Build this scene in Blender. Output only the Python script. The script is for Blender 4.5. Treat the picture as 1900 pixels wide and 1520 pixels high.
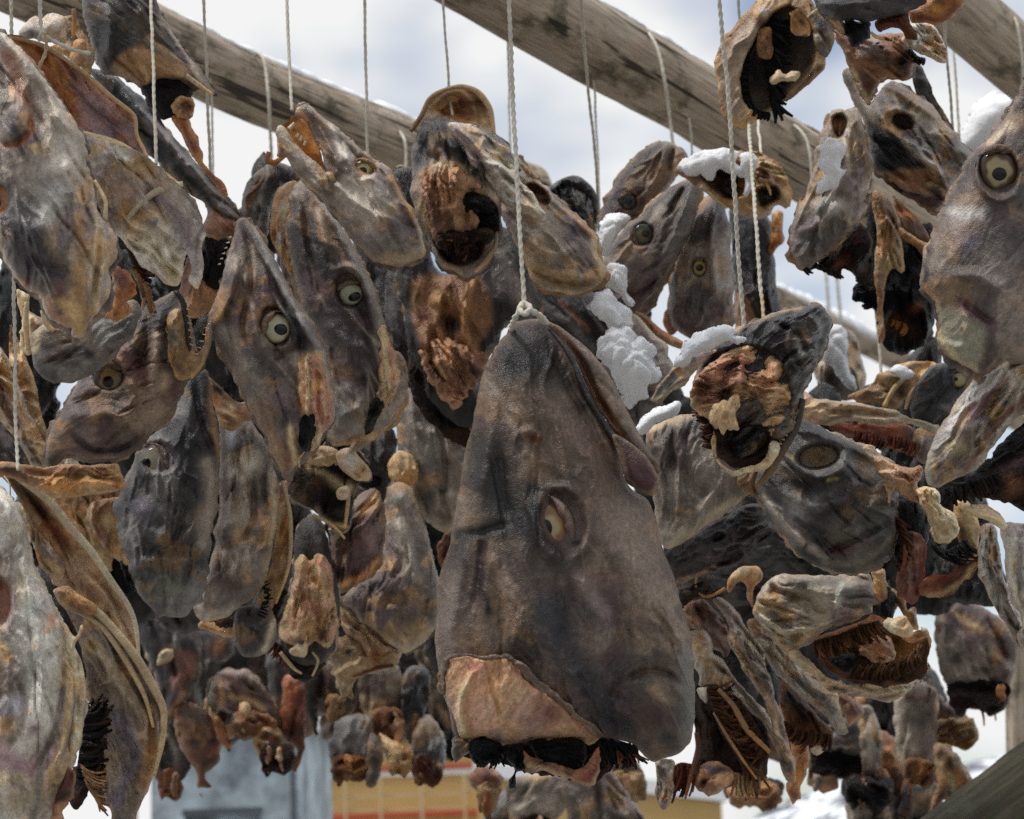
import bpy, math, random
import numpy as np
from math import radians, sin, cos, pi
from mathutils import Vector, Matrix

for _o in list(bpy.data.objects):
    bpy.data.objects.remove(_o)
SC = bpy.context.scene
COL = SC.collection

# ------------------------------------------------------------------ camera
PXW, PXH, FPX = 1900.0, 1520.0, 4000.0
PITCH, ROLL = radians(12.0), radians(2.2)
EYE = np.array([0.0, 0.0, 1.62])
FWD = np.array([0.0, cos(PITCH), sin(PITCH)])
_R0 = np.array([1.0, 0.0, 0.0]); _U0 = np.array([0.0, -sin(PITCH), cos(PITCH)])
RGT = cos(ROLL) * _R0 - sin(ROLL) * _U0
UPV = sin(ROLL) * _R0 + cos(ROLL) * _U0
cd = bpy.data.cameras.new('camera'); cam = bpy.data.objects.new('camera', cd); COL.objects.link(cam)
cd.sensor_width = 36.0; cd.lens = 36.0 * FPX / PXW
cd.clip_start = 0.05; cd.clip_end = 5000
cam.matrix_world = Matrix(((RGT[0], UPV[0], -FWD[0], EYE[0]), (RGT[1], UPV[1], -FWD[1], EYE[1]),
                           (RGT[2], UPV[2], -FWD[2], EYE[2]), (0, 0, 0, 1)))
cd.dof.use_dof = True; cd.dof.focus_distance = 1.93; cd.dof.aperture_fstop = 12.5
SC.camera = cam
SC.cycles.use_denoising = False

def at(px, py, d):
    """world point(s) at depth d (metres along the view axis) behind the photo point px,py"""
    px = np.asarray(px, float); py = np.asarray(py, float); d = np.asarray(d, float)
    a = ((px - PXW / 2) / FPX * d)[..., None] * RGT + ((PXH / 2 - py) / FPX * d)[..., None] * UPV + d[..., None] * FWD
    return EYE + a

# ------------------------------------------------------------------ sky, sun, exposure
SUN_EL, SUN_AZ = radians(64), radians(248)
wd = bpy.data.worlds.new('World'); SC.world = wd; wd.use_nodes = True
nt = wd.node_tree; nt.nodes.clear()
def N(t, **k):
    n = nt.nodes.new(t)
    for a, v in k.items(): setattr(n, a, v)
    return n
out = N('ShaderNodeOutputWorld'); bg = N('ShaderNodeBackground')
sky = N('ShaderNodeTexSky', sky_type='NISHITA', sun_disc=False, sun_elevation=SUN_EL, sun_rotation=SUN_AZ)
tc = N('ShaderNodeTexCoord')
mp = N('ShaderNodeMapping'); mp.inputs['Scale'].default_value = (2.6, 2.6, 4.2); mp.inputs['Location'].default_value = (0.35, 0.2, 0.5)
ns = N('ShaderNodeTexNoise'); ns.inputs['Scale'].default_value = 2.6; ns.inputs['Detail'].default_value = 3; ns.inputs['Roughness'].default_value = 0.45
rp = N('ShaderNodeValToRGB'); rp.color_ramp.elements[0].position = 0.37; rp.color_ramp.elements[0].color = (0.22, 0.22, 0.22, 1)
rp.color_ramp.elements[1].position = 0.545; rp.color_ramp.elements[1].color = (1, 1, 1, 1)
scl = N('ShaderNodeMix', data_type='RGBA', blend_type='MULTIPLY'); scl.inputs[0].default_value = 1.0
scl.inputs[7].default_value = (0.118, 0.128, 0.134, 1)
cl = N('ShaderNodeMix', data_type='RGBA')
cl.inputs[7].default_value = (0.90, 0.905, 0.90, 1)
L = nt.links.new
L(tc.outputs['Generated'], mp.inputs[0]); L(mp.outputs[0], ns.inputs[0]); L(ns.outputs[0], rp.inputs[0])
L(sky.outputs[0], scl.inputs[6]); L(scl.outputs[2], cl.inputs[6]); L(rp.outputs[0], cl.inputs[0])
sx = N('ShaderNodeSeparateXYZ'); L(tc.outputs['Generated'], sx.inputs[0])
gr = N('ShaderNodeMapRange'); gr.inputs[1].default_value = -0.6; gr.inputs[2].default_value = 0.75; gr.inputs[3].default_value = 0.62; gr.inputs[4].default_value = 1.0; L(sx.outputs[1], gr.inputs[0])
gz = N('ShaderNodeMapRange'); gz.inputs[1].default_value = 0.42; gz.inputs[2].default_value = 1.0; gz.inputs[3].default_value = 1.0; gz.inputs[4].default_value = 2.1; L(sx.outputs[2], gz.inputs[0])   # overcast: brightest overhead
gp = N('ShaderNodeMath', operation='MULTIPLY'); L(gr.outputs[0], gp.inputs[0]); L(gz.outputs[0], gp.inputs[1])
gm = N('ShaderNodeVectorMath', operation='SCALE'); L(cl.outputs[2], gm.inputs[0]); L(gp.outputs[0], gm.inputs['Scale'])   # unseen sky dimmed behind the viewer, added to deepen contrast on the heads
L(gm.outputs[0], bg.inputs[0]); bg.inputs[1].default_value = 1.0; L(bg.outputs[0], out.inputs[0])
sl = bpy.data.lights.new('sun', 'SUN'); sl.energy = 2.1; sl.angle = radians(10); sl.color = (1.0, 0.96, 0.9)
so = bpy.data.objects.new('sun', sl); COL.objects.link(so)
_sd = Vector((sin(SUN_AZ) * cos(SUN_EL), cos(SUN_AZ) * cos(SUN_EL), sin(SUN_EL)))
so.rotation_euler = _sd.to_track_quat('Z', 'Y').to_euler(); so.location = (-2, -3, 6)
vs = SC.view_settings
vs.view_transform = 'Standard'; vs.look = 'None'; vs.exposure = 0.0; vs.gamma = 1.0; vs.use_curve_mapping = False

# ------------------------------------------------------------------ materials
GAIN = 1.3
def lin(c, g=GAIN):
    c = np.asarray(c, float) / 255.0
    l = np.where(c <= 0.04045, c / 12.92, ((c + 0.055) / 1.055) ** 2.4)
    l = np.array([l[..., 0], l[..., 1] + 0.55 * np.maximum(0, np.minimum(l[..., 0], l[..., 2]) - l[..., 1]), l[..., 2]]).T if l.ndim == 1 else l
    l = l * 1.0 - 0.0 * (l @ np.array([0.3, 0.59, 0.11]))
    if g == GAIN:      # soft daylight look -> surface reflectance, hue kept
        y = np.maximum(l @ np.array([0.3, 0.59, 0.11]), 1e-4); f_ = 3.7 * y**1.42 / (1 + 0.75 * y**1.2)
        l = l * (f_ / y); return np.clip(l * min(1.0, 0.8 / l.max()), 0.003, 0.8)
    return np.clip(l * g, 0.003, 0.86)

def newmat(name):
    m = bpy.data.materials.new(name); m.use_nodes = True
    t = m.node_tree; b = t.nodes['Principled BSDF']
    return m, t, b
def mk(t, typ, **k):
    n = t.nodes.new(typ)
    for a, v in k.items(): setattr(n, a, v)
    return n

def tissue(name, rough=0.5, spec=0.35, cell=900.0, cellb=0.25, fib=1.0, speck=0.35, coat=0.0, bumpd=0.0012):
    """dried skin / flesh: pigment comes from the mesh, grain, pores, fibres and sheen are procedural"""
    m, t, b = newmat(name); K = t.links.new
    at_ = mk(t, 'ShaderNodeAttribute', attribute_name='Col')
    tcx = mk(t, 'ShaderNodeTexCoord'); oi = mk(t, 'ShaderNodeObjectInfo')
    off = mk(t, 'ShaderNodeVectorMath', operation='SCALE'); off.inputs[0].default_value = (13.7, 7.3, 5.1)
    K(oi.outputs['Random'], off.inputs['Scale'])
    add = mk(t, 'ShaderNodeVectorMath', operation='ADD'); K(tcx.outputs['Object'], add.inputs[0]); K(off.outputs[0], add.inputs[1])
    def noise(s, det, ro=0.6):
        n = mk(t, 'ShaderNodeTexNoise'); n.inputs['Scale'].default_value = s; n.inputs['Detail'].default_value = det
        n.inputs['Roughness'].default_value = ro; K(add.outputs[0], n.inputs['Vector']); return n
    af = mk(t, 'ShaderNodeAttribute', attribute_name='Fib')
    nf = mk(t, 'ShaderNodeTexNoise'); nf.inputs['Scale'].default_value = 330; nf.inputs['Detail'].default_value = 5; nf.inputs['Roughness'].default_value = 0.66; K(af.outputs['Vector'], nf.inputs['Vector'])
    n1 = noise(38, 6, 0.68); n2 = noise(230, 4, 0.7); n3 = noise(900, 2, 0.6)
    def mr(src, a, b_, lo=0.3, hi=0.7):
        r = mk(t, 'ShaderNodeMapRange'); r.inputs[1].default_value = lo; r.inputs[2].default_value = hi
        r.inputs[3].default_value = a; r.inputs[4].default_value = b_; K(src, r.inputs[0]); return r
    m1 = mr(n1.outputs[0], 0.74, 1.24); m2 = mr(n2.outputs[0], 0.78, 1.22); m3 = mr(n3.outputs[0], 0.84, 1.16)
    vm = mk(t, 'ShaderNodeMath', operation='MULTIPLY'); K(m1.outputs[0], vm.inputs[0]); K(m2.outputs[0], vm.inputs[1])
    mf = mr(nf.outputs[0], 0.84, 1.16); vm2 = mk(t, 'ShaderNodeMath', operation='MULTIPLY'); K(vm.outputs[0], vm2.inputs[0]); K(mf.outputs[0], vm2.inputs[1])
    vm3 = mk(t, 'ShaderNodeMath', operation='MULTIPLY'); K(vm2.outputs[0], vm3.inputs[0]); K(m3.outputs[0], vm3.inputs[1])
    mul = mk(t, 'ShaderNodeVectorMath', operation='SCALE'); K(at_.outputs['Color'], mul.inputs[0]); K(vm3.outputs[0], mul.inputs['Scale'])
    # pale salt bloom and dark pores
    bl = mk(t, 'ShaderNodeMapRange'); bl.inputs[1].default_value = 0.60; bl.inputs[2].default_value = 0.74; bl.inputs[3].default_value = 0; bl.inputs[4].default_value = speck * 0.55
    K(n2.outputs[0], bl.inputs[0])
    mx = mk(t, 'ShaderNodeMix', data_type='RGBA'); mx.inputs[7].default_value = (0.42, 0.39, 0.37, 1); K(bl.outputs[0], mx.inputs[0]); K(mul.outputs[0], mx.inputs[6])
    po = mk(t, 'ShaderNodeMapRange'); po.inputs[1].default_value = 0.30; po.inputs[2].default_value = 0.40; po.inputs[3].default_value = speck * 1.2; po.inputs[4].default_value = 0
    K(n3.outputs[0], po.inputs[0])
    mx2 = mk(t, 'ShaderNodeMix', data_type='RGBA'); mx2.inputs[7].default_value = (0.035, 0.026, 0.024, 1); K(po.outputs[0], mx2.inputs[0]); K(mx.outputs[2], mx2.inputs[6])
    K(mx2.outputs[2], b.inputs['Base Color'])
    rr = mr(n1.outputs[0], rough - 0.13, rough + 0.15); K(rr.outputs[0], b.inputs['Roughness'])
    b.inputs['Specular IOR Level'].default_value = spec
    b.inputs['Coat Weight'].default_value = coat; b.inputs['Coat Roughness'].default_value = 0.25
    vo = mk(t, 'ShaderNodeTexVoronoi'); vo.inputs['Scale'].default_value = cell; K(add.outputs[0], vo.inputs['Vector'])
    h1 = mk(t, 'ShaderNodeMath', operation='MULTIPLY'); h1.inputs[1].default_value = cellb; K(vo.outputs['Distance'], h1.inputs[0])
    h2 = mk(t, 'ShaderNodeMath', operation='MULTIPLY'); h2.inputs[1].default_value = fib; K(n2.outputs[0], h2.inputs[0])
    h5 = mk(t, 'ShaderNodeMath', operation='MULTIPLY_ADD'); h5.inputs[1].default_value = fib * 1.0; K(nf.outputs[0], h5.inputs[0]); K(h2.outputs[0], h5.inputs[2])
    h3 = mk(t, 'ShaderNodeMath', operation='MULTIPLY_ADD'); h3.inputs[1].default_value = 0.9; K(n1.outputs[0], h3.inputs[0]); K(h1.outputs[0], h3.inputs[2])
    h6 = mk(t, 'ShaderNodeMath', operation='MULTIPLY_ADD'); h6.inputs[1].default_value = 0.3; K(n3.outputs[0], h6.inputs[0]); K(h5.outputs[0], h6.inputs[2])
    h4 = mk(t, 'ShaderNodeMath', operation='ADD'); K(h6.outputs[0], h4.inputs[0]); K(h3.outputs[0], h4.inputs[1])
    bp = mk(t, 'ShaderNodeBump'); bp.inputs['Strength'].default_value = 1.0; bp.inputs['Distance'].default_value = bumpd
    K(h4.outputs[0], bp.inputs['Height']); K(bp.outputs[0], b.inputs['Normal'])
    return m

M = {}
M['skin'] = tissue('dried_fish_skin', rough=0.36, spec=0.45, cell=780, cellb=0.35)
M['pale'] = tissue('pale_dried_skin', rough=0.32, spec=0.5, cell=600, cellb=0.15, speck=0.22)
M['flesh'] = tissue('dried_flesh', rough=0.40, spec=0.5, cell=300, cellb=0.3, fib=1.6, speck=0.15, coat=0.12)
M['gut'] = tissue('dried_membrane', rough=0.42, spec=0.22, cell=260, cellb=0.7, fib=1.8, speck=0.05, coat=0.0, bumpd=0.003)
M['bone'] = tissue('fish_bone', rough=0.45, spec=0.4, cell=400, cellb=0.1, fib=0.8, speck=0.12)
def eye_mat():
    m, t, b = newmat('fish_eye'); K = t.links.new
    a = mk(t, 'ShaderNodeAttribute', attribute_name='Col')
    n = mk(t, 'ShaderNodeTexNoise'); n.inputs['Scale'].default_value = 500; n.inputs['Detail'].default_value = 3
    r = mk(t, 'ShaderNodeMapRange'); r.inputs[3].default_value = 0.45; r.inputs[4].default_value = 1.25; K(n.outputs[0], r.inputs[0])
    s = mk(t, 'ShaderNodeVectorMath', operation='SCALE'); K(a.outputs['Color'], s.inputs[0]); K(r.outputs[0], s.inputs['Scale'])
    K(s.outputs[0], b.inputs['Base Color']); b.inputs['Roughness'].default_value = 0.16; b.inputs['Specular IOR Level'].default_value = 0.5
    return m
M['eye'] = eye_mat()
def snow_mat():
    m, t, b = newmat('snow'); K = t.links.new
    tcx = mk(t, 'ShaderNodeTexCoord')
    n = mk(t, 'ShaderNodeTexNoise'); n.inputs['Scale'].default_value = 160; n.inputs['Detail'].default_value = 5; n.inputs['Roughness'].default_value = 0.75
    v = mk(t, 'ShaderNodeTexVoronoi'); v.inputs['Scale'].default_value = 420
    K(tcx.outputs['Object'], n.inputs['Vector']); K(tcx.outputs['Object'], v.inputs['Vector'])
    ad = mk(t, 'ShaderNodeMath', operation='MULTIPLY_ADD'); ad.inputs[1].default_value = 0.35; K(v.outputs[0], ad.inputs[0]); K(n.outputs[0], ad.inputs[2])
    bp = mk(t, 'ShaderNodeBump'); bp.inputs['Distance'].default_value = 0.0016; bp.inputs['Strength'].default_value = 0.7
    K(ad.outputs[0], bp.inputs['Height']); K(bp.outputs[0], b.inputs['Normal'])
    b.inputs['Base Color'].default_value = (0.93, 0.94, 0.96, 1); b.inputs['Roughness'].default_value = 0.65
    b.inputs['Subsurface Weight'].default_value = 0.0; b.inputs['Subsurface Radius'].default_value = (0.01, 0.01, 0.012); b.inputs['Subsurface Scale'].default_value = 0.5
    return m
M['snow'] = snow_mat()
def simple(name, c, rough=0.7, ns=60, var=0.25, bump=0.0, scale=(1, 1, 1), g=1.0):
    m, t, b = newmat(name); K = t.links.new
    tcx = mk(t, 'ShaderNodeTexCoord'); mpn = mk(t, 'ShaderNodeMapping'); mpn.inputs['Scale'].default_value = scale
    K(tcx.outputs['Object'], mpn.inputs[0])
    n = mk(t, 'ShaderNodeTexNoise'); n.inputs['Scale'].default_value = ns; n.inputs['Detail'].default_value = 6; n.inputs['Roughness'].default_value = 0.65
    K(mpn.outputs[0], n.inputs['Vector'])
    r = mk(t, 'ShaderNodeMapRange'); r.inputs[1].default_value = 0.3; r.inputs[2].default_value = 0.7; r.inputs[3].default_value = 1 - var; r.inputs[4].default_value = 1 + var; K(n.outputs[0], r.inputs[0])
    s = mk(t, 'ShaderNodeVectorMath', operation='SCALE'); s.inputs[0].default_value = tuple(lin(c, g)); K(r.outputs[0], s.inputs['Scale'])
    K(s.outputs[0], b.inputs['Base Color']); b.inputs['Roughness'].default_value = rough
    if bump:
        bp = mk(t, 'ShaderNodeBump'); bp.inputs['Distance'].default_value = bump; K(n.outputs[0], bp.inputs['Height']); K(bp.outputs[0], b.inputs['Normal'])
    return m
M['cord'] = simple('white_twine', (206, 199, 184), 0.85, 45, 0.22, 0.0006, g=1.0)
M['oldcord'] = simple('stained_twine', (196, 172, 138), 0.8, 400, 0.25, 0.0006, g=1.0)
def wood_mat():
    m, t, b = newmat('weathered_wood'); K = t.links.new
    tcx = mk(t, 'ShaderNodeTexCoord'); oi = mk(t, 'ShaderNodeObjectInfo')
    off = mk(t, 'ShaderNodeVectorMath', operation='SCALE'); off.inputs[0].default_value = (9, 3, 5); K(oi.outputs['Random'], off.inputs['Scale'])
    ad = mk(t, 'ShaderNodeVectorMath', operation='ADD'); K(tcx.outputs['Object'], ad.inputs[0]); K(off.outputs[0], ad.inputs[1])
    def mapped(sc, s, d, ro=0.65):
        mpn = mk(t, 'ShaderNodeMapping'); mpn.inputs['Scale'].default_value = sc; K(ad.outputs[0], mpn.inputs[0])
        n = mk(t, 'ShaderNodeTexNoise'); n.inputs['Scale'].default_value = s; n.inputs['Detail'].default_value = d; n.inputs['Roughness'].default_value = ro
        K(mpn.outputs[0], n.inputs['Vector']); return n
    g = mapped((0.045, 1, 1), 210, 6, 0.7); g2 = mapped((0.10, 1, 1), 38, 4); st = mapped((0.7, 1, 1), 19, 6, 0.7)
    rp = mk(t, 'ShaderNodeValToRGB'); e = rp.color_ramp.elements
    e[0].position = 0.32; e[0].color = (0.13, 0.10, 0.075, 1); e[1].position = 0.66; e[1].color = (0.74, 0.64, 0.51, 1)
    k = e.new(0.5); k.color = (0.50, 0.40, 0.30, 1)
    mxg = mk(t, 'ShaderNodeMix', data_type='FLOAT'); mxg.inputs[0].default_value = 0.45; K(g.outputs[0], mxg.inputs[2]); K(g2.outputs[0], mxg.inputs[3])
    K(mxg.outputs[0], rp.inputs[0])
    # grey-green lichen and dark stains
    rs = mk(t, 'ShaderNodeMapRange'); rs.inputs[1].default_value = 0.52; rs.inputs[2].default_value = 0.64; rs.inputs[3].default_value = 0; rs.inputs[4].default_value = 0.75; K(st.outputs[0], rs.inputs[0])
    mx = mk(t, 'ShaderNodeMix', data_type='RGBA'); mx.inputs[7].default_value = (0.075, 0.072, 0.048, 1); K(rs.outputs[0], mx.inputs[0]); K(rp.outputs[0], mx.inputs[6])
    rs2 = mk(t, 'ShaderNodeMapRange'); rs2.inputs[1].default_value = 0.44; rs2.inputs[2].default_value = 0.34; rs2.inputs[3].default_value = 0; rs2.inputs[4].default_value = 0.6; K(st.outputs[0], rs2.inputs[0])
    mx2 = mk(t, 'ShaderNodeMix', data_type='RGBA'); mx2.inputs[7].default_value = (0.40, 0.39, 0.36, 1); K(rs2.outputs[0], mx2.inputs[0]); K(mx.outputs[2], mx2.inputs[6])
    ck = mapped((0.03, 1, 1), 95, 3, 0.5); cr_ = mk(t, 'ShaderNodeMapRange'); cr_.inputs[1].default_value = 0.40; cr_.inputs[2].default_value = 0.36; cr_.inputs[3].default_value = 0; cr_.inputs[4].default_value = 0.85; K(ck.outputs[0], cr_.inputs[0])
    mx3 = mk(t, 'ShaderNodeMix', data_type='RGBA'); mx3.inputs[7].default_value = (0.03, 0.024, 0.02, 1); K(cr_.outputs[0], mx3.inputs[0]); K(mx2.outputs[2], mx3.inputs[6])
    K(mx3.outputs[2], b.inputs['Base Color']); b.inputs['Roughness'].default_value = 0.8; b.inputs['Specular IOR Level'].default_value = 0.2
    bp = mk(t, 'ShaderNodeBump'); bp.inputs['Distance'].default_value = 0.0022; K(mxg.outputs[0], bp.inputs['Height']); K(bp.outputs[0], b.inputs['Normal'])
    return m
M['wood'] = wood_mat()

# ------------------------------------------------------------------ numpy noise
_T = {}
def vnoise(x, y, seed=0):
    seed = seed % 61
    if seed not in _T: _T[seed] = np.random.RandomState(seed + 11).rand(128, 128)
    T = _T[seed]; xi = np.floor(x).astype(int); yi = np.floor(y).astype(int); fx = x - xi; fy = y - yi
    fx = fx * fx * (3 - 2 * fx); fy = fy * fy * (3 - 2 * fy)
    a = T[xi % 128, yi % 128]; b = T[(xi + 1) % 128, yi % 128]; c = T[xi % 128, (yi + 1) % 128]; d = T[(xi + 1) % 128, (yi + 1) % 128]
    return (a * (1 - fx) + b * fx) * (1 - fy) + (c * (1 - fx) + d * fx) * fy
def fbm(x, y, seed=0, o=4):
    s = 0; a = 0.5; t = 0
    for i in range(o):
        s = s + a * vnoise(x, y, seed + i * 7); t += a; a *= 0.5; x = x * 2.03 + 3.1; y = y * 2.03 + 1.7
    return s / t
def sstep(a, b, x):
    t = np.clip((x - a) / (b - a + 1e-9), 0, 1); return t * t * (3 - 2 * t)

def spline(pts, step=5.0, closed=True):
    """Catmull-Rom through the points; a point with a third value 1 is a sharp corner"""
    P = np.array([(p[0], p[1]) for p in pts], float); n = len(P)
    C = [len(p) > 2 and p[2] for p in pts]
    out = []
    for i in range(n if closed else n - 1):
        p1 = P[i]; p2 = P[(i + 1) % n]
        p0 = P[(i - 1) % n] if closed or i > 0 else 2 * p1 - p2
        p3 = P[(i + 2) % n] if closed or i + 2 < n else 2 * p2 - p1
        if C[i]: p0 = 2 * p1 - p2
        if C[(i + 1) % n]: p3 = 2 * p2 - p1
        k = max(1, int(np.hypot(*(p2 - p1)) / step))
        m1 = (p2 - p0) * 0.42; m2 = (p3 - p1) * 0.42
        dl = np.hypot(*(p2 - p1))
        for m_ in (m1, m2):
            l = np.hypot(*m_)
            if l > dl * 1.1: m_ *= dl * 1.1 / l
        t = np.arange(k)[:, None] / k
        out.append((2 * t**3 - 3 * t**2 + 1) * p1 + (t**3 - 2 * t**2 + t) * m1 + (-2 * t**3 + 3 * t**2) * p2 + (t**3 - t**2) * m2)
    if not closed: out.append(P[-1:])
    return np.concatenate(out)

def segdist(x, y, poly, closed=True):
    """distance and nearest point to a polyline"""
    A = poly if closed else poly[:-1]; B = np.roll(poly, -1, 0) if closed else poly[1:]
    D = B - A; LL = (D**2).sum(1) + 1e-9
    best = np.full(x.shape, 1e18); nx = np.zeros_like(x); ny = np.zeros_like(x); tt = np.zeros_like(x)
    cum = np.concatenate([[0], np.cumsum(np.sqrt(LL))]); tot = cum[-1]
    for i in range(len(A)):
        t = np.clip(((x - A[i, 0]) * D[i, 0] + (y - A[i, 1]) * D[i, 1]) / LL[i], 0, 1)
        qx = A[i, 0] + t * D[i, 0]; qy = A[i, 1] + t * D[i, 1]
        dd = (x - qx)**2 + (y - qy)**2
        m = dd < best
        best = np.where(m, dd, best); nx = np.where(m, qx, nx); ny = np.where(m, qy, ny); tt = np.where(m, (cum[i] + t * np.sqrt(LL[i])) / tot, tt)
    return np.sqrt(best), nx, ny, tt
def inpoly(x, y, poly):
    r = np.zeros(x.shape, bool); x1, y1 = poly[-1]
    for x2, y2 in poly:
        if y1 != y2:
            r ^= ((y1 > y) != (y2 > y)) & (x < (x2 - x1) * (y - y1) / (y2 - y1) + x1)
        x1, y1 = x2, y2
    return r

def poisson(m):
    if min(m.shape) <= 14:
        f = np.zeros(m.shape); it = 60
    else:
        mc = m[::2, ::2]; fc = poisson(mc) * 4
        f = np.repeat(np.repeat(fc, 2, 0), 2, 1)[:m.shape[0], :m.shape[1]]; it = 34
    f = np.pad(f, 1); mm = np.pad(m, 1)[1:-1, 1:-1].astype(float)
    for _ in range(it):
        f[1:-1, 1:-1] = (f[:-2, 1:-1] + f[2:, 1:-1] + f[1:-1, :-2] + f[1:-1, 2:] + 1) * 0.25 * mm
    return f[1:-1, 1:-1]

# ------------------------------------------------------------------ pigments (as they look in soft daylight)
PAL = {
 'grey':  [(94, 82, 76), (56, 50, 50), (142, 129, 116), (102, 80, 84), (146, 112, 78)],
 'brown': [(96, 80, 70), (58, 48, 45), (132, 114, 98), (100, 74, 74), (130, 102, 76)],
 'pale':  [(152, 141, 128), (112, 97, 88), (194, 187, 176), (146, 128, 132), (192, 156, 106)],
 'mid':   [(122, 111, 101), (84, 74, 69), (160, 149, 136), (120, 100, 104), (174, 138, 92)],
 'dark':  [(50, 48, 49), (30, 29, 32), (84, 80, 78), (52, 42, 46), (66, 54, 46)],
 'slate': [(70, 68, 69), (44, 44, 48), (112, 108, 105), (78, 66, 68), (122, 96, 66)],
 'flesh': [(176, 138, 106), (134, 90, 66), (206, 174, 138), (180, 128, 110), (190, 150, 100)],
 'meat':  [(120, 82, 60), (74, 46, 36), (168, 128, 94), (112, 62, 54), (150, 104, 66)],
 'cav':   [(34, 27, 26), (17, 15, 17), (64, 44, 34), (46, 24, 22), (76, 50, 32)],
 'black': [(24, 25, 29), (12, 13, 17), (42, 43, 48), (30, 22, 24), (40, 30, 26)],
 'gill':  [(78, 48, 30), (40, 25, 19), (124, 82, 48), (86, 40, 28), (110, 70, 36)],
 'bone':  [(206, 186, 152), (168, 138, 102), (226, 212, 184), (196, 164, 140), (196, 160, 108)],
 'horn':  [(138, 108, 74), (92, 64, 42), (178, 150, 112), (130, 84, 64), (168, 118, 66)],
 'amber': [(146, 90, 44), (94, 52, 28), (184, 130, 76), (134, 66, 38), (170, 110, 50)],
 'red':   [(98, 46, 32), (58, 28, 24), (140, 82, 52), (92, 34, 30), (130, 70, 38)],
}

def set_col(me, cols):
    a = me.color_attributes.new('Col', 'FLOAT_COLOR', 'POINT')
    c = np.ones((len(cols), 4), np.float32); c[:, :3] = cols
    a.data.foreach_set('color', c.ravel())

def new_obj(name, verts, faces, mat, parent=None, cols=None, origin=None, smooth=True):
    """one mesh object; verts are world points, origin its base point"""
    V = np.asarray(verts, float)
    o0 = V.mean(0) if origin is None else np.asarray(origin, float)
    me = bpy.data.meshes.new(name)
    if isinstance(faces, tuple):            # (quads, tris) index arrays
        q, t = faces
        loops = np.concatenate([q.ravel(), t.ravel()]); tot = np.concatenate([np.full(len(q), 4), np.full(len(t), 3)])
        me.vertices.add(len(V)); me.vertices.foreach_set('co', (V - o0).astype(np.float32).ravel())
        me.loops.add(len(loops)); me.loops.foreach_set('vertex_index', loops.astype(np.int32))
        me.polygons.add(len(tot)); st = np.concatenate([[0], np.cumsum(tot)[:-1]])
        me.polygons.foreach_set('loop_start', st.astype(np.int32))
        me.update(calc_edges=True); me.validate()
    else:
        me.from_pydata([tuple(v) for v in (V - o0)], [], [tuple(f) for f in faces]); me.update()
    if smooth: me.polygons.foreach_set('use_smooth', np.ones(len(me.polygons), bool))
    if cols is not None and len(cols) == len(me.vertices): set_col(me, cols)
    me.materials.append(M[mat])
    ob = bpy.data.objects.new(name, me); COL.objects.link(ob)
    if parent is not None:
        ob.parent = parent; ob.location = Vector(o0) - wloc(parent)
    else: ob.location = Vector(o0)
    return ob
def wloc(o):
    v = Vector(o.location)
    while o.parent is not None: o = o.parent; v = v + Vector(o.location)
    return v
def tag(o, label=None, cat=None, group=None, kind=None):
    if label: o['label'] = label
    if cat: o['category'] = cat
    if group: o['group'] = group
    if kind: o['kind'] = kind
    return o

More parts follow.
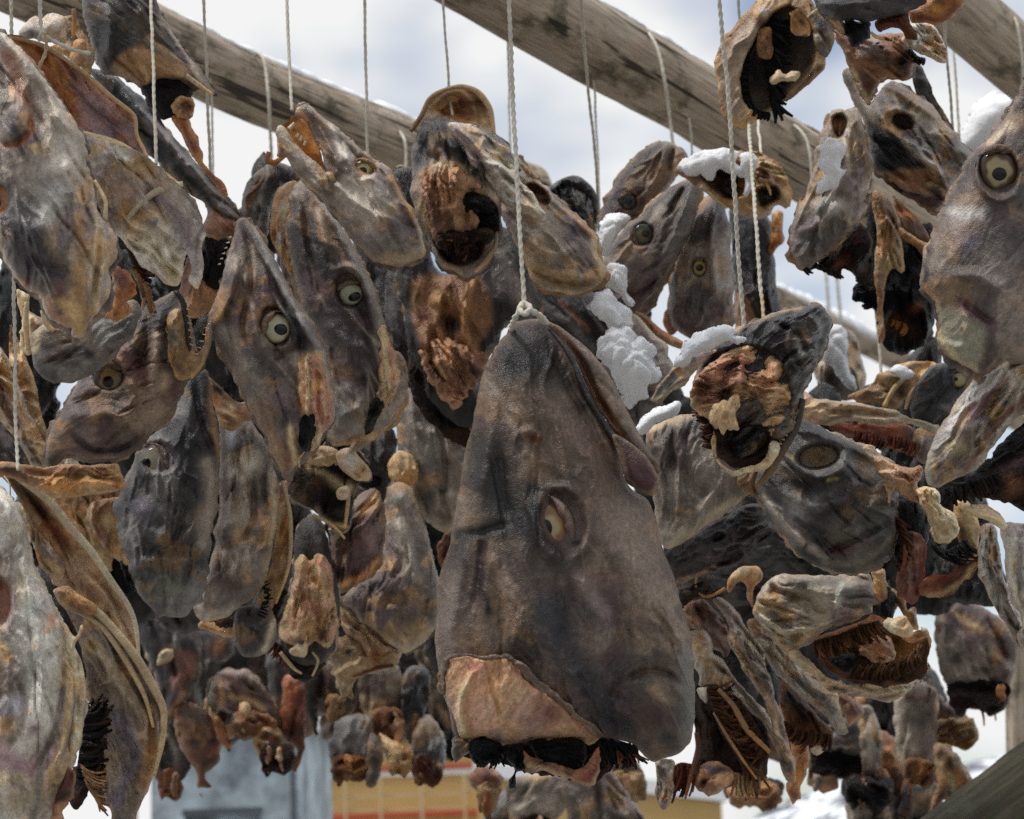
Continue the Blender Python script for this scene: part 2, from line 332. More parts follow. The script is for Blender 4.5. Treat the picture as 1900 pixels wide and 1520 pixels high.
class Body: pass
_seed = [1]
def piece(name, d, pts, h=40, hb=None, pal='grey', mat='skin', z=(), f=(), step=2.5, rag=0.0, ragl=14.0, tilt=(0, 0), off=0.0,
          on=None, parent=None, pw=None, wr=3.0, wl=60.0, ax=None, rim='auto', rimw=6.0, rims=.45, ncr=None, mix=1.0, bright=1.0, seed=None, aniso=3.5):
    """a traced piece of skin, flesh or bone: outline -> closed body with its own thickness.
    h/hb: bulge of near and far side in photo pixels at depth d, f: ridges, grooves, pits, z: pigment zones"""
    if pw is None: pw = {'skin': .58, 'flesh': .5, 'gut': .5, 'vertebra': .5, 'snow_clump': .5}.get(name, .72)
    if seed is None: _seed[0] += 1; seed = _seed[0]
    poly = spline(pts, 5.0)
    cx, cy = poly.mean(0)
    if rag > 0:
        T = np.roll(poly, -1, 0) - np.roll(poly, 1, 0); T /= np.hypot(T[:, 0], T[:, 1])[:, None] + 1e-9
        s = np.arange(len(poly)) * 5.0 / ragl
        k = (fbm(s, s * 0 + seed, seed, 3) - 0.5) * 2 + 1.5 * (1 - 2 * np.abs(2 * vnoise(s / 3.1, s * 0 + 3, seed + 8) - 1)) * (rag < 3.5) + (np.random.RandomState(seed).rand(len(poly)) - 0.5) * 0.5
        poly = poly + np.stack([T[:, 1], -T[:, 0]], 1) * (k * rag)[:, None]
    x0, y0 = poly.min(0) - 2 * step; x1, y1 = poly.max(0) + 2 * step
    nx = int((x1 - x0) / step) + 1; ny = int((y1 - y0) / step) + 1
    X, Y = np.meshgrid(x0 + np.arange(nx) * step, y0 + np.arange(ny) * step)
    ins = inpoly(X, Y, poly)
    e = np.zeros_like(ins); p = np.pad(ins, 1, mode='edge')
    for a in (0, 1, 2):
        for b in (0, 1, 2): e |= p[a:a + ny, b:b + nx] != ins
    dd, qx, qy, _ = segdist(X[e], Y[e], poly)
    sn = dd < 0.56 * step
    snap = np.zeros_like(ins); snap[e] = sn
    fx = X[e]; fy = Y[e]; fx[sn] = qx[sn]; fy[sn] = qy[sn]; X[e] = fx; Y[e] = fy
    inc = ins | snap; core = ins & ~snap
    phi = poisson(core); pm = max(phi.max(), 1e-6)
    prof = np.clip(phi / pm, 0, 1) ** pw
    if ax is None:
        q = poly - poly.mean(0); w_, v_ = np.linalg.eigh(q.T @ q); a_ = v_[:, 1]
    else: a_ = np.array([cos(radians(ax)), -sin(radians(ax))])
    u = ((X - cx) * a_[0] + (Y - cy) * a_[1]); v = (-(X - cx) * a_[1] + (Y - cy) * a_[0])
    wx = X + (fbm(X / 34, Y / 34, seed + 3, 3) - 0.5) * 34; wy = Y + (fbm(X / 34, Y / 34, seed + 9, 3) - 0.5) * 34
    h = h * 1.12
    zb = h * prof + off + (X - cx) * tilt[0] + (Y - cy) * tilt[1]
    if on is not None: zb = zb + on.sample(X, Y)
    ed = np.clip(prof * 2.2, 0, 1)
    zf = np.zeros_like(X)
    for F in f:
        if F[0] == 's':
            pl = spline(F[1], 8, False); dist, _, _, tt = segdist(X, Y, pl, False)
            zf += F[3] * np.exp(-(dist / F[2])**2) * np.clip(np.minimum(tt, 1 - tt) * 5 + 0.25, 0, 1)
        elif F[0] == 'c':
            rx, ry = F[3], F[4]; an = radians(F[5]); dx = X - F[1]; dy = Y - F[2]
            zf += F[6] * np.exp(-(((dx * cos(an) - dy * sin(an)) / rx)**2 + ((dx * sin(an) + dy * cos(an)) / ry)**2))
        elif F[0] == 'p':
            pl = spline(F[1], 6); dist = segdist(X, Y, pl)[0] * np.where(inpoly(X, Y, pl), 1, -1)
            zf += F[2] * (0.6 if F[2] > -20 else 0.8) * sstep(-F[3] * 0.4, F[3], dist)
    uw = u + (fbm(X / 70, Y / 70, seed + 41, 2) - .5) * 60; vw = v + (fbm(X / 80, Y / 80, seed + 43, 3) - .5) * 70
    rc = np.random.RandomState(seed + 900); crz = []
    span = np.abs(poly @ np.array([a_[0], a_[1]]) - (cx * a_[0] + cy * a_[1])).max(); wid = np.abs((poly - [cx, cy]) @ np.array([-a_[1], a_[0]])).max()
    for _c in range(ncr if ncr is not None else (0 if wid < 22 else int(np.clip(span * wid / 900, 3, 13)))):
        v0 = rc.uniform(-.8, .8) * wid; u0 = rc.uniform(-.9, .5) * span; ll = rc.uniform(.25, .8) * span; k = rc.uniform(-.3, .3)
        vc = v0 + k * (u - u0) + 16 * (fbm(u / 60, u * 0 + _c, seed + _c, 2) - .5)
        wgt = sstep(0, ll * .25, u - u0) * (1 - sstep(ll * .6, ll, u - u0)); sg = rc.choice([-1.0, -1.0, 1.0])
        zl = np.exp(-np.abs((v - vc) / rc.uniform(1.8, 4.0))**1.5) * wgt
        crz.append((sg, zl))
    n1 = fbm(uw / (wl * aniso), vw / wl, seed + 1, 3); r = 1 - np.abs(2 * n1 - 1)
    n2 = fbm(uw / (wl * .45 * aniso), vw / (wl * .36), seed + 5, 3); r2 = 1 - np.abs(2 * n2 - 1)
    n3 = fbm(X / 15, Y / 15, seed + 21, 3); r3 = 1 - np.abs(2 * fbm(uw / (wl * .3 * aniso), vw / (wl * .13), seed + 25, 2) - 1)
    amp = 0.5 + 1.0 * sstep(.35, .65, fbm(X / 120, Y / 120, seed + 51, 2))
    zf *= 2.3
    wrk = wr * amp * (2.7 * (r**4 - 0.35) + 1.25 * (r2**5 - 0.3) + 0.4 * (r3**4 - .3)) + wr * 0.4 * (n3 - .5) * 2
    for sg, zl in crz: wrk = wrk + sg * zl * wr * 1.9
    zt = zb + (zf + wrk) * ed
    # pigment
    P = [lin(c) for c in PAL[pal]]
    C = np.zeros(X.shape + (3,)) + P[0]
    def blend(C, c, a): return C * (1 - a[..., None]) + c * a[..., None]
    k1 = fbm(wx / 95, wy / 95, seed + 2, 5); k2 = fbm(wx / 60, wy / 60, seed + 13, 5); k3 = fbm(wx / 45, wy / 45, seed + 17, 5)
    st_ = fbm(uw / 110, vw / 10, seed + 29, 4); sp_ = fbm(X / 9, Y / 9, seed + 33, 3)
    C = blend(C, P[1], sstep(0.50, 0.66, k1) * 0.85 * mix); C = blend(C, P[2], sstep(0.51, 0.64, 1 - k1) * 0.9 * mix)
    C = blend(C, P[3], sstep(0.55, 0.68, k2) * 0.7 * mix); C = blend(C, P[4], sstep(0.55, 0.66, k3) * 0.62 * mix)
    C = C * (1 + 0.6 * mix * (st_ - 0.5))[..., None] * (1 + 0.9 * mix * (sp_ - 0.5))[..., None]
    for sg, zl in crz:
        if sg > 0: C = blend(C, P[2] * (.75 + .5 * k2)[..., None], np.clip(zl * .75 * mix, 0, 1))
    for Z in z:
        c = lin(Z[-1]) if not isinstance(Z[-1], str) else lin(PAL[Z[-1]][0])
        if Z[0] == 'c':
            a = np.exp(-((np.hypot(wx - Z[1], wy - Z[2]) / Z[3])**2) * 1.2)
        elif Z[0] == 's':
            dist = segdist(wx * .4 + X * .6, wy * .4 + Y * .6, spline(Z[1], 8, False), False)[0]; a = np.exp(-(dist / Z[2])**2)
        else:
            pl = spline(Z[1], 6); sx = wx * .3 + X * .7; sy = wy * .3 + Y * .7
            dist = segdist(sx, sy, pl)[0] * np.where(inpoly(sx, sy, pl), 1, -1); a = sstep(-Z[2] * .5, Z[2], dist)
        tex = (0.72 + 0.56 * k2) * (0.86 + .28 * st_)
        C = blend(C, c[None, None, :] * tex[..., None], np.clip(a * (0.8 + .3 * (k3)), 0, 1))
    if rim is not None:
        gy, gx = np.gradient(phi); dist = phi / (np.hypot(gx, gy) + 1e-6) * step
        rd = np.exp(-(dist / rimw)**2) * np.clip(.35 + 1.1 * k3 + (k2 - .5), 0, 1) * rims
        C = blend(C, (P[2] * .6 + P[4] * .4 if rim == 'auto' else lin(PAL[rim][0] if isinstance(rim, str) else rim)) * (.7 + .6 * k3)[..., None], rd)
    C = np.clip(C * bright, 0.002, 0.86)
    # mesh
    a = inc[:-1, :-1]; b = inc[:-1, 1:]; c = inc[1:, 1:]; e4 = inc[1:, :-1]
    id_ = np.arange(nx * ny).reshape(ny, nx)
    A, B, C_, D = id_[:-1, :-1], id_[:-1, 1:], id_[1:, 1:], id_[1:, :-1]
    full = a & b & c & e4
    q = np.stack([D[full], C_[full], B[full], A[full]], 1)
    tr = []
    for m_, t in ((a & b & c & ~e4, (C_, B, A)), (b & c & e4 & ~a, (D, C_, B)), (c & e4 & a & ~b, (D, C_, A)), (e4 & a & b & ~c, (D, B, A))):
        tr.append(np.stack([k[m_] for k in t], 1))
    t = np.concatenate(tr)
    ed_ = np.concatenate([np.stack([q[:, i], q[:, (i + 1) % 4]], 1) for i in range(4)] + [np.stack([t[:, i], t[:, (i + 1) % 3]], 1) for i in range(3)])
    ed_.sort(axis=1); key = ed_[:, 0].astype(np.int64) * (nx * ny) + ed_[:, 1]
    uq, cnt = np.unique(key, return_counts=True); bo = uq[cnt == 1]
    rimv = np.zeros(nx * ny, bool); rimv[bo // (nx * ny)] = True; rimv[bo % (nx * ny)] = True
    used = np.zeros(nx * ny, bool); used[q.ravel()] = True; used[t.ravel()] = True
    if hb is None: hb = -h * 0.7 if h > 0 else h - 8
    zk = hb * prof + (zb - h * prof)
    zr = zb - h * prof
    zt = np.where(rimv.reshape(ny, nx), zr, zt)
    if (hb >= 0) == (h > 0): zk = np.minimum(zk, zt - 2.0)
    s = d / FPX
    idx = np.full(nx * ny, -1); un = np.nonzero(used)[0]; idx[un] = np.arange(len(un))
    inn = np.nonzero(used & ~rimv)[0]; idb = idx.copy(); idb[inn] = len(un) + np.arange(len(inn))
    xr, yr = X.ravel(), Y.ravel()
    V = np.concatenate([at(xr[un], yr[un], d - zt.ravel()[un] * s), at(xr[inn], yr[inn], d - zk.ravel()[inn] * s)])
    Cc = C.reshape(-1, 3); cols = np.concatenate([Cc[un], Cc[inn]])
    qq = np.concatenate([idx[q], idb[q[:, ::-1]]]); ttt = np.concatenate([idx[t], idb[t[:, ::-1]]])
    org = at(cx, cy, d)
    ob = new_obj(name, V, (qq, ttt), mat, parent, cols, origin=org)
    fb = np.stack([uw * s / aniso, vw * s, np.full(X.shape, seed * .37)], -1).reshape(-1, 3)
    fb = np.concatenate([fb[un], fb[inn]])
    if len(fb) == len(ob.data.vertices):
        at2 = ob.data.attributes.new('Fib', 'FLOAT_VECTOR', 'POINT'); at2.data.foreach_set('vector', fb.astype(np.float32).ravel())
    bd = Body(); bd.ob = ob; bd.x0, bd.y0, bd.step, bd.nx, bd.ny, bd.d = x0, y0, step, nx, ny, d
    bd.zs = np.where(inc, zt, 0); bd.zbase = np.where(inc, zb, 0)
    def sample(x, y, base=False):
        x = np.asarray(x, float); y = np.asarray(y, float)
        G = bd.zbase if base else bd.zs
        i = np.clip((x - x0) / step, 0, nx - 1.001); j = np.clip((y - y0) / step, 0, ny - 1.001)
        i0 = i.astype(int); j0 = j.astype(int); a_ = i - i0; b_ = j - j0
        return (G[j0, i0] * (1 - a_) + G[j0, i0 + 1] * a_) * (1 - b_) + (G[j0 + 1, i0] * (1 - a_) + G[j0 + 1, i0 + 1] * a_) * b_
    bd.sample = sample
    return bd

def eye(x, y, r, d, zpx, parent, on=None, sink=8, sq=1.0, rot=0, pupil=0.42, po=(0, 0), ring=(190, 180, 150), outer=(120, 92, 60), pc=(10, 11, 14), dome=0.36, psq=1.0, edge=(70, 52, 40), rw=(.54, .72)):
    """eyeball with iris rings; the pupil is a sub-part set just proud of it"""
    if on is not None: zpx = float(on.sample(x, y, True)) - sink - r * dome
    nr, na = 16, 40; s = d / FPX; cr, sr = cos(radians(rot)), sin(radians(rot))
    def disc(rad, x, y, colf, z0, dm, sq_):
        V = [at(x, y, d - (z0 + dm) * s)]; C = [colf(0, 0)]; Fq = []
        for i in range(1, nr + 1):
            t = i / nr
            for k in range(na):
                a = 2 * pi * k / na; ux = cos(a) * t * rad; uy = sin(a) * t * rad * sq_
                V.append(at(x + ux * cr - uy * sr, y + ux * sr + uy * cr, d - (z0 + dm * math.sqrt(max(0, 1 - t * t))) * s)); C.append(colf(t, a))
        for k in range(na): Fq.append((0, 1 + (k + 1) % na, 1 + k))
        for i in range(nr - 1):
            for k in range(na):
                a0 = 1 + i * na + k; b0 = 1 + i * na + (k + 1) % na
                Fq.append((a0, b0, b0 + na, a0 + na))
        return V, Fq, C
    R_, O_, E_ = lin(ring, 1.0), lin(outer, 1.0), lin(edge, 1.0)
    rs = np.random.RandomState(int(x + y))
    ph = rs.rand(4) * 6
    def cf(t, a):
        w = 0.06 * sin(3 * a + ph[0]) + 0.04 * sin(7 * a + ph[1])
        k = sstep(rw[0], rw[1], np.array(t + w)); e_ = sstep(0.80, 0.95, np.array(t + w * .5))
        return (R_ * (1 - k) + O_ * k) * (1 - e_) + E_ * e_
    V, Fq, C = disc(r, x, y, cf, zpx, r * dome, sq)
    e = new_obj('eye', V, Fq, 'eye', parent, np.array(C), origin=V[0])
    px_, py_ = x + po[0], y + po[1]; off = (po[0]**2 + po[1]**2)**.5 / r
    zc = zpx + r * dome * math.sqrt(max(0.02, 1 - off * off))
    V2, F2, C2 = disc(r * pupil, px_, py_, lambda t, a: lin(pc), zc - r * pupil * 0.22, r * pupil * 0.32, psq)
    new_obj('pupil', V2, F2, 'eye', e, np.array(C2), origin=V2[0])
    return e

def tubes(name, paths, d, mat, parent, pal='bone', sides=7, seed=0, taper=True, on=None):
    """rods and strands: each path is (points px, radii px, depth offsets px)"""
    rs = np.random.RandomState(seed + 5); Vs = []; Fs = []; Cs = []; nb = 0; s = d / FPX; P = [lin(c) for c in PAL[pal]]
    for pts, rad, zo in paths:
        q = spline(pts, 6.0, False) if len(pts) > 2 else np.linspace(pts[0][:2], pts[1][:2], 6)
        n = len(q); t = np.linspace(0, 1, n)
        r = np.interp(t, np.linspace(0, 1, len(rad)), rad); zz = np.interp(t, np.linspace(0, 1, len(zo)), zo)
        T = np.gradient(q, axis=0); T /= np.hypot(T[:, 0], T[:, 1])[:, None] + 1e-9
        Nn = np.stack([-T[:, 1], T[:, 0]], 1)
        a = np.arange(sides) * 2 * pi / sides
        px = q[:, None, 0] + Nn[:, None, 0] * np.cos(a) * r[:, None]; py = q[:, None, 1] + Nn[:, None, 1] * np.cos(a) * r[:, None]
        dz = zz[:, None] + np.sin(a)[None] * r[:, None]
        V = at(px, py, d - dz * s).reshape(-1, 3); Vs.append(V)
        ca = P[0] * rs.uniform(.6, 1.0); cb = P[rs.randint(1, 5)]
        k = (t**1.5)[:, None]; c = ca * (1 - k) + cb * k
        Cs.append(np.repeat(c, sides, 0))
        for i in range(n - 1):
            for j in range(sides):
                j2 = (j + 1) % sides
                Fs.append((nb + i * sides + j, nb + i * sides + j2, nb + (i + 1) * sides + j2, nb + (i + 1) * sides + j))
        Fs.append(tuple(nb + j for j in range(sides))[::-1]); Fs.append(tuple(nb + (n - 1) * sides + j for j in range(sides)))
        nb += n * sides
    return new_obj(name, np.concatenate(Vs), Fs, mat, parent, np.concatenate(Cs))

def gills(d, base, ang, length, parent, n=26, pal='gill', w=3.2, z=0.0, jit=0.16, curl=0.3, seed=0, name='gills', zt=0.0):
    """fringe of dried gill filaments along a base line"""
    b = spline(base, 3.0, False); rs = np.random.RandomState(seed + 77); paths = []
    n = int(n * 1.6); cv = (rs.rand() - .5) * 1.1
    for i in range(n):
        t = (i + rs.rand() * .7) / n; p = b[min(len(b) - 1, int(t * len(b)))]
        an = radians(ang + (rs.rand() - .5) * 80 * jit) if not isinstance(ang, tuple) else radians(ang[0] + (ang[1] - ang[0]) * t + (rs.rand() - .5) * 80 * jit)
        l = length * (rs.uniform(.72, 1.1) if rs.rand() < .7 else rs.uniform(.5, 1.25)); c = cv + (rs.rand() - .5) * 1.2 * curl
        q = [(p[0], p[1])]
        for k in (0.35, 0.7, 1.0):
            aa = an + c * k * 1.4
            q.append((p[0] + cos(aa) * l * k, p[1] - sin(aa) * l * k))
        z0 = z + rs.uniform(-7, 7)
        paths.append((q, [w * rs.uniform(.7, 1.2), w, w * .9, w * .6], [z0, z0 + 4 + zt * .5, z0 + zt]))
    return tubes(name, paths, d, 'gut', parent, pal, 5, seed)

HEADS = []
GROUP = 'dried fish heads hanging on twine'
def head(label, px, py, d, cat='fish head', name='fish_head', group=GROUP):
    o = bpy.data.objects.new(name, None); COL.objects.link(o); o.location = Vector(at(px, py, d)); o.empty_display_size = 0.02
    HEADS.append(o)
    return tag(o, label, cat, group)

def twine(label, pts, r=2.6, mat='cord', lay=16.0, name='string', group='twine holding the fish heads', fuzz=0.0):
    """two-ply laid cord through (px, py, depth) points"""
    P = np.array([at(p[0], p[1], p[2]) for p in pts]); dm = np.mean([p[2] for p in pts]); s = dm / FPX
    out_ = [P[0]]; st = 2.2 * s
    for i in range(len(P) - 1):
        p0 = P[max(i - 1, 0)]; p1 = P[i]; p2 = P[i + 1]; p3 = P[min(i + 2, len(P) - 1)]
        k = max(1, int(np.linalg.norm(p2 - p1) / st)); t = (np.arange(1, k + 1) / k)[:, None]
        m1 = (p2 - p0) * .5; m2 = (p3 - p1) * .5; dl = np.linalg.norm(p2 - p1)
        for m_ in (m1, m2):
            l = np.linalg.norm(m_)
            if l > dl: m_ *= dl / l
        out_.append((2 * t**3 - 3 * t**2 + 1) * p1 + (t**3 - 2 * t**2 + t) * m1 + (-2 * t**3 + 3 * t**2) * p2 + (t**3 - t**2) * m2)
    Q = np.concatenate([out_[0][None]] + out_[1:]); n = len(Q)
    T = np.gradient(Q, axis=0); T /= np.linalg.norm(T, axis=1)[:, None] + 1e-12
    A = np.cross(T, FWD); A /= np.linalg.norm(A, axis=1)[:, None] + 1e-9; B = np.cross(T, A)
    aw = np.arange(n) / n; env_ = np.clip(np.minimum(aw, 1 - aw) * 8, 0, 1)
    Q = Q + A * ((fbm(np.arange(n) / 34., np.zeros(n) + len(label) * 1.7, 6, 3) - .5) * 5.0 * s * env_)[:, None]
    L_ = np.concatenate([[0], np.cumsum(np.linalg.norm(np.diff(Q, axis=0), axis=1))]) / s
    sd = 9; a = np.arange(sd) * 2 * pi / sd
    wob = 1 + 0.12 * (vnoise(L_ / 60, L_ * 0, 3) - .5)
    rr = r * s * wob[:, None] * (1 + (0.22 if r > 3.1 else 0.13) * np.cos(2 * (a[None] - L_[:, None] / lay * pi)))
    V = Q[:, None] + A[:, None] * (np.cos(a) * rr)[..., None] + B[:, None] * (np.sin(a) * rr)[..., None]
    i = np.arange(n - 1)[:, None] * sd; j = np.arange(sd)[None]; j2 = (j + 1) % sd
    q = np.stack([i + j, i + j2, i + sd + j2, i + sd + j], -1).reshape(-1, 4)
    Vv = V.reshape(-1, 3); Vv = np.concatenate([Vv, Q[:1], Q[-1:]]); j = np.arange(sd); j2 = (j + 1) % sd
    t = np.concatenate([np.stack([j2, j, j * 0 + n * sd], 1), np.stack([(n - 1) * sd + j, (n - 1) * sd + j2, j * 0 + n * sd + 1], 1)])
    o = new_obj(name, Vv, (q, t), mat, None, None, origin=P[0])
    return tag(o, label, 'string', group)

def snow(label, d, pts, h=26, rag=4, off=0.0, on=None, step=2.2, lump=15.0, name='snow_clump', tilt=(0, 0)):
    b = piece(name, d, pts, h=h * 1.5, hb=-h * .5, pal='bone', mat='snow', rag=rag * .8, ragl=26, off=off, on=on, step=step, pw=0.5, wr=0.1, tilt=tilt, ncr=0)
    me = b.ob.data; n = len(me.vertices); co = np.empty(n * 3, np.float32); me.vertices.foreach_get('co', co); co = co.reshape(-1, 3)
    k = d / FPX; s = 1 / (k * 26); sd = _seed[0]
    nn = np.abs(2 * fbm(co[:, 0] * s + 7, co[:, 2] * s + co[:, 1] * s, sd, 2) - 1)**.7
    n2 = fbm(co[:, 0] * s * 2.6, co[:, 2] * s * 2.6 + 4, sd + 4, 2) - .5
    cen = co.mean(0); nr = np.empty(n * 3, np.float32); me.vertices.foreach_get('normal', nr); nr = nr.reshape(-1, 3)
    co += nr * ((nn - .4) * lump * 1.05 * k + n2 * lump * .22 * k + (np.random.RandomState(sd).rand(n) - .5) * 1.1 * k)[:, None]
    me.vertices.foreach_set('co', co.ravel()); me.update()
    return tag(b.ob, label, 'snow', 'snow lying on the fish heads')

# ------------------------------------------------------------------ shorthand for the traced heads
ZO = {'A': (0, 0, 3.8), 'B': (440, 0, 3.654), 'C': (900, 0, 3.654), 'D': (1300, 0, 3.167), 'E': (0, 350, 3.8), 'F': (380, 350, 3.8), 'G': (700, 150, 3.654),
      'H': (1080, 350, 3.8), 'I': (1420, 350, 3.8), 'J': (0, 700, 3.8), 'K': (380, 700, 3.62), 'L': (1160, 680, 3.8), 'M': (1420, 700, 3.8), 'N': (0, 1080, 3.454),
      'O': (380, 1100, 3.62), 'Q': (1200, 1050, 3.234), 'R': (1480, 1050, 3.234)}
def q(k, *pts):
    ox, oy, s = ZO[k]
    return [(ox + p[0] / s, oy + p[1] / s) + tuple(p[2:]) for p in pts]
CUR = [None, 2.0]
def begin(label, x, y, d, **k):
    CUR[0] = head(label, x, y, d, **k); CUR[1] = d
    return CUR[0]
def p(name, pts, fray=None, fpal='horn', **k):
    d = CUR[1] + k.pop('dd', 0.0)
    k.setdefault('wr', 4.0); k['wr'] = k['wr'] * 1.3; k.setdefault('rag', 1.8)
    if name == 'skin' and k.get('step') != 4.5: k['rag'] = k['rag'] * 1.3
    if name == 'skin' and fray is None and len(pts) > 14: fray = 1.018
    if fray:
        P_ = np.array([a[:2] for a in pts], float); top = P_[np.argmin(P_[:, 1])]
        Pf = top + (P_ - top) * fray; Pf = Pf + (P_ - P_.mean(0)) * (fray - 1) * .6
        fpal = ('horn', 'mid', 'grey', 'pale', 'mid', 'brown')[len(HEADS) % 6]
        piece('frayed_edge', d + .012, [tuple(a) for a in Pf], parent=CUR[0], h=k.get('h', 40) * .45, hb=-4, pal=fpal, mat='pale', step=max(3.2, k.get('step', 2.5)), rag=6.5, ragl=12, wr=3.5, wl=24, ax=k.get('ax'), bright=k.get('bright', 1) * .9, ncr=0)
    return piece(name, d, pts, parent=CUR[0], **k)
def ey(x, y, r, on, lid=None, lc=(98, 80, 70), cov=.5, **k):
    e = eye(x, y, r, CUR[1], 0, CUR[0], on=on, **k)
    if lid is not None:      # shrivelled fold of skin over one side of the eyeball
        q_ = k.get('sq', 1.0); A = radians(lid); o = []
        for t in np.linspace(-1.75, 1.75, 9): o.append((x + 1.22 * r * cos(A + t), y - 1.22 * r * q_ * sin(A + t)))
        for t in np.linspace(1.5, -1.5, 8): o.append((x + cov * r * cos(A) + 1.0 * r * cos(A + t) * .95, y - (cov * r * sin(A) + 1.0 * r * sin(A + t) * .95) * q_)) if abs(t) > 1.1 else o.append((x + r * cov * cos(A) + .22 * r * cos(A + t), y - (r * cov * sin(A) + .22 * r * sin(A + t)) * q_))
        cc, cs = np.array(lc), np.array(lc) * .72
        piece('eyelid', CUR[1], o, parent=CUR[0], h=r * .18, hb=-r * .1, pal='brown', z=[('c', x, y, r * 3, tuple(cc)), ('s', [(x + r * .6 * cos(A + t), y - r * .6 * sin(A + t)) for t in (-1.2, 0, 1.2)], r * .25, tuple(cs))], step=2.0, rag=.6, ragl=10, wr=1.2, wl=14, off=float(on.sample(x, y, True)) - k.get('sink', 8) - r * .13, ncr=0, rim='horn', rimw=3)
    return e
def rods(name, paths, pal='bone', mat='bone', **k):
    if name != 'teeth' and len(paths) > 1:
        for a in paths: rods(name, [a], pal, mat, **k)
        return
    return tubes(name, paths, CUR[1], mat, CUR[0], pal, **k)
def gl(base, ang, length, n=20, pal='gill', **k):
    return gills(CUR[1], base, ang, length, CUR[0], n, pal, seed=len(HEADS) * 3 + n, **k)
def ell(x, y, rx, ry, rot=0, n=12):
    c, s = cos(radians(rot)), sin(radians(rot))
    return [(x + rx * cos(a) * c + ry * sin(a) * s, y - rx * cos(a) * s + ry * sin(a) * c) for a in [2 * pi * i / n for i in range(n)]]
# ------------------------------------------------------------------ ground, far hillside, buildings
def grid_sheet(name, x0, x1, y0, y1, n, m, zf, mat):
    X, Y = np.meshgrid(np.linspace(x0, x1, n), np.linspace(y0, y1, m)); Z = zf(X, Y)
    i = np.arange(n * m).reshape(m, n); qd = np.stack([i[:-1, :-1], i[:-1, 1:], i[1:, 1:], i[1:, :-1]], -1).reshape(-1, 4)
    return new_obj(name, np.stack([X, Y, Z], -1).reshape(-1, 3), (qd, np.zeros((0, 3), int)), mat)
M['ground'] = simple('trampled_gravel_and_old_snow', (118, 116, 112), 0.8, 1.5, 0.7, 0.02, g=1.0)
tag(grid_sheet('ground', -600, 600, -200, 1500, 60, 60, lambda X, Y: 0.05 * (fbm(X / 9 + 50, Y / 9 + 50, 4, 2) - .5), 'ground'), kind='structure')
def hill_mat():
    m, t, b = newmat('snowy_rocks'); K = t.links.new
    tcx = mk(t, 'ShaderNodeTexCoord'); n = mk(t, 'ShaderNodeTexNoise'); n.inputs['Scale'].default_value = 0.55; n.inputs['Detail'].default_value = 5
    mpn = mk(t, 'ShaderNodeMapping'); mpn.inputs['Scale'].default_value = (0.7, 0.7, 2.2); K(tcx.outputs['Object'], mpn.inputs[0]); K(mpn.outputs[0], n.inputs['Vector'])
    r = mk(t, 'ShaderNodeValToRGB'); e = r.color_ramp.elements; e[0].position = 0.45; e[0].color = (0.09, 0.10, 0.115, 1); e[1].position = 0.52; e[1].color = (0.84, 0.87, 0.9, 1)
    K(n.outputs[0], r.inputs[0]); K(r.outputs[0], b.inputs['Base Color']); b.inputs['Roughness'].default_value = 0.8
    return m
M['hill'] = hill_mat()
def hz_(X, Y):
    e = sstep(3, 14, X) * sstep(45, 62, Y)
    return e * (4.2 + 1.5 * (fbm(X / 5 + 9, Y / 5, 8, 4) - .5) * 2 + 0.02 * (X - 8)) - .3
tag(grid_sheet('hillside', -2, 60, 44, 110, 120, 100, hz_, 'hill'), kind='structure')

def boxes(name, bs, mat, parent=None):
    V = []; F = []
    for x0, x1, y0, y1, z0, z1 in bs:
        k = len(V); V += [(x0, y0, z0), (x1, y0, z0), (x1, y1, z0), (x0, y1, z0), (x0, y0, z1), (x1, y0, z1), (x1, y1, z1), (x0, y1, z1)]
        F += [(k, k + 3, k + 2, k + 1), (k + 4, k + 5, k + 6, k + 7), (k, k + 1, k + 5, k + 4), (k + 1, k + 2, k + 6, k + 5), (k + 2, k + 3, k + 7, k + 6), (k + 3, k, k + 4, k + 7)]
    return new_obj(name, V, F, mat, parent, smooth=False)
def empty(name, loc, label, cat, group=None):
    o = bpy.data.objects.new(name, None); COL.objects.link(o); o.location = loc; o.empty_display_size = .1
    return tag(o, label, cat, group)
M['greywall'] = simple('pale_rendered_wall', (176, 188, 196), 0.85, 1.6, 0.75, 0.0, g=1.0)
M['yellow'] = simple('ochre_cladding', (208, 172, 112), 0.8, 0.5, 0.10, 0.0, (1, 1, .2), g=1.0)
M['redtrim'] = simple('red_trim', (198, 92, 66), 0.6, 3, 0.1, g=1.0)
M['white'] = simple('white_paint', (226, 226, 222), 0.6, 3, 0.06, g=1.0)
M['dkgrey'] = simple('dark_grey_metal', (84, 90, 96), 0.6, 3, 0.15, g=1.0)
M['galv'] = simple('galvanised_tube', (206, 184, 146), 0.5, 3, 0.12, g=1.0)
M['brownwood'] = simple('brown_trim', (132, 104, 76), 0.8, 3, 0.2, g=1.0)
def wx(px, d, py=1450): return float(at(px, py, d)[0])
def wz(py, d, px=600): return float(at(px, py, d)[2])
D1 = 30.0; Y1 = float(at(400, 1450, D1)[1])
g = empty('storage_shed', (wx(420, D1), Y1, 0), 'pale blue grey rendered shed with dark opening low behind the left heads', 'building')
zt1 = wz(1348, D1, 420); xa, xb = wx(280, D1), wx(556, D1)
xo0, xo1, zo = wx(344, D1, 1510), wx(486, D1, 1510), wz(1500, D1, 420)
boxes('wall', [(xa, xo0, Y1, Y1 + 5, 0, zt1), (xo1, xb, Y1, Y1 + 5, 0, zt1), (xo0, xo1, Y1, Y1 + 5, zo, zt1), (xo0, xo1, Y1 + .5, Y1 + 5, 0, zo)], 'greywall', g)
boxes('lintel', [(xo0 - .02, xo1 + .02, Y1 - .06, Y1 - .003, zo - .09, zo)], 'dkgrey', g)
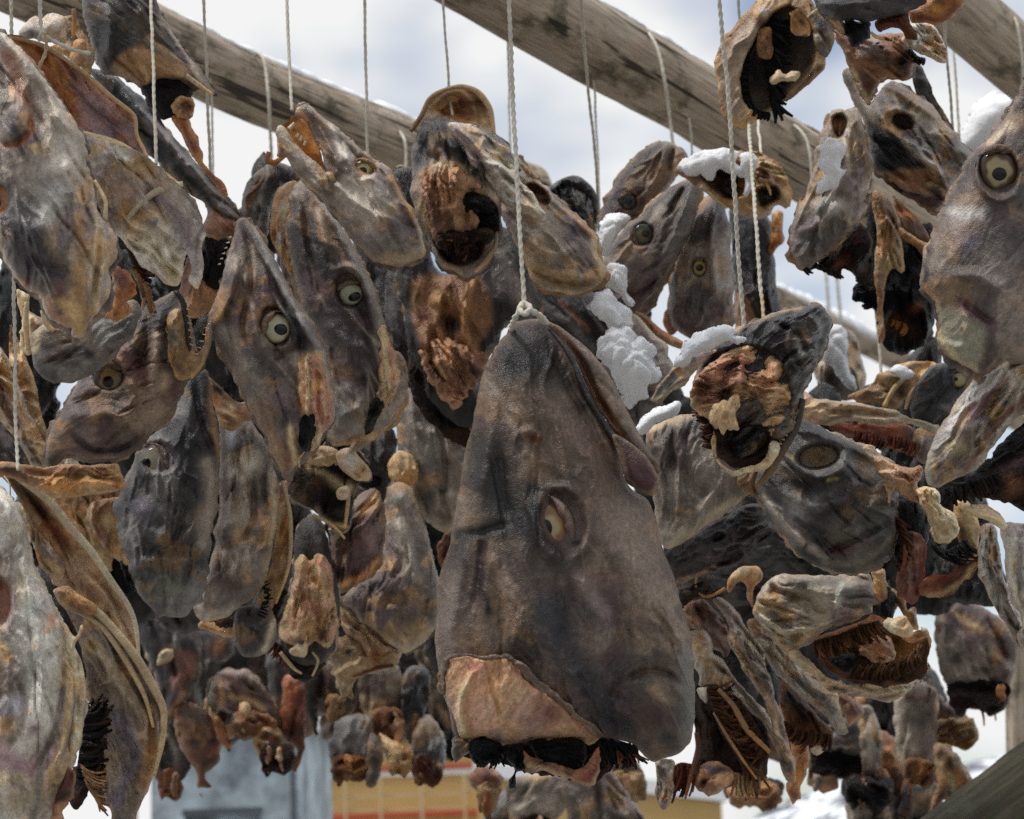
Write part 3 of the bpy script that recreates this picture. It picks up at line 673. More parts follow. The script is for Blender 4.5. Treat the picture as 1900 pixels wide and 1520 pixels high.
boxes('roof', [(xa - .15, xb + .15, Y1 - .2, Y1 + 5.2, zt1 + .003, zt1 + .2)], 'white', g)
boxes('corner_strip', [(xb - .12, xb - .06, Y1 - .04, Y1 - .003, 0, zt1)], 'dkgrey', g)
o = boxes('gate_post', [(wx(262, 24), wx(276, 24), 23.4, 23.6, 0, wz(1476, 24, 270))], 'brownwood'); tag(o, 'narrow brown post standing left of the pale grey shed', 'post')
D2 = 45.0; Y2 = float(at(700, 1450, D2)[1])
g = empty('warehouse', (wx(720, D2), Y2, 0), 'ochre yellow warehouse with red bands and flat dark roof edge behind the heads', 'building')
za = wz(1380, D2, 600); xa, xb = wx(520, D2), wx(884, D2)
boxes('wall', [(xa, xb, Y2, Y2 + 8, 0, za)], 'yellow', g)
boxes('roof_edge', [(xa - .1, xb + .1, Y2 - .15, Y2 + 8, za + .003, za + .14)], 'dkgrey', g)
for y0 in (1432, 1519):
    z0 = wz(y0, D2, 700); boxes('red_band', [(xa, xb, Y2 - .05, Y2 - .003, z0, z0 + .11)], 'redtrim', g)
z0 = wz(1438, D2, 700); boxes('white_band', [(xa, xb, Y2 - .04, Y2 - .003, z0 - .05, z0 + .06)], 'white', g)
boxes('pale_band', [(xa, xb, Y2 - .04, Y2 - .003, wz(1404, D2, 600), wz(1396, D2, 600))], 'white', g)
s_ = empty('scaffolding', (wx(720, D2 - 1), Y2 - .9, 0), 'thin pale scaffolding standing before the ochre yellow warehouse', 'scaffolding')
for px_ in (612, 640, 706, 782, 862):
    x = wx(px_, D2 - 1, 1480); boxes('post', [(x - .028, x + .028, Y2 - .95, Y2 - .87, 0, wz(1436, D2 - 1, px_))], 'galv', s_)
for py_ in (1476, 1503):
    z0 = wz(py_, D2 - 1, 720); boxes('rail', [(wx(600, D2 - 1), wx(876, D2 - 1), Y2 - .86, Y2 - .80, z0 - .022, z0 + .022)], 'galv', s_)
g = empty('low_annex', (wx(1100, 40.), 40, 0), 'low ochre annex with a sloping snowy roof right of the warehouse', 'building')
y3 = float(at(1100, 1450, 40.)[1]); xa, xb = wx(884, 40.), wx(1336, 40.); z1, z2 = wz(1440, 40., 884), wz(1489, 40., 1336)
V = [(xa, y3, 0), (xb, y3, 0), (xb, y3, z2), (xa, y3, z1), (xa, y3 + 4, 0), (xb, y3 + 4, 0), (xb, y3 + 4, z2), (xa, y3 + 4, z1)]
new_obj('wall', V, [(0, 1, 2, 3), (1, 5, 6, 2), (5, 4, 7, 6), (4, 0, 3, 7), (3, 2, 6, 7), (0, 4, 5, 1)], 'yellow', g, smooth=False)
V = [(xa - .05, y3 - .1, z1 + .003), (xb + .1, y3 - .1, z2 + .003), (xb + .1, y3 + 4, z2 + .003), (xa - .05, y3 + 4, z1 + .003)]; V += [(a, b_, c + .26) for a, b_, c in V]
new_obj('snowy_roof', V, [(3, 2, 1, 0), (4, 5, 6, 7), (0, 1, 5, 4), (1, 2, 6, 5), (2, 3, 7, 6), (3, 0, 4, 7)], 'snow', g, smooth=False)

# ------------------------------------------------------------------ poles of the drying rack
def mossy_mat():
    m = M['wood'].copy(); m.name = 'mossy_wood'
    for n in m.node_tree.nodes:
        if n.type == 'VALTORGB':
            for e, c in zip(n.color_ramp.elements, ((.03, .027, .02, 1), (.075, .065, .045, 1), (.16, .135, .095, 1))): e.color = c
        if n.type == 'MIX' and n.data_type == 'RGBA' and n.inputs[7].default_value[0] < .1: n.inputs[7].default_value = (.05, .062, .022, 1)
        if n.type == 'MIX' and n.data_type == 'RGBA' and n.inputs[7].default_value[0] > .3: n.inputs[7].default_value = (.13, .135, .085, 1)
    return m
M['mossy'] = mossy_mat()
def pole(label, pts, r0, r1, name='rack_pole', seed=1, cat='pole', group='weathered poles of the drying rack', frost=None, mat='wood'):
    P = np.array([at(*a) for a in pts]); n = 90
    t = np.linspace(0, len(P) - 1, n); Q = np.stack([np.interp(t, range(len(P)), P[:, k]) for k in range(3)], 1)
    for _ in range(30): Q[1:-1] = (Q[:-2] + Q[2:] + 2 * Q[1:-1]) / 4
    X = (Q[-1] - Q[0]); ln = np.linalg.norm(X); X /= ln; Zu = np.array([0, 0, 1.0]); Yv = np.cross(Zu, X); Yv /= np.linalg.norm(Yv); Zv = np.cross(X, Yv)
    R = np.stack([X, Yv, Zv], 1); loc = (Q - Q[0]) @ R
    sd = 36; a = np.arange(sd) * 2 * pi / sd; uu = loc[:, 0][:, None] * 6
    rr = np.linspace(r0, r1, n)[:, None] * (1 + .22 * (fbm(uu + a[None] * 0, np.cos(a)[None] * 1.2 + uu * 0 + 3, seed, 3) - .5) + .10 * (fbm(uu * .5, a[None] * 3 + uu * 0, seed + 2, 2) - .5))
    V = np.stack([loc[:, 0][:, None] + 0 * rr, loc[:, 1][:, None] + np.cos(a) * rr, loc[:, 2][:, None] + np.sin(a) * rr], -1).reshape(-1, 3)
    F = [(i * sd + j, i * sd + (j + 1) % sd, (i + 1) * sd + (j + 1) % sd, (i + 1) * sd + j) for i in range(n - 1) for j in range(sd)]
    F += [tuple(range(sd)), tuple((n - 1) * sd + j for j in range(sd))[::-1]]
    o = new_obj(name, V, F, mat, None, origin=(0, 0, 0))
    o.matrix_world = Matrix(((R[0, 0], R[0, 1], R[0, 2], Q[0, 0]), (R[1, 0], R[1, 1], R[1, 2], Q[0, 1]), (R[2, 0], R[2, 1], R[2, 2], Q[0, 2]), (0, 0, 0, 1)))
    tag(o, label, cat, group)
    if frost:
        fl, t0, t1, hgt, wid = frost
        k = np.linspace(t0, t1, 120); C = np.stack([np.interp(k, np.linspace(0, 1, n), Q[:, c]) for c in range(3)], 1); rk = np.interp(k, [0, 1], [r0, r1])
        sd2 = 14; b = np.arange(sd2) * 2 * pi / sd2; arc = k * ln * 40
        hh = hgt * (.3 + 1.2 * fbm(arc, arc * 0 + seed, seed, 3)) * np.sin(np.linspace(0, pi, 120))**.4
        ww = wid * (.6 + .8 * fbm(arc * .7, arc * 0 + 7, seed + 3, 3))
        VV = C[:, None] + Zv * ((rk * .985)[:, None, None] + (np.sin(b)[None] * hh[:, None] * (1 + .3 * (vnoise(arc[:, None] * 1.5, b[None] * 2, 5) - .5)))[..., None]) + Yv * (np.cos(b)[None] * ww[:, None])[..., None] \
            - Zv * ((np.abs(np.cos(b))[None] * ww[:, None])**2 / (2 * rk[:, None]))[..., None]
        FF = [(i * sd2 + j, (i + 1) * sd2 + j, (i + 1) * sd2 + (j + 1) % sd2, i * sd2 + (j + 1) % sd2) for i in range(119) for j in range(sd2)]
        FF += [tuple(range(sd2)), tuple(119 * sd2 + j for j in range(sd2))[::-1]]
        tag(new_obj('snow_strip', VV.reshape(-1, 3), FF, 'snow'), fl, 'snow', 'snow lying on the poles')
    return o
pole('brown weathered pole running down behind the left cluster from the top left corner', [(-420,-270,2.5),(0,-62,2.82),(240,55,3.05),(479,172,3.3),(741,271,3.6),(980,355,3.85)], .053, .049, seed=3, frost=('thin snow strip along the top of the left brown pole', .42, .93, .012, .03))
pole('grey lichen stained pole crossing down behind the centre string', [(500,-290,2.65),(900,-39,2.9),(1200,138,3.15),(1480,300,3.4),(1720,439,3.68),(2050,630,3.95)], .058, .056, seed=9, frost=('thin snow strip along the top of the grey middle pole', .28, .62, .010, .03))
pole('grey pole cutting across the top right corner', [(1560,-175,2.75),(1843,79,2.95),(1950,170,3.03),(2120,310,3.15)], .045, .045, seed=15)
pole('thin distant pale pole behind the wrinkled black snout', [(1330,500,6.6),(1444,556,6.9),(1604,637,7.2),(1800,735,7.6),(2400,1040,8.6)], .038, .038, seed=21, frost=('snow strip on the distant thin pole', .2, .8, .03, .035))
pole('short snow laden brace behind the large bright eyed head at the right edge', [(1770,330,3.3),(1850,250,3.3),(1960,140,3.3)], .026, .03, seed=27)
snow('thick soft snow heap on the brace at the right edge', 3.24, [(1768,268),(1786,235),(1800,205),(1825,178),(1845,166),(1862,174),(1900,120),(1930,110),(1930,190),(1890,225),(1860,250),(1830,285),(1800,292),(1778,285)], h=34, lump=4, rag=3, step=4)
pole('thick mossy brace in the lower right corner', [(1690,1650,2.9),(1860,1524,2.95),(2060,1376,3.0)], .070, .070, seed=33, mat='mossy')
pole('upright grey post at the lower right edge behind the brace', [(1890,1800,3.9),(1887,1300,3.9),(1884,1100,3.9)], .020, .020, seed=39)
pole('front pole carrying the nearest strings, above the picture', [(-500,-330,1.95),(900,-340,1.92),(2500,-330,1.98)], .05, .05, seed=45)
pole('second pole carrying the farther strings, above the picture', [(-500,-250,2.36),(900,-260,2.36),(2500,-250,2.40)], .05, .05, seed=51)
# ------------------------------------------------------------------ the large head in the middle
def zc(pts, ox=780, oy=540, s=1.6167):
    return [(ox + p[0] / s, oy + p[1] / s) + tuple(p[2:]) for p in pts]
D = 1.85
hd = head('largest dark brown fish head hanging nose up on its own string at the centre front', 985, 595, D)
body = piece('skin', D, zc([(255,130),(270,100),(330,86),(395,97),(430,150),(465,205),(500,280),(545,370),(590,440),(612,560),(640,600),(690,640),(715,720),(740,800),(770,900),(800,1000),(820,1100),(823,1200),(817,1310),(802,1360),(760,1395),(705,1412),(665,1395),(640,1362),(600,1345),(540,1340),(490,1345),(400,1345),(330,1350),(240,1362),(150,1350),(112,1345),(92,1290),(65,1200),(48,1080),(48,980),(60,850),(90,760),(105,660),(135,480),(160,400),(175,300),(200,220)]),
    h=118, hb=-80, parent=hd, pal='brown', step=2.4, rag=1.6, wr=3.4, wl=80, mix=0.9, bright=.80,
    f=[('p', [(1003,950),(1012,925),(1030,908),(1052,914),(1074,935),(1086,960),(1088,981),(1083,1009),(1068,1026),(1052,1031),(1035,1018),(1020,1003),(1006,981)], -10, 13),
       ('s', zc([(362,600),(350,680),(372,760),(420,815)]), 14, 12),                     # brow ridge left of the eye
       ('s', zc([(380,590),(440,590),(500,650),(505,740),(470,800)]), 9, 6),
       ('s', zc([(330,110),(320,200),(330,330),(350,420)]), 26, 7), ('s', zc([(380,130),(430,260),(520,420),(590,560),(640,640)]), 8, -7),
       ('s', zc([(300,110),(240,220),(210,420),(180,620)]), 14, 6), ('s', zc([(190,720),(180,850),(160,950)]), 9, -6),
       ('s', zc([(70,700),(110,725),(190,720),(270,695)]), 8, -5), ('s', zc([(240,480),(250,600),(270,690)]), 10, -6),
       ('s', zc([(140,760),(110,900),(90,1050)]), 12, 5), ('s', zc([(205,780),(190,900),(200,1000)]), 14, 5),
       ('s', zc([(610,1170),(680,1140),(740,1150),(790,1190)]), 7, -6), ('s', zc([(600,1180),(560,1250),(580,1320)]), 10, -5),
       ('c', zc([(690,1240)])[0][0], zc([(690,1240)])[0][1], 55, 60, 0, 17), ('c', 1225, 1150, 30, 60, 0, 8),
       ('s', zc([(430,880),(450,960),(430,1060)]), 18, -5), ('s', zc([(560,760),(640,840),(700,960)]), 22, 6),
       ('c', 991, 814, 7, 9, 0, -8), ('s', zc([(295,430),(330,420),(360,450)]), 9, 5),
       ('s', zc([(700,960),(740,1010),(760,1080)]), 5, -5), ('s', zc([(520,900),(600,1000),(640,1090)]), 14, -4)],
    z=[('p', zc([(250,110),(400,110),(430,160),(500,290),(600,440),(620,560),(560,440),(440,320),(350,330),(240,310),(200,250)]), 50, (38,36,40)),
       ('s', zc([(230,540),(260,640),(300,700),(360,760),(420,820)]), 38, (40,41,45)), ('s', zc([(340,590),(345,690),(380,790)]), 24, (32,34,40)),
       ('s', zc([(85,720),(140,735),(220,715),(330,720)]), 13, (40,40,44)), ('s', zc([(190,500),(215,600),(230,690)]), 40, (60,57,56)),
       ('c', 850, 1100, 60, (96,80,74)), ('s', zc([(185,760),(180,860),(200,960)]), 10, (62,48,46)),
       ('p', zc([(520,560),(640,600),(690,650),(740,820),(760,950),(700,940),(600,900),(560,780),(510,680)]), 60, (134,116,102)),
       ('s', zc([(440,450),(500,520),(560,570)]), 45, (112,92,78)), ('s', zc([(350,330),(370,420),(420,480)]), 40, (104,86,74)),
       ('c', 1100, 1130, 55, (86,72,78)), ('s', zc([(380,950),(440,1080),(520,1200),(600,1310)]), 42, (62,62,68)),
       ('c', 1150, 1250, 34, (68,44,52)), ('c', 1200, 1275, 40, (82,74,62)), ('s', zc([(700,1190),(740,1230)]), 12, (150,124,96)),
       ('c', 1218, 1330, 45, (78,54,52)), ('s', zc([(790,1100),(812,1220),(800,1350)]), 16, (112,104,98)),
       ('c', 1235, 1370, 18, (56,54,56)), ('s', zc([(480,860),(560,960)]), 16, (126,108,104)), ('c', 990, 1050, 50, (98,84,78)),
       ('c', 991, 814, 8, (130,70,38)), ('p', [(1003,950),(1012,925),(1030,908),(1052,914),(1074,935),(1086,960),(1088,981),(1083,1009),(1068,1026),(1052,1031),(1035,1018),(1020,1003),(1006,981)], 6, (104,88,82)),
       ('c', 1070, 1010, 10, (60,40,46)), ('s', zc([(100,860),(80,960),(80,1080)]), 18, (118,104,96))])
CUR[0], CUR[1] = hd, D
ey(1008, 985, 50, body, lid=25, lc=(112, 92, 88), cov=.62, sink=4, sq=1.12, rot=18, pupil=0.37, po=(0, -1), ring=(196,178,132), outer=(160,120,74), edge=(126,98,74), rw=(.48,.66), dome=0.42, psq=1.25)
piece('lower_jaw', D, zc([(372,93),(410,102),(452,132),(512,182),(570,260),(612,340),(652,420),(692,488),(719,520),(712,548),(680,515),(636,478),(590,432),(560,392),(520,332),(482,240),(450,185),(410,130)]),
    h=16, hb=-22, pal='brown', step=2.4, on=None, off=20, wr=1.5, parent=hd, ax=-60,
    z=[('s', zc([(400,112),(470,190),(520,300),(580,400),(640,470)]), 7, (104,56,28)), ('s', zc([(420,105),(520,200),(600,340),(690,490)]), 8, (120,106,96)), ('c', 1217, 868, 12, (124,92,76))],
    f=[('s', zc([(420,130),(490,220),(540,330),(610,430)]), 5, -9)])
tubes('teeth', [([ (x, y), (x + 5, y + 5)], [2.0, 0.7], [64, 66]) for x, y in [tuple(q) for q in spline(zc([(470,205),(500,270),(530,330),(560,385)]), 5, False)]], D, 'bone', hd, 'gill', 5)
piece('upper_lip', D, zc([(380,110),(440,165),(475,235),(505,300),(550,380),(600,445),(640,470),(620,475),(575,450),(530,380),(480,300),(455,225),(420,165)]), h=9, hb=-9, pal='dark', step=2.4, off=44, wr=1, parent=hd)
piece('jaw_tab', D, zc([(575,430),(620,448),(680,498),(713,560),(707,600),(690,616),(640,590),(617,572),(597,500)]), h=16, hb=-16, pal='brown', step=2.4, off=58, wr=1.2, parent=hd,
    z=[('p', zc([(600,440),(680,500),(713,570),(690,612),(630,585)]), 10, (84,52,54)), ('s', zc([(590,440),(640,470),(690,510)]), 6, (60,46,42))])
fl = piece('flesh', D, zc([(62,1165),(78,1112),(130,1095),(190,1102),(250,1096),(290,1120),(330,1160),(380,1200),(430,1240),(480,1290),(541,1330),(505,1363),(470,1342),(400,1352),(340,1345),(280,1352),(237,1368),(190,1342),(142,1357),(120,1345),(100,1290),(75,1210)]),
    h=16, hb=-6, pal='flesh', mat='flesh', step=2.4, rag=2.0, on=body, off=4, pw=0.35, wr=2.4, wl=40, mix=.6, parent=hd, ax=65,
    z=[('s', zc([(150,1150),(118,1250),(140,1352)]), 8, (224,200,156)), ('s', zc([(196,1104),(215,1200),(248,1290)]), 6, (220,180,130)), ('s', zc([(350,1185),(430,1268),(505,1357)]), 8, (226,190,148)),
       ('c', 880, 1235, 30, (178,120,98)), ('p', zc([(150,1170),(200,1130),(240,1280),(200,1330),(150,1310)]), 20, (186,144,120)), ('s', zc([(290,1130),(400,1230),(500,1320)]), 10, (150,98,76)),
       ('c', 985, 1340, 40, (150,118,108)), ('c', 1020, 1330, 25, (120,78,70)), ('c', 920, 1375, 22, (112,98,96)), ('c', 910, 1270, 25, (196,150,112))],
    f=[('s', zc([(150,1150),(118,1250),(140,1352)]), 6, 9), ('s', zc([(196,1104),(215,1200),(248,1290)]), 4, -5), ('s', zc([(350,1185),(430,1268),(505,1357)]), 6, 9), ('s', zc([(300,1140),(420,1250)]), 5, -5)])
piece('torn_edge', D, zc([(54,1172),(68,1106),(128,1084),(190,1092),(250,1086),(296,1110),(338,1152),(386,1194),(436,1232),(486,1282),(545,1322),(552,1334),(536,1338),(476,1296),(424,1247),(374,1207),(324,1166),(284,1126),(250,1102),(190,1107),(134,1101),(86,1116),(70,1172),(72,1206),(62,1206)]),
    h=6, hb=-8, pal='brown', step=2.0, rag=2.6, ragl=9, on=body, off=13, wr=2, wl=20, parent=hd, ncr=0, z=[('s', zc([(62,1180),(78,1108),(190,1098),(290,1118),(400,1215),(540,1332)]), 5, (104,84,74))])
for nm, pts, pl, zz in (('gut', [(150,1345),(200,1342),(245,1360),(250,1395),(235,1420),(215,1400),(200,1425),(170,1428),(150,1395)], 'black', 30),
                    ('gut', [(245,1365),(300,1360),(320,1400),(310,1440),(290,1440),(285,1490),(268,1495),(265,1465),(285,1440),(258,1400)], 'black', 42),
                    ('gut', [(325,1350),(400,1345),(470,1340),(500,1370),(490,1430),(470,1445),(420,1430),(360,1420)], 'black', 36),
                    ('throat_bone', [(300,1375),(340,1400),(400,1412),(470,1435),(510,1400),(535,1360),(542,1400),(535,1440),(525,1480),(490,1484),(440,1462),(400,1450),(350,1440),(315,1440)], 'meat', 50),
                    ('skin_flap', [(95,1340),(130,1345),(160,1360),(145,1385),(120,1400),(105,1415),(95,1385)], 'brown', 20)):
    piece(nm, D, zc(pts), h=24, hb=-22, pal=pl, mat='flesh' if nm == 'throat_bone' else ('skin' if nm == 'skin_flap' else 'gut'), step=2.4, rag=3.5, ragl=9, off=zz, wr=5, wl=16, parent=hd,
          z=[('s', zc([(310,1425),(370,1440),(430,1455)]), 7, (214,178,132)), ('s', zc([(480,1470),(530,1440),(535,1380)]), 9, (128,62,46))] if nm == 'throat_bone' else ())
piece('torn_gut', D + .02, zc([(112,1340),(250,1350),(400,1340),(540,1335),(640,1360),(660,1395),(600,1405),(560,1440),(535,1470),(480,1470),(420,1462),(330,1448),(290,1432),(240,1412),(200,1400),(150,1402),(118,1388)]), h=16, hb=-14, pal='cav', mat='gut', step=2.4, rag=6, ragl=9, wr=6, wl=18, parent=hd, z=[('c', 990, 1430, 16, (110,70,50)), ('c', 880, 1390, 14, (70,50,50))])
gills(D, zc([(165,1385),(200,1395),(238,1390)]), -75, 26, hd, 13, 'black', 2.6, 44, .8, .5, 3)
gills(D, zc([(530,1350),(570,1352),(620,1360)]), (-80, -40), 50, hd, 20, 'black', 3.6, 40, .5, .5, 4)
gills(D, zc([(590,1380),(620,1390),(640,1390)]), (-60, -30), 26, hd, 9, 'red', 2.4, 44, .6, .8, 5)
twine('white twine holding up the largest central fish head', [(943, -260, D + .06), (945, 0, D + .05), (958, 290, D + .02), (973, 570, D - .012)], r=4.0, lay=17)
twine('twine knot tied around the nose of the largest central head', [(948, 612, D - .008), (955, 590, D - .03), (966, 574, D - .035), (978, 565, D - .03), (983, 575, D - .045), (972, 583, D - .05), (964, 572, D - .045), (975, 563, D - .04), (988, 578, D - .045), (1003, 588, D - .035), (1014, 600, D - .02)], r=5.2, lay=18)
# ------------------------------------------------------------------ heads on the left
begin('pale scarred fish head with a hollow cheek hanging at the upper left edge', 40, 65, 1.80)
b = p('skin', q('A',(-150,190),(0,215),(30,230),(60,270),(130,330),(230,440),(330,580),(430,720),(530,860),(590,950),(608,1010),(608,1130),(630,1200),(655,1280),(665,1380)) +
      q('E',(668,110),(700,180),(770,260),(815,330),(828,470),(800,520),(768,560),(775,640),(790,700),(770,770),(730,830),(690,880),(640,930),(585,1045),(515,1050),(500,990),(430,960),(350,920),(310,860),(290,790),(240,740),(150,680),(90,600),(50,530),(10,460),(-150,350)),
      h=75, hb=-60, pal='mid', mat='pale', step=2.8, rag=3, ragl=10, wr=5, wl=70, ax=-70,
      f=[('s', q('A',(20,240),(160,400),(330,620),(430,850),(560,960)), 10, 12), ('s', q('A',(20,300),(130,520),(230,760),(330,900)), 11, -8), ('c', 26, 232, 26, 30, 0, 14), ('s', q('A',(0,1000),(90,1010),(200,930),(215,800)), 6, -9),
         ('s', q('E',(670,80),(690,300),(640,600),(600,930)), 6, 7), ('s', q('E',(730,220),(740,420),(700,700),(690,850)), 5, 7), ('s', q('E',(700,200),(690,480),(660,760)), 5, -8),
         ('s', q('E',(400,50),(330,200),(200,330)), 14, 6), ('s', q('E',(540,120),(480,350),(300,500)), 16, 6), ('s', q('E',(180,470),(330,560),(500,600)), 12, -6), ('c', 125, 310, 30, 22, 60, 8), ('p', ell(-6, 372, 26, 30), -14, 6)],
      z=[('p', q('A',(0,250),(60,280),(330,600),(590,960),(600,1300),(400,1250),(300,980),(120,560),(0,420)), 30, (160,150,138)), ('s', q('A',(10,220),(160,370),(330,560),(480,760)), 7, (206,198,184)), ('s', q('A',(40,380),(120,560),(200,720)), 12, (150,112,96)),
         ('c', 26, 236, 28, (74,70,74)), ('s', q('A',(20,1020),(110,1020),(210,940),(230,820)), 6, (150,98,70)), ('p', q('E',(0,60),(250,60),(400,260),(330,420),(160,560),(0,400)), 40, (98,92,98)), ('c', 60, 480, 34, (78,80,90)),
         ('s', q('E',(170,460),(330,500),(420,620)), 22, (84,66,78)), ('c', 112, 540, 18, (110,60,64)), ('s', q('E',(400,0),(340,200)), 22, (190,184,176)), ('s', q('E',(560,200),(580,500),(560,800)), 12, (150,118,84)), ('s', q('E',(690,120),(700,400),(680,820)), 9, (172,152,124)),
         ('s', q('E',(90,620),(300,800),(420,940),(560,1010)), 7, (150,100,62)), ('c', 126, 313, 4, (120,70,44)), ('c', 78, 310, 3, (120,76,50)), ('p', ell(-6, 372, 24, 28), 6, (140,90,54)), ('c', 90, 300, 30, (186,176,164)), ('s', q('E',(500,820),(540,920),(570,1030)), 10, (196,164,116))])
ey(-8, 376, 22, b, pupil=.6, ring=(150,110,70), outer=(150,100,60), sink=10)
rods('bone_splinter', [(q('E',(740,220),(745,100),(720,40),(665,-60)), [5, 4, 4, 3], [60, 62, 50])])

begin('open amber mouth of a fish head tied with knotted twine at the upper left', 80, 70, 1.96)
p('mouth_lining', q('A',(50,262),(160,262),(320,330),(470,430),(600,530),(760,670),(830,720),(930,800),(960,890),(965,960),(1040,1110),(900,1100),(760,980),(690,965),(600,980),(520,870),(420,740),(300,560),(150,360)), h=-26, hb=-34, pal='amber', mat='flesh', step=3, wr=5, ax=-50,
  z=[('p', q('A',(420,420),(600,540),(780,680),(940,820),(960,960),(1030,1100),(760,980),(640,960),(530,840),(500,640)), 30, (150,124,128)), ('c', 218, 240, 22, (176,112,60)), ('s', q('A',(480,600),(620,720),(760,850),(800,960)), 4, (92,66,84)), ('s', q('A',(700,960),(850,900),(940,920)), 14, (140,116,134)), ('s', q('A',(150,330),(330,560),(500,820)), 18, (128,70,32))],
  f=[('s', q('A',(480,600),(620,720),(760,850),(800,960)), 5, 6), ('s', q('A',(560,500),(720,700),(900,880)), 12, 8)])
rods('mouth_edge', [(q('A',(60,258),(320,330),(600,520),(780,680),(945,815),(965,950),(1040,1110)), [3, 5, 4, 5, 4, 3], [6, 8])], seed=3, pal='horn')
p('gill_cover', q('A',(575,935),(640,945),(690,970),(760,970),(850,1030),(1000,1080),(1150,1200),(1250,1290),(1300,1350),(1360,1400),(1400,1470)) + q('E',(1440,250),(1465,330),(1435,420),(1448,540),(1435,600),(1395,705),(1340,660),(1345,560),(1310,450),(1310,500),(1290,600),(1245,690),(1130,640),(1020,560),(930,450),(860,340),(820,330),(760,230),(700,120),(640,-40),(610,-130),(600,-250)),
  dd=-.03, h=-40, hb=-48, pal='pale', mat='pale', step=3, wr=6, rag=3, ax=-55, off=24,
  z=[('p', q('E',(680,-60),(900,-100),(1250,100),(1350,300),(1200,120),(980,60),(860,140)), 30, (146,120,100)), ('c', 235, 395, 26, (150,108,62)), ('c', 290, 440, 36, (176,164,142)), ('c', 320, 500, 24, (196,184,150)), ('s', q('E',(1100,20),(1280,250),(1390,560)), 18, (134,120,122)), ('s', q('E',(1300,20),(1420,200),(1400,420)), 8, (100,90,84)), ('c', 281, 418, 10, (110,118,122))],
  f=[('s', q('E',(1100,250),(1180,450),(1200,600)), 6, 6), ('s', q('E',(960,60),(1150,250),(1290,480)), 12, 8), ('s', q('E',(1280,40),(1400,260),(1390,500)), 9, 8), ('s', q('E',(1160,330),(1250,560)), 5, -5)])
rods('gill_edge', [(q('A',(580,940),(690,975),(870,1040),(1100,1200),(1260,1310)), [6, 9, 8, 10, 6], [34, 30, 26, 22]), (q('A',(620,1040),(800,1110),(1000,1200),(1150,1290)), [4, 6, 5, 3], [24, 18])], pal='bone', mat='pale', seed=1)
rods('hyoid_bone', [(q('E',(815,350),(860,270),(960,140),(1070,40),(1180,-10),(1290,-35)), [5, 4.5, 5, 6, 7, 8, 5], [46, 52, 50, 44])], seed=2)
gl(q('E',(770,180),(850,330),(920,480),(960,640)), (-10, -60), 38, 34, 'gill', w=4.5, z=14, curl=.7)
p('gill_arch', q('E',(780,560),(860,560),(940,640),(960,740),(900,800),(920,870),(850,920),(740,920),(730,870),(790,780)), dd=-.03, h=14, hb=-10, pal='amber', mat='flesh', off=30, rag=5, ragl=8, z=[('c', 228, 518, 22, (112,64,56)), ('c', 212, 585, 16, (150,96,50))])
gl(q('E',(930,560),(1000,640),(1060,720)), (-60, -100), 46, 16, 'horn', w=5, z=22)
twine('twine with a loose tail knotted through an amber mouth at upper left', [(71, -220, 1.93), (75, 0, 1.93), (77, 50, 1.92), (80, 66, 1.915), (72, 74, 1.91), (78, 60, 1.905), (86, 68, 1.905), (100, 76, 1.91), (130, 90, 1.91), (150, 96, 1.91), (168, 99, 1.91)], r=3.6)
twine('stained twine end passing into the amber mouth below the knot', [(82, 60, 1.90), (85, 78, 1.905), (83, 100, 1.91), (74, 120, 1.91), (68, 138, 1.93)], r=3.4, mat='oldcord')
twine('white twine behind the pale scarred head at the far left', [(20, -250, 2.05), (22, 0, 2.0), (24, 200, 1.97), (26, 520, 1.95), (29, 760, 1.92), (33, 872, 1.885)], r=3.3)

begin('small upturned grey mouth and bones beneath the left pole', 100, 60, 2.05)
p('lip', q('A',(130,250),(200,160),(250,128),(300,150),(330,105),(390,95),(450,120),(465,150),(440,200),(465,300),(400,300),(330,290),(260,270)), h=26, pal='pale', mat='pale', rag=3, z=[('c', 64, 42, 7, (150,104,70)), ('c', 100, 42, 14, (190,184,176)), ('c', 52, 60, 14, (84,74,74))])
p('throat', q('A',(440,130),(520,120),(560,180),(620,260),(660,340),(655,450),(640,550),(600,500),(560,470),(500,420),(420,380),(350,330),(400,300),(470,300),(450,230)), dd=.02, h=22, pal='horn', mat='flesh', rag=4, z=[('c', 125, 60, 16, (40,28,22)), ('c', 165, 95, 12, (140,130,124)), ('c', 130, 105, 14, (150,90,50))])
p('jaw_bone', q('A',(520,300),(560,280),(595,285),(605,340),(600,420),(560,480),(500,450),(480,400)), dd=-.03, h=14, pal='horn', mat='bone', rag=2)
rods('bone_spike', [(q('A',(520,60),(525,160),(515,270)), [4, 5, 3], [30, 30])], pal='horn')

begin('dark fish head with torn throat and orange gullet across the left pole', 200, 20, 2.12)
b = p('skin', [(150,-60),(260,-60),(300,30),(345,95),(380,138),(397,174),(372,163),(352,168),(330,150),(300,150),(270,165),(240,150),(222,140),(205,137),(190,134),(174,110),(165,60),(152,10)], h=52, hb=-45, pal='slate', wr=5, rag=2,
  z=[('p', [(206,120),(225,95),(255,82),(290,95),(330,115),(350,140),(330,150),(290,150),(270,165),(240,150),(215,142)], 10, (150,116,84)), ('s', [(232,100),(262,128),(275,150)], 4, (176,148,112)), ('s', [(280,70),(320,110),(350,135)], 7, (164,140,118)), ('s', [(300,40),(350,108),(392,170)], 6, (164,152,138)), ('c', 190, 60, 30, (44,42,44)), ('c', 260, 40, 30, (96,84,72))],
  f=[('s', [(232,100),(262,128),(275,150)], 4, -4), ('s', [(200,0),(205,60),(200,110)], 12, 8), ('s', [(250,0),(290,60),(340,120)], 8, 7)])
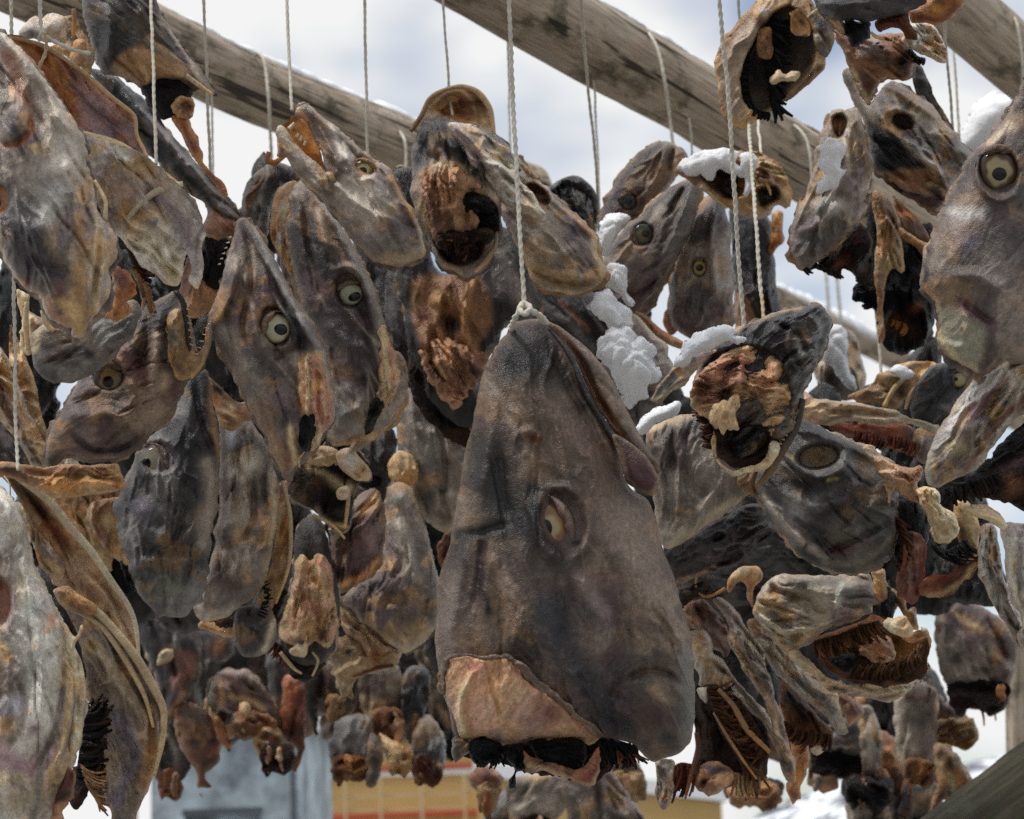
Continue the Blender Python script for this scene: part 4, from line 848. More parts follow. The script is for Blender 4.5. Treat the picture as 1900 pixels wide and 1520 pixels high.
p('gut', [(262,160),(290,140),(330,140),(350,160),(358,180),(345,205),(330,215),(300,222),(285,205),(270,185)], dd=.0, h=30, pal='black', mat='gut', rag=6, ragl=9, off=-4)
p('vertebra', [(322,185),(340,178),(358,185),(360,210),(345,222),(325,215),(316,200)], h=16, pal='horn', mat='bone', rag=4, ragl=6, off=24, z=[('c', 343, 203, 6, (96,76,54))], f=[('c', 343, 203, 7, 9, 20, -6)])
p('gullet', [(318,215),(348,214),(360,240),(370,275),(378,300),(398,322),(415,345),(423,362),(405,352),(385,330),(362,305),(345,280),(332,245)], h=14, pal='amber', mat='flesh', rag=3, off=6, z=[('c', 355, 268, 26, (122,58,38)), ('c', 395, 330, 18, (110,62,46))])
rods('bone_spike', [([(345,140),(372,160),(396,176)], [5, 5, 2], [30, 26])], pal='bone')

begin('long dark fish head slanting down behind the gill shells at left', 180, 130, 2.3)
b = p('skin', [(165,128),(190,132),(230,155),(280,200),(320,255),(370,310),(412,352),(440,390),(458,420),(440,440),(400,436),(380,430),(380,380),(330,340),(280,290),(240,235),(205,182)], h=34, pal='slate', wr=5, ax=-50,
  z=[('p', [(372,380),(400,384),(435,410),(440,432),(400,438),(376,420)], 8, (140,98,72)), ('c', 428, 420, 10, (130,62,48)), ('s', [(200,170),(260,230),(300,290)], 14, (40,40,44)), ('s', [(290,230),(340,300),(430,390)], 12, (112,102,98)), ('s', [(300,270),(350,330),(390,375)], 12, (42,44,48))],
  f=[('s', [(230,170),(300,250),(400,360)], 8, 10), ('s', [(260,180),(330,270),(430,380)], 5, -7)])
p('gut', [(380,430),(430,432),(440,470),(420,510),(400,540),(375,520)], dd=.04, h=22, pal='black', mat='gut', rag=5)
p('flesh', [(345,480),(385,470),(410,500),(400,560),(370,590),(330,580),(335,530)], dd=.05, h=20, pal='meat', mat='flesh', rag=5)

begin('grey rounded fish head tucked under the pale scarred head', 150, 600, 2.02)
p('skin', [(58,640),(66,615),(90,598),(130,600),(170,600),(215,570),(250,558),(262,585),(245,625),(200,675),(150,702),(100,708),(72,690)], h=40, pal='slate', wr=4, rag=2, z=[('s', [(60,650),(72,615),(100,600)], 8, (176,158,126)), ('c', 200, 620, 34, (112,110,106)), ('c', 100, 660, 30, (96,80,66)), ('c', 160, 650, 12, (40,40,44))])
p('gill_bones', [(30,540),(50,545),(60,580),(90,600),(75,640),(50,660),(35,640),(40,600)], dd=.03, h=18, pal='bone', mat='bone', rag=5, z=[('c', 62, 610, 14, (30,24,24)), ('c', 80, 580, 12, (120,80,50))])
rods('bone_splinter', [([(50,560),(48,600),(52,650)], [5, 6, 4], [30, 30]), ([(80,575),(85,600),(100,615)], [6, 5, 4], [30, 30])])

begin('fish head lying sideways with open toothed jaws and dark amber eye at left', 250, 560, 2.10)
b = p('skin', [(86,840),(96,795),(112,762),(160,682),(200,622),(250,582),(300,552),(326,540),(330,560),(352,600),(366,650),(380,680),(352,700),(335,728),(318,775),(300,790),(285,800),(260,828),(222,848),(165,852),(125,846),(96,866)],
  h=70, hb=-55, pal='brown', wr=3.5, ax=30,
  f=[('p', ell(203, 696, 31, 30), -18, 8), ('s', [(130,800),(170,832),(230,830),(280,790)], 6, -8), ('s', [(280,570),(265,640),(255,700)], 9, -7), ('s', [(300,570),(290,650),(280,730)], 10, 8), ('s', [(250,700),(240,750),(215,790)], 16, 6), ('s', [(178,655),(215,640),(238,660)], 7, 8), ('s', [(110,770),(180,770),(260,760)], 14, 5)],
  z=[('p', ell(203, 696, 28, 27), 6, (60,46,38)), ('s', [(322,545),(300,580),(280,640)], 14, (58,50,54)), ('s', [(100,790),(130,740),(180,660)], 16, (84,80,82)), ('s', [(140,805),(175,838),(240,832)], 9, (58,54,56)), ('c', 260, 690, 16, (104,62,70)), ('s', [(290,620),(284,700),(270,740)], 9, (138,118,104)), ('c', 305, 715, 14, (200,170,134)), ('c', 325, 720, 18, (104,60,54)), ('c', 290, 760, 24, (140,120,104)), ('c', 150, 800, 26, (112,98,94)), ('c', 112, 792, 10, (140,100,64))])
ey(203, 703, 30, b, lid=80, lc=(88, 66, 50), pupil=.42, po=(-2, 4), ring=(140,112,66), outer=(70,54,40), edge=(40,34,32), psq=1.0, sink=4)
p('mouth_lining', [(312,585),(335,575),(352,620),(362,660),(378,640),(385,600),(393,600),(390,625),(372,680),(352,702),(330,705),(310,680),(300,640)], dd=-.01, h=8, pal='horn', mat='flesh', off=34, z=[('c', 320, 630, 18, (110,112,104)), ('c', 330, 690, 12, (110,70,60)), ('s', [(305,600),(310,660),(330,700)], 5, (196,164,112))])
rods('upper_jaw', [([(325,540),(340,562),(346,600),(352,650)], [5, 6, 5, 3], [54, 56])], pal='dark', mat='skin')
rods('lower_jaw', [([(394,596),(388,632),(372,676),(352,700)], [5, 7, 7, 6], [52, 50])], pal='mid', mat='pale')
rods('teeth', [([(344 + i * 1.3, 560 + i * 13), (352 + i * 1.2, 563 + i * 13)], [1.5, .5], [60, 60]) for i in range(7)] + [([(388 - i * 5, 610 + i * 12), (380 - i * 5, 608 + i * 12)], [1.5, .5], [58, 58]) for i in range(5)], seed=4)

begin('shaded grey fish head with milky eye hanging left of the pale jaw', 380, 690, 2.27)
b = p('skin', [(370,680),(384,684),(392,720),(400,780),(411,846),(405,880),(406,930),(396,980),(386,1050),(376,1108),(346,1140),(300,1146),(270,1122),(246,1092),(240,1044),(225,1022),(214,990),(212,940),(228,890),(262,832),(298,790),(330,740),(350,700)],
  fray=0, h=64, hb=-55, pal='slate', wr=3.5, rag=2.5, ragl=9, bright=1.1,
  f=[('p', ell(294, 848, 30, 38, 70), -16, 8), ('s', [(268,830),(262,860),(275,890)], 8, 10), ('s', [(360,700),(372,780),(400,850)], 6, -7), ('s', [(345,740),(352,800),(350,850)], 10, 6), ('s', [(262,980),(310,1000),(370,985)], 16, 6), ('s', [(340,960),(330,990),(310,1010)], 8, -6), ('s', [(240,1050),(300,1040),(370,1040)], 12, 6), ('c', 270, 950, 24, 26, 0, 6)],
  z=[('p', ell(296, 848, 26, 36, 70), 6, (100,92,94)), ('s', [(258,850),(262,900),(235,930)], 14, (44,45,50)), ('c', 268, 945, 22, (92,72,98)), ('c', 330, 930, 26, (74,70,72)), ('s', [(385,860),(390,930),(380,1010)], 14, (140,128,116)), ('c', 310, 1090, 34, (104,104,92)), ('c', 270, 1075, 14, (60,64,64)), ('s', [(245,1090),(265,1130)], 8, (150,150,138)), ('s', [(390,720),(398,800),(408,850)], 6, (132,98,66)), ('c', 345, 985, 18, (84,72,70))])
ey(284, 860, 27, b, lid=20, lc=(108, 96, 96), sq=1.15, rot=25, pupil=.42, po=(-10, 0), ring=(178,174,150), outer=(156,150,126), edge=(110,96,84), sink=6)
p('torn_skin', [(215,920),(235,915),(222,960),(232,1000),(246,1040),(235,1050),(205,1030),(180,1000),(160,960),(175,930)], dd=.04, h=12, pal='horn', mat='flesh', rag=4, z=[('c', 195, 970, 14, (180,158,110))])
gl([(225,1040),(250,1085)], -100, 30, 9, 'black', w=3)

begin('pale fish head with bluish eyespot and flared gill rim in the left cluster', 445, 765, 2.36)
b = p('skin', [(408,770),(438,762),(462,770),(482,802),(508,862),(520,900),(512,960),(505,1030),(492,1080),(442,1132),(380,1152),(362,1130),(380,1085),(396,1000),(404,930),(405,870),(404,800)], fray=0, h=52, pal='mid', mat='pale', wr=4, rag=2,
  f=[('s', [(455,780),(440,850),(470,930),(455,1000),(420,1020)], 8, -7), ('s', [(500,870),(500,960),(480,1060)], 6, 8), ('c', 436, 818, 14, 18, 0, 10), ('s', [(440,1010),(470,960),(470,880)], 5, -6), ('s', [(395,1090),(440,1060),(500,1010)], 14, 6)],
  z=[('c', 433, 815, 17, (150,154,166)), ('s', [(410,790),(412,900),(400,1000)], 15, (92,66,52)), ('c', 460, 870, 34, (186,176,160)), ('c', 450, 960, 30, (146,138,124)), ('s', [(400,1060),(430,1090),(460,1100)], 26, (96,74,70)), ('s', [(505,880),(512,960),(495,1070)], 6, (194,176,146)), ('c', 470, 990, 14, (110,88,98)), ('s', [(400,1120),(470,1090)], 14, (110,100,94))])
p('jaw_joint', [(385,700),(410,720),(440,748),(465,745),(476,760),(470,778),(450,782),(430,800),(405,780),(392,740)], dd=-.05, h=14, pal='horn', mat='bone', z=[('c', 462, 762, 10, (140,110,84)), ('s', [(390,705),(440,750)], 10, (50,50,52))])
p('gill_cover', [(518,900),(530,895),(538,940),(540,1000),(536,1050),(520,1100),(500,1140),(478,1160),(468,1130),(490,1085),(506,1030),(514,960)], dd=.03, h=-10, hb=-16, pal='horn', mat='pale', wr=5, rim='bone')
rods('gill_edge', [([(524,892),(538,950),(540,1010),(534,1060),(512,1120)], [4, 4, 4, 3, 2], [6, 6])], mat='pale')
gl([(470,1060),(490,1100),(478,1140)], -20, 18, 12, 'black', w=2.4, z=8, curl=.9)
p('tail_flap', [(440,1130),(500,1130),(515,1180),(485,1215),(450,1215),(436,1180)], dd=.02, h=14, pal='slate', wr=4, z=[('s', [(514,1150),(490,1205)], 7, (170,158,132))])

begin('brown fish head with round cream eye and orange cut flesh, left of centre', 455, 410, 2.08)
b = p('skin', [(440,412),(456,405),(474,420),(500,460),(522,505),(542,545),(582,602),(602,652),(612,700),(620,770),(602,800),(582,830),(552,862),(534,885),(518,868),(503,842),(490,808),(470,770),(450,730),(430,692),(402,642),(388,602),(390,578),(405,540),(418,500),(428,458)],
  h=66, hb=-55, pal='grey', step=2.6, wr=3.5, ax=-70, rag=1.5,
  f=[('p', ell(510, 606, 26, 40, 20), -16, 7), ('s', [(460,415),(500,490),(545,575),(590,650)], 8, 13), ('s', [(455,430),(465,520),(450,600),(460,640)], 5, -9), ('s', [(490,500),(505,550),(540,600)], 6, 8), ('s', [(540,560),(560,620),(560,680)], 8, -8), ('s', [(445,450),(430,540),(400,600)], 7, 7), ('s', [(480,640),(530,660),(560,640)], 10, -5), ('s', [(440,660),(500,760),(540,840)], 16, 6), ('s', [(470,560),(478,620),(495,660)], 4, 6)],
  z=[('p', ell(505, 602, 22, 36, 20), 6, (112,88,76)), ('s', [(462,412),(500,475),(545,560),(590,640)], 8, (112,108,106)), ('s', [(470,425),(510,500),(560,590)], 5, (150,144,136)), ('s', [(540,580),(555,640)], 16, (56,56,60)), ('p', [(556,664),(572,654),(592,656),(606,690),(620,770),(604,796),(590,800),(578,780),(560,770),(552,720)], 7, (186,140,90)), ('s', [(566,660),(572,720),(566,780)], 4, (224,198,150)), ('s', [(590,670),(605,730),(600,790)], 6, (170,100,72)), ('c', 520, 740, 34, (112,88,100)), ('c', 530, 780, 26, (74,72,74)), ('c', 535, 850, 16, (130,84,62)), ('s', [(412,540),(400,590)], 11, (156,118,74)), ('s', [(540,790),(545,860)], 6, (190,170,130)), ('c', 450, 530, 24, (104,86,80)), ('s', [(425,620),(480,730)], 18, (118,108,98))])
ey(514, 610, 25, b, lid=150, lc=(118, 92, 78), sq=1.12, rot=15, pupil=.58, po=(5, 1), ring=(204,200,170), outer=(186,172,128), edge=(120,92,70), rw=(.62,.85), sink=3, psq=.85)
p('flesh', [(556,668),(566,658),(584,662),(600,690),(612,740),(617,775),(604,796),(590,828),(574,835),(580,800),(568,775),(556,740)], dd=-.0, h=10, hb=-5, on=b, off=3, pal='flesh', mat='flesh', rag=2.5, ragl=8, wr=5, wl=22, ax=-80, z=[('s', [(566,662),(571,720),(568,780)], 4, (226,200,156)), ('s', [(604,690),(612,750),(600,800)], 5, (140,84,66)), ('c', 592, 720, 14, (200,150,92))], f=[('s', [(566,662),(571,720),(568,780)], 3, 6), ('s', [(588,680),(592,780)], 4, -6)])
p('gut', [(560,772),(580,768),(592,780),(588,810),(575,835),(562,838),(552,812)], h=8, hb=-4, on=b, off=10, pal='black', mat='gut', rag=4, ragl=7)
rods('bone_splinter', [([(548,780),(552,830),(556,868)], [4, 4, 1.5], [26, 20])]); rods('bone_splinter', [([(578,800),(568,830),(556,850)], [3.5, 4, 2], [30, 26])])
rods('teeth', [([(430 - i * 4, 440 + i * 10), (424 - i * 4, 441 + i * 10)], [2, .6], [20, 20]) for i in range(6)], seed=9)

begin('grey fish head with heavy lidded eye below the open mouthed head', 560, 340, 2.30)
b = p('skin', [(545,345),(570,335),(592,360),(622,402),(662,470),(692,530),(712,600),(735,660),(755,712),(745,752),(720,782),(690,802),(640,816),(608,812),(612,740),(605,680),(590,620),(562,560),(545,500),(535,440),(535,390)],
  h=66, pal='grey', step=2.6, wr=3.2, ax=-65,
  f=[('p', ell(646, 538, 25, 36, 15), -15, 7), ('s', [(585,360),(630,430),(680,540),(700,640)], 7, 13), ('s', [(560,380),(575,470),(590,540),(605,570)], 6, -8), ('s', [(590,390),(610,460),(640,500)], 7, 7), ('s', [(620,500),(650,495),(675,520)], 6, 9), ('s', [(600,600),(650,640),(700,650)], 14, 5), ('s', [(612,720),(650,700),(690,720)], 14, -6), ('s', [(625,780),(660,760),(690,790)], 10, 6)],
  z=[('p', ell(642, 528, 20, 28, 15), 6, (104,94,86)), ('s', [(596,370),(640,445),(690,545),(710,610)], 7, (126,120,114)), ('s', [(588,390),(625,455),(660,520)], 5, (146,130,114)), ('c', 630, 600, 36, (74,62,60)), ('c', 650, 660, 32, (86,70,76)), ('p', [(704,608),(716,604),(732,650),(742,690),(730,740),(712,760),(700,770),(704,720),(706,660)], 7, (190,154,102)), ('s', [(712,620),(716,680),(708,740)], 4, (226,206,156)), ('c', 640, 760, 34, (92,90,84)), ('c', 660, 800, 18, (126,124,118)), ('s', [(575,400),(590,480)], 10, (70,66,66))])
ey(651, 546, 23, b, lid=110, lc=(104, 92, 84), sq=.95, rot=-15, pupil=.58, po=(5, 4), ring=(186,188,164), outer=(166,166,138), rw=(.62,.85), edge=(92,86,78), sink=4, psq=.75)
p('flesh', [(704,612),(716,604),(732,650),(742,690),(734,730),(716,758),(700,782),(690,790),(698,740),(704,700),(705,650)], h=9, hb=-5, on=b, off=3, pal='flesh', mat='flesh', rag=2.5, ragl=8, wr=5, wl=22, ax=-80, z=[('s', [(712,620),(716,680),(710,740)], 4, (230,210,160)), ('c', 730, 700, 14, (180,126,84))])
p('gut', [(690,745),(706,738),(712,756),(700,780),(688,800),(676,805),(682,770)], h=8, hb=-3, on=b, off=9, pal='black', mat='gut', rag=4, ragl=7)
p('gill_cover', [(735,650),(752,668),(756,720),(752,760),(738,790),(700,808),(672,832),(650,838),(660,815),(700,790),(725,755),(738,710)], dd=.06, h=20, pal='brown', wr=5, rim='bone', z=[('s', [(752,740),(735,785),(690,815)], 6, (160,126,84))])
rods('bone_splinter', [([(716,700),(712,740),(706,762)], [2.5, 3, 1.5], [34, 34])])

begin('folded leathery jaws pressed between two grey heads left of centre', 500, 320, 2.36)
p('outer_jaw', [(450,395),(450,360),(464,332),(490,312),(515,300),(545,312),(560,335),(540,345),(520,352),(505,380),(496,440),(490,455),(470,420)], dd=.04, h=22, pal='slate', wr=6, ax=80, z=[('s', [(455,390),(470,345),(500,318)], 8, (110,76,44)), ('s', [(500,310),(480,360),(478,420)], 6, (124,120,114))])
p('inner_fold', [(520,345),(545,335),(556,350),(560,400),(556,450),(548,480),(540,510),(515,470),(500,440),(505,390)], h=22, pal='horn', mat='pale', wr=7, ax=85, z=[('s', [(530,350),(525,400),(520,450)], 8, (150,140,124)), ('s', [(545,350),(548,420),(545,480)], 4, (44,34,28)), ('c', 520, 362, 12, (150,104,60)), ('c', 512, 470, 14, (110,76,48))], f=[('s', [(545,350),(548,420),(545,480)], 4, -12)])
p('inner_jaw', [(556,372),(572,365),(582,380),(580,430),(572,470),(560,500),(548,495),(556,450)], dd=-.01, h=16, pal='bone', mat='pale', wr=4, ax=85, z=[('s', [(562,380),(564,430),(556,480)], 5, (84,70,56))])
p('cheek', [(520,470),(560,490),(590,560),(600,620),(580,640),(555,590),(530,530)], dd=.02, h=16, pal='grey', wr=5)
rods('hook_bone', [([(500,282),(496,296),(508,302),(524,292),(536,280)], [5, 6, 5, 4], [60, 60])], pal='amber')

begin('open mouthed fish head with white teeth and amber throat pointing up left', 560, 200, 2.20)
b = p('skin', [(555,196),(570,194),(590,210),(625,240),(680,281),(720,312),(745,360),(772,402),(786,440),(792,465),(772,484),(730,495),(690,486),(668,462),(650,440),(622,402),(592,368),(566,340),(548,318),(560,300),(585,325),(604,330),(600,300),(585,260),(570,228),(548,212)],
  h=58, hb=-50, pal='mid', mat='pale', step=2.6, wr=3.5, ax=-45,
  f=[('p', ell(677, 307, 22, 30, -40), -16, 6), ('s', [(565,200),(640,255),(720,315)], 7, 10), ('s', [(585,225),(625,300),(620,335)], 6, 8), ('s', [(640,260),(650,310),(690,340)], 7, 7), ('s', [(610,350),(650,400),(690,420)], 12, -7), ('s', [(650,370),(700,400),(760,410)], 14, 7), ('s', [(720,320),(750,370),(785,430)], 6, 8), ('s', [(740,400),(765,420),(770,470)], 9, -6)],
  z=[('p', ell(680, 303, 18, 25, -40), 5, (140,98,54)), ('s', [(560,198),(620,240),(700,298)], 7, (64,62,64)), ('s', [(575,215),(610,270),(625,330)], 8, (96,80,72)), ('s', [(610,240),(640,290)], 7, (180,172,162)), ('c', 690, 390, 40, (166,156,144)), ('c', 655, 360, 24, (150,142,130)), ('c', 745, 420, 22, (96,88,88)), ('s', [(728,325),(755,372),(772,400)], 7, (206,158,94)), ('s', [(690,470),(740,485),(785,466)], 9, (150,134,106)), ('s', [(775,410),(790,460)], 5, (206,192,164)), ('s', [(590,350),(640,420),(670,470)], 9, (92,86,82)), ('c', 700, 460, 22, (104,94,90))])
ey(674, 316, 21, b, lid=60, lc=(138, 100, 60), sq=.9, rot=-30, pupil=.55, po=(-2, 2), ring=(196,184,130), outer=(150,110,62), edge=(110,78,44), sink=4, psq=.8)
p('mouth_lining', [(520,240),(532,225),(548,214),(566,226),(582,256),(598,298),(602,325),(590,325),(568,300),(545,280),(528,262)], h=-12, hb=-22, pal='amber', mat='flesh', wr=3, off=12, z=[('c', 575, 285, 16, (176,112,42)), ('s', [(530,235),(555,215)], 7, (110,72,40))])
p('lower_jaw', [(512,250),(516,232),(526,236),(545,262),(570,288),(596,312),(612,335),(618,355),(604,350),(588,350),(560,326),(545,318),(528,290),(514,290)], dd=-.02, h=14, pal='mid', mat='pale', wr=3, ax=-45, z=[('s', [(516,240),(540,275),(590,330)], 5, (150,138,124)), ('c', 605, 345, 10, (110,84,70)), ('s', [(516,260),(522,290)], 5, (120,66,36))])
rods('teeth', [([(536,240),(546,228)], [5, 2.5], [34, 34]), ([(549,255),(554,248)], [4, 2.5], [34, 34]), ([(556,262),(560,252)], [4, 2], [34, 34]), ([(563,270),(567,262)], [3.5, 2], [34, 34])], seed=3)
p('lip_fold', [(598,322),(612,318),(625,332),(620,352),(606,352),(596,340)], dd=-.02, h=10, pal='mid', mat='pale')
begin('large pale blotched fish head in the lower left corner', 20, 880, 1.84)
b = p('skin', [(-60,870),(0,905),(25,930),(45,975),(75,1075),(110,1140),(124,1175),(128,1215),(150,1245),(158,1290),(152,1340),(140,1390),(125,1440),(105,1500),(90,1560),(-60,1570)], h=80, hb=-60, pal='pale', mat='pale', step=2.8, wr=5, wl=70, ax=-75, rag=1.5,
  f=[('p', ell(2, 1118, 22, 46, 0), -18, 9), ('s', [(10,920),(60,1040),(110,1150),(120,1230)], 9, 9), ('s', [(118,1190),(116,1280),(100,1360),(60,1440)], 5, -9), ('s', [(135,1240),(128,1340),(100,1430)], 5, 8), ('s', [(30,1260),(46,1300),(40,1350),(10,1390)], 6, -8), ('s', [(60,1180),(80,1260),(60,1350)], 18, 7), ('s', [(20,960),(30,1040),(40,1100)], 10, -6), ('s', [(75,1500),(90,1440),(125,1380)], 7, 8)],
  z=[('p', ell(2, 1118, 20, 42, 0), 8, (130,86,66)), ('p', [(0,930),(40,1000),(110,1160),(120,1300),(90,1380),(20,1380),(40,1280),(20,1180),(30,1080)], 30, (208,202,190)), ('c', 20, 1225, 7, (196,150,80)), ('c', 98, 1150, 14, (176,120,92)), ('c', 68, 1195, 5, (170,120,70)), ('c', 102, 1205, 5, (120,84,56)), ('c', 54, 1320, 8, (176,140,84)), ('c', 60, 1358, 12, (120,92,100)), ('s', [(0,1400),(60,1430),(90,1400)], 20, (150,122,124)), ('c', 30, 1480, 36, (150,132,108)), ('s', [(130,1240),(125,1340),(95,1440)], 7, (180,152,112)), ('s', [(88,1380),(70,1460),(60,1520)], 8, (120,112,104)), ('c', 26, 1310, 20, (176,166,180)), ('s', [(10,900),(40,960)], 10, (220,214,202)), ('c', 88, 1170, 6, (170,124,76))])
p('rim_bone', [(112,1150),(125,1160),(140,1180),(152,1160),(150,1182),(140,1200),(155,1250),(160,1300),(150,1370),(138,1400),(128,1380),(134,1300),(126,1220)], dd=-.02, h=12, pal='bone', mat='pale', wr=4, ax=-85, z=[('c', 143, 1182, 7, (150,104,74))])
p('torn_edge', [(110,1440),(125,1420),(140,1440),(135,1480),(120,1500),(112,1540),(80,1560),(88,1500)], h=14, pal='meat', mat='flesh', rag=5, ragl=9, dd=-.01, z=[('c', 118, 1480, 12, (50,44,46))])

begin('hollow gill cover shell with dark gill fringe beside the lower left head', 160, 1100, 1.98)
b = p('gill_cover', [(100,1098),(135,1118),(175,1128),(190,1150),(230,1190),(262,1235),(290,1285),(305,1312),(303,1370),(290,1430),(272,1470),(252,1520),(236,1560),(212,1540),(205,1500),(180,1485),(165,1440),(160,1370),(154,1290),(158,1240),(150,1200),(140,1160)], h=-44, hb=-52, pal='mid', mat='pale', step=2.8, wr=6, wl=50, ax=-68, rag=2,
  z=[('p', [(160,1190),(200,1220),(250,1280),(270,1350),(250,1430),(210,1440),(185,1340),(165,1260)], 30, (138,122,108)), ('c', 195, 1288, 9, (104,80,78)), ('s', [(215,1330),(250,1400),(220,1480)], 16, (126,110,128)), ('s', [(165,1190),(220,1260),(280,1360)], 10, (176,160,138)), ('c', 240, 1220, 12, (198,192,178)), ('s', [(255,1430),(240,1500)], 10, (110,96,76)), ('c', 170, 1200, 14, (150,128,76)), ('s', [(280,1310),(285,1380),(265,1450)], 8, (150,112,72))],
  f=[('s', [(170,1180),(220,1240),(270,1330),(270,1400)], 7, 9), ('s', [(160,1200),(195,1230),(205,1280)], 6, 6), ('s', [(190,1310),(240,1320),(260,1400)], 12, 7), ('s', [(260,1380),(230,1440),(222,1500)], 6, -6)])
rods('gill_edge', [([(112,1104),(170,1128),(205,1160),(250,1215),(285,1275),(304,1320),(300,1380),(286,1440)], [5, 8, 8, 9, 9, 7, 6, 3], [8, 10, 6]), ([(130,1130),(185,1160),(230,1220),(268,1290),(285,1350)], [3, 5, 6, 5, 3], [2, 0, 0])], mat='pale', pal='bone', seed=6)
p('flesh_strip', [(98,1096),(125,1090),(155,1108),(180,1126),(172,1140),(140,1138),(115,1126)], dd=-.01, h=12, pal='horn', mat='flesh')
gl([(152,1310),(150,1360),(145,1410),(140,1450)], (0, -30), 54, 34, 'cav', w=5, z=8, jit=.07, curl=.5)
gl([(150,1420),(160,1450),(180,1470)], (-50, -85), 46, 26, 'horn', w=2.6, z=12, curl=.4)
p('gill_plate', [(140,1420),(158,1400),(166,1440),(158,1480),(140,1500),(130,1480)], dd=.01, h=14, pal='cav', mat='gut', rag=3)

begin('tall curved jaw shell with reddish lining above the lower left gills', 60, 880, 2.06)
b = p('mouth_lining', [(5,880),(30,882),(85,925),(130,980),(165,1020),(205,1080),(235,1122),(250,1160),(265,1260),(262,1270),(235,1215),(190,1150),(150,1110),(105,1090),(70,1040),(60,980),(30,920)], h=-24, hb=-30, pal='horn', mat='flesh', step=2.8, wr=5, ax=-55,
  z=[('s', [(60,920),(110,1000),(150,1060),(180,1110)], 14, (108,58,32)), ('s', [(140,1040),(200,1100),(240,1170)], 18, (166,142,116)), ('s', [(40,905),(80,960)], 9, (60,36,26)), ('c', 100, 1060, 22, (150,140,120)), ('s', [(20,890),(60,970),(95,1060)], 10, (84,58,40))],
  f=[('s', [(60,920),(120,1000),(170,1070)], 10, -8), ('s', [(140,1040),(200,1110),(240,1190)], 8, 7)])
rods('jaw_rim', [([(0,872),(30,882),(88,926),(132,980),(170,1024),(208,1080),(238,1124),(252,1162),(258,1220)], [6, 9, 9, 9, 8, 7, 6, 5, 3], [10, 12, 10])], mat='pale', pal='bone', seed=2)
p('membrane', [(28,930),(60,950),(85,1000),(120,1050),(110,1090),(80,1050),(55,1000),(35,960)], dd=.01, h=10, pal='pale', mat='pale', rag=4, z=[('c', 70, 1010, 14, (60,44,36)), ('c', 45, 950, 10, (180,160,110))])
p('bone_log', [(0,858),(40,862),(90,866),(150,862),(219,860),(224,880),(233,902),(215,912),(160,918),(100,926),(70,905),(30,888),(-20,880)], dd=-.05, h=22, pal='horn', mat='bone', wr=5, wl=30, ax=2, rag=2, z=[('s', [(40,870),(120,872),(215,868)], 7, (122,86,66)), ('s', [(90,905),(160,895),(220,900)], 8, (176,124,72)), ('c', 218, 872, 12, (206,168,120)), ('c', 216, 905, 8, (150,84,56)), ('c', 10, 870, 16, (76,58,44))], f=[('s', [(50,880),(140,884),(220,888)], 5, -7)])
twine('short frayed thread end hanging from the brown bone at left', [(8, 884, 1.99), (18, 900, 1.98), (20, 920, 1.98), (26, 925, 1.98), (24, 938, 1.98), (18, 942, 1.98)], r=1.4, mat='oldcord')

begin('folded pale jaw flaps behind the twine at the left edge', 30, 640, 2.16)
p('flap', [(-40,610),(0,640),(20,680),(45,740),(70,800),(85,835),(88,862),(60,862),(40,830),(0,780),(-40,740)], h=26, pal='pale', mat='pale', wr=8, wl=30, ax=-62, z=[('s', [(0,660),(40,760),(80,840)], 12, (170,138,98)), ('s', [(-10,700),(30,790)], 10, (110,84,66))])
p('flap', [(20,600),(35,640),(60,700),(75,760),(90,810),(85,840),(62,790),(35,730),(18,670)], dd=.04, h=14, pal='horn', mat='pale', wr=6, wl=26, ax=-65, z=[('s', [(35,640),(70,740),(88,820)], 6, (180,150,112))])
p('skin', [(-40,760),(20,760),(60,820),(70,870),(0,880),(-40,870)], dd=.06, h=30, pal='slate')
p('skin', [(85,865),(110,830),(140,850),(150,880),(120,900),(95,895)], dd=.06, h=14, pal='mid', mat='pale')

begin('torn tan flesh hanging behind the bone in the left cluster', 160, 920, 2.36)
p('flesh', [(100,900),(170,890),(215,900),(225,960),(235,1010),(215,1020),(205,1060),(170,1050),(140,1010),(110,970)], h=20, pal='horn', mat='flesh', rag=5, wr=6, z=[('c', 190, 970, 18, (190,160,104)), ('c', 130, 930, 18, (110,80,52)), ('c', 215, 1010, 10, (190,132,84))])
p('gut', [(190,1020),(235,1010),(245,1060),(240,1110),(200,1080)], dd=.03, h=20, pal='black', mat='gut', rag=4)
rods('rib', [([(172,900),(168,960),(175,1000)], [3, 3, 2], [24, 24]), ([(150,900),(140,950),(150,1000)], [3, 3, 2], [24, 24])], pal='horn')

# middle of the left cluster
begin('broken neck opening with white vertebra in the middle of the left cluster', 600, 815, 2.40)
p('skin', [(540,880),(560,850),(590,830),(625,815),(650,820),(672,840),(686,870),(684,892),(665,895),(655,930),(645,980),(625,985),(600,960),(575,945),(545,930),(535,905)], h=34, pal='cav', mat='gut', wr=6, rag=4, ragl=9, z=[('c', 560, 920, 22, (120,104,88)), ('c', 610, 860, 18, (30,34,38)), ('s', [(575,870),(620,895),(650,910)], 8, (196,176,138)), ('c', 590, 900, 18, (96,62,46)), ('s', [(590,950),(620,975),(650,980)], 6, (184,160,118)), ('c', 640, 950, 14, (90,80,76))])
p('neck_bone', [(628,838),(650,834),(676,858),(688,884),(684,892),(660,888),(640,876),(628,862)], dd=-.02, h=12, off=20, pal='bone', mat='bone', rag=2, z=[('c', 650, 858, 16, (190,190,178))])
p('vertebra', [(626,908),(645,902),(650,915),(644,926),(628,926)], dd=-.02, h=12, off=26, pal='bone', mat='bone', rag=1, f=[('c', 634, 914, 5, 5, 0, -5)])
p('flesh', [(560,842),(600,832),(630,842),(624,866),(590,870),(565,862)], dd=-.01, h=12, off=18, pal='bone', mat='flesh', rag=3, wr=6)
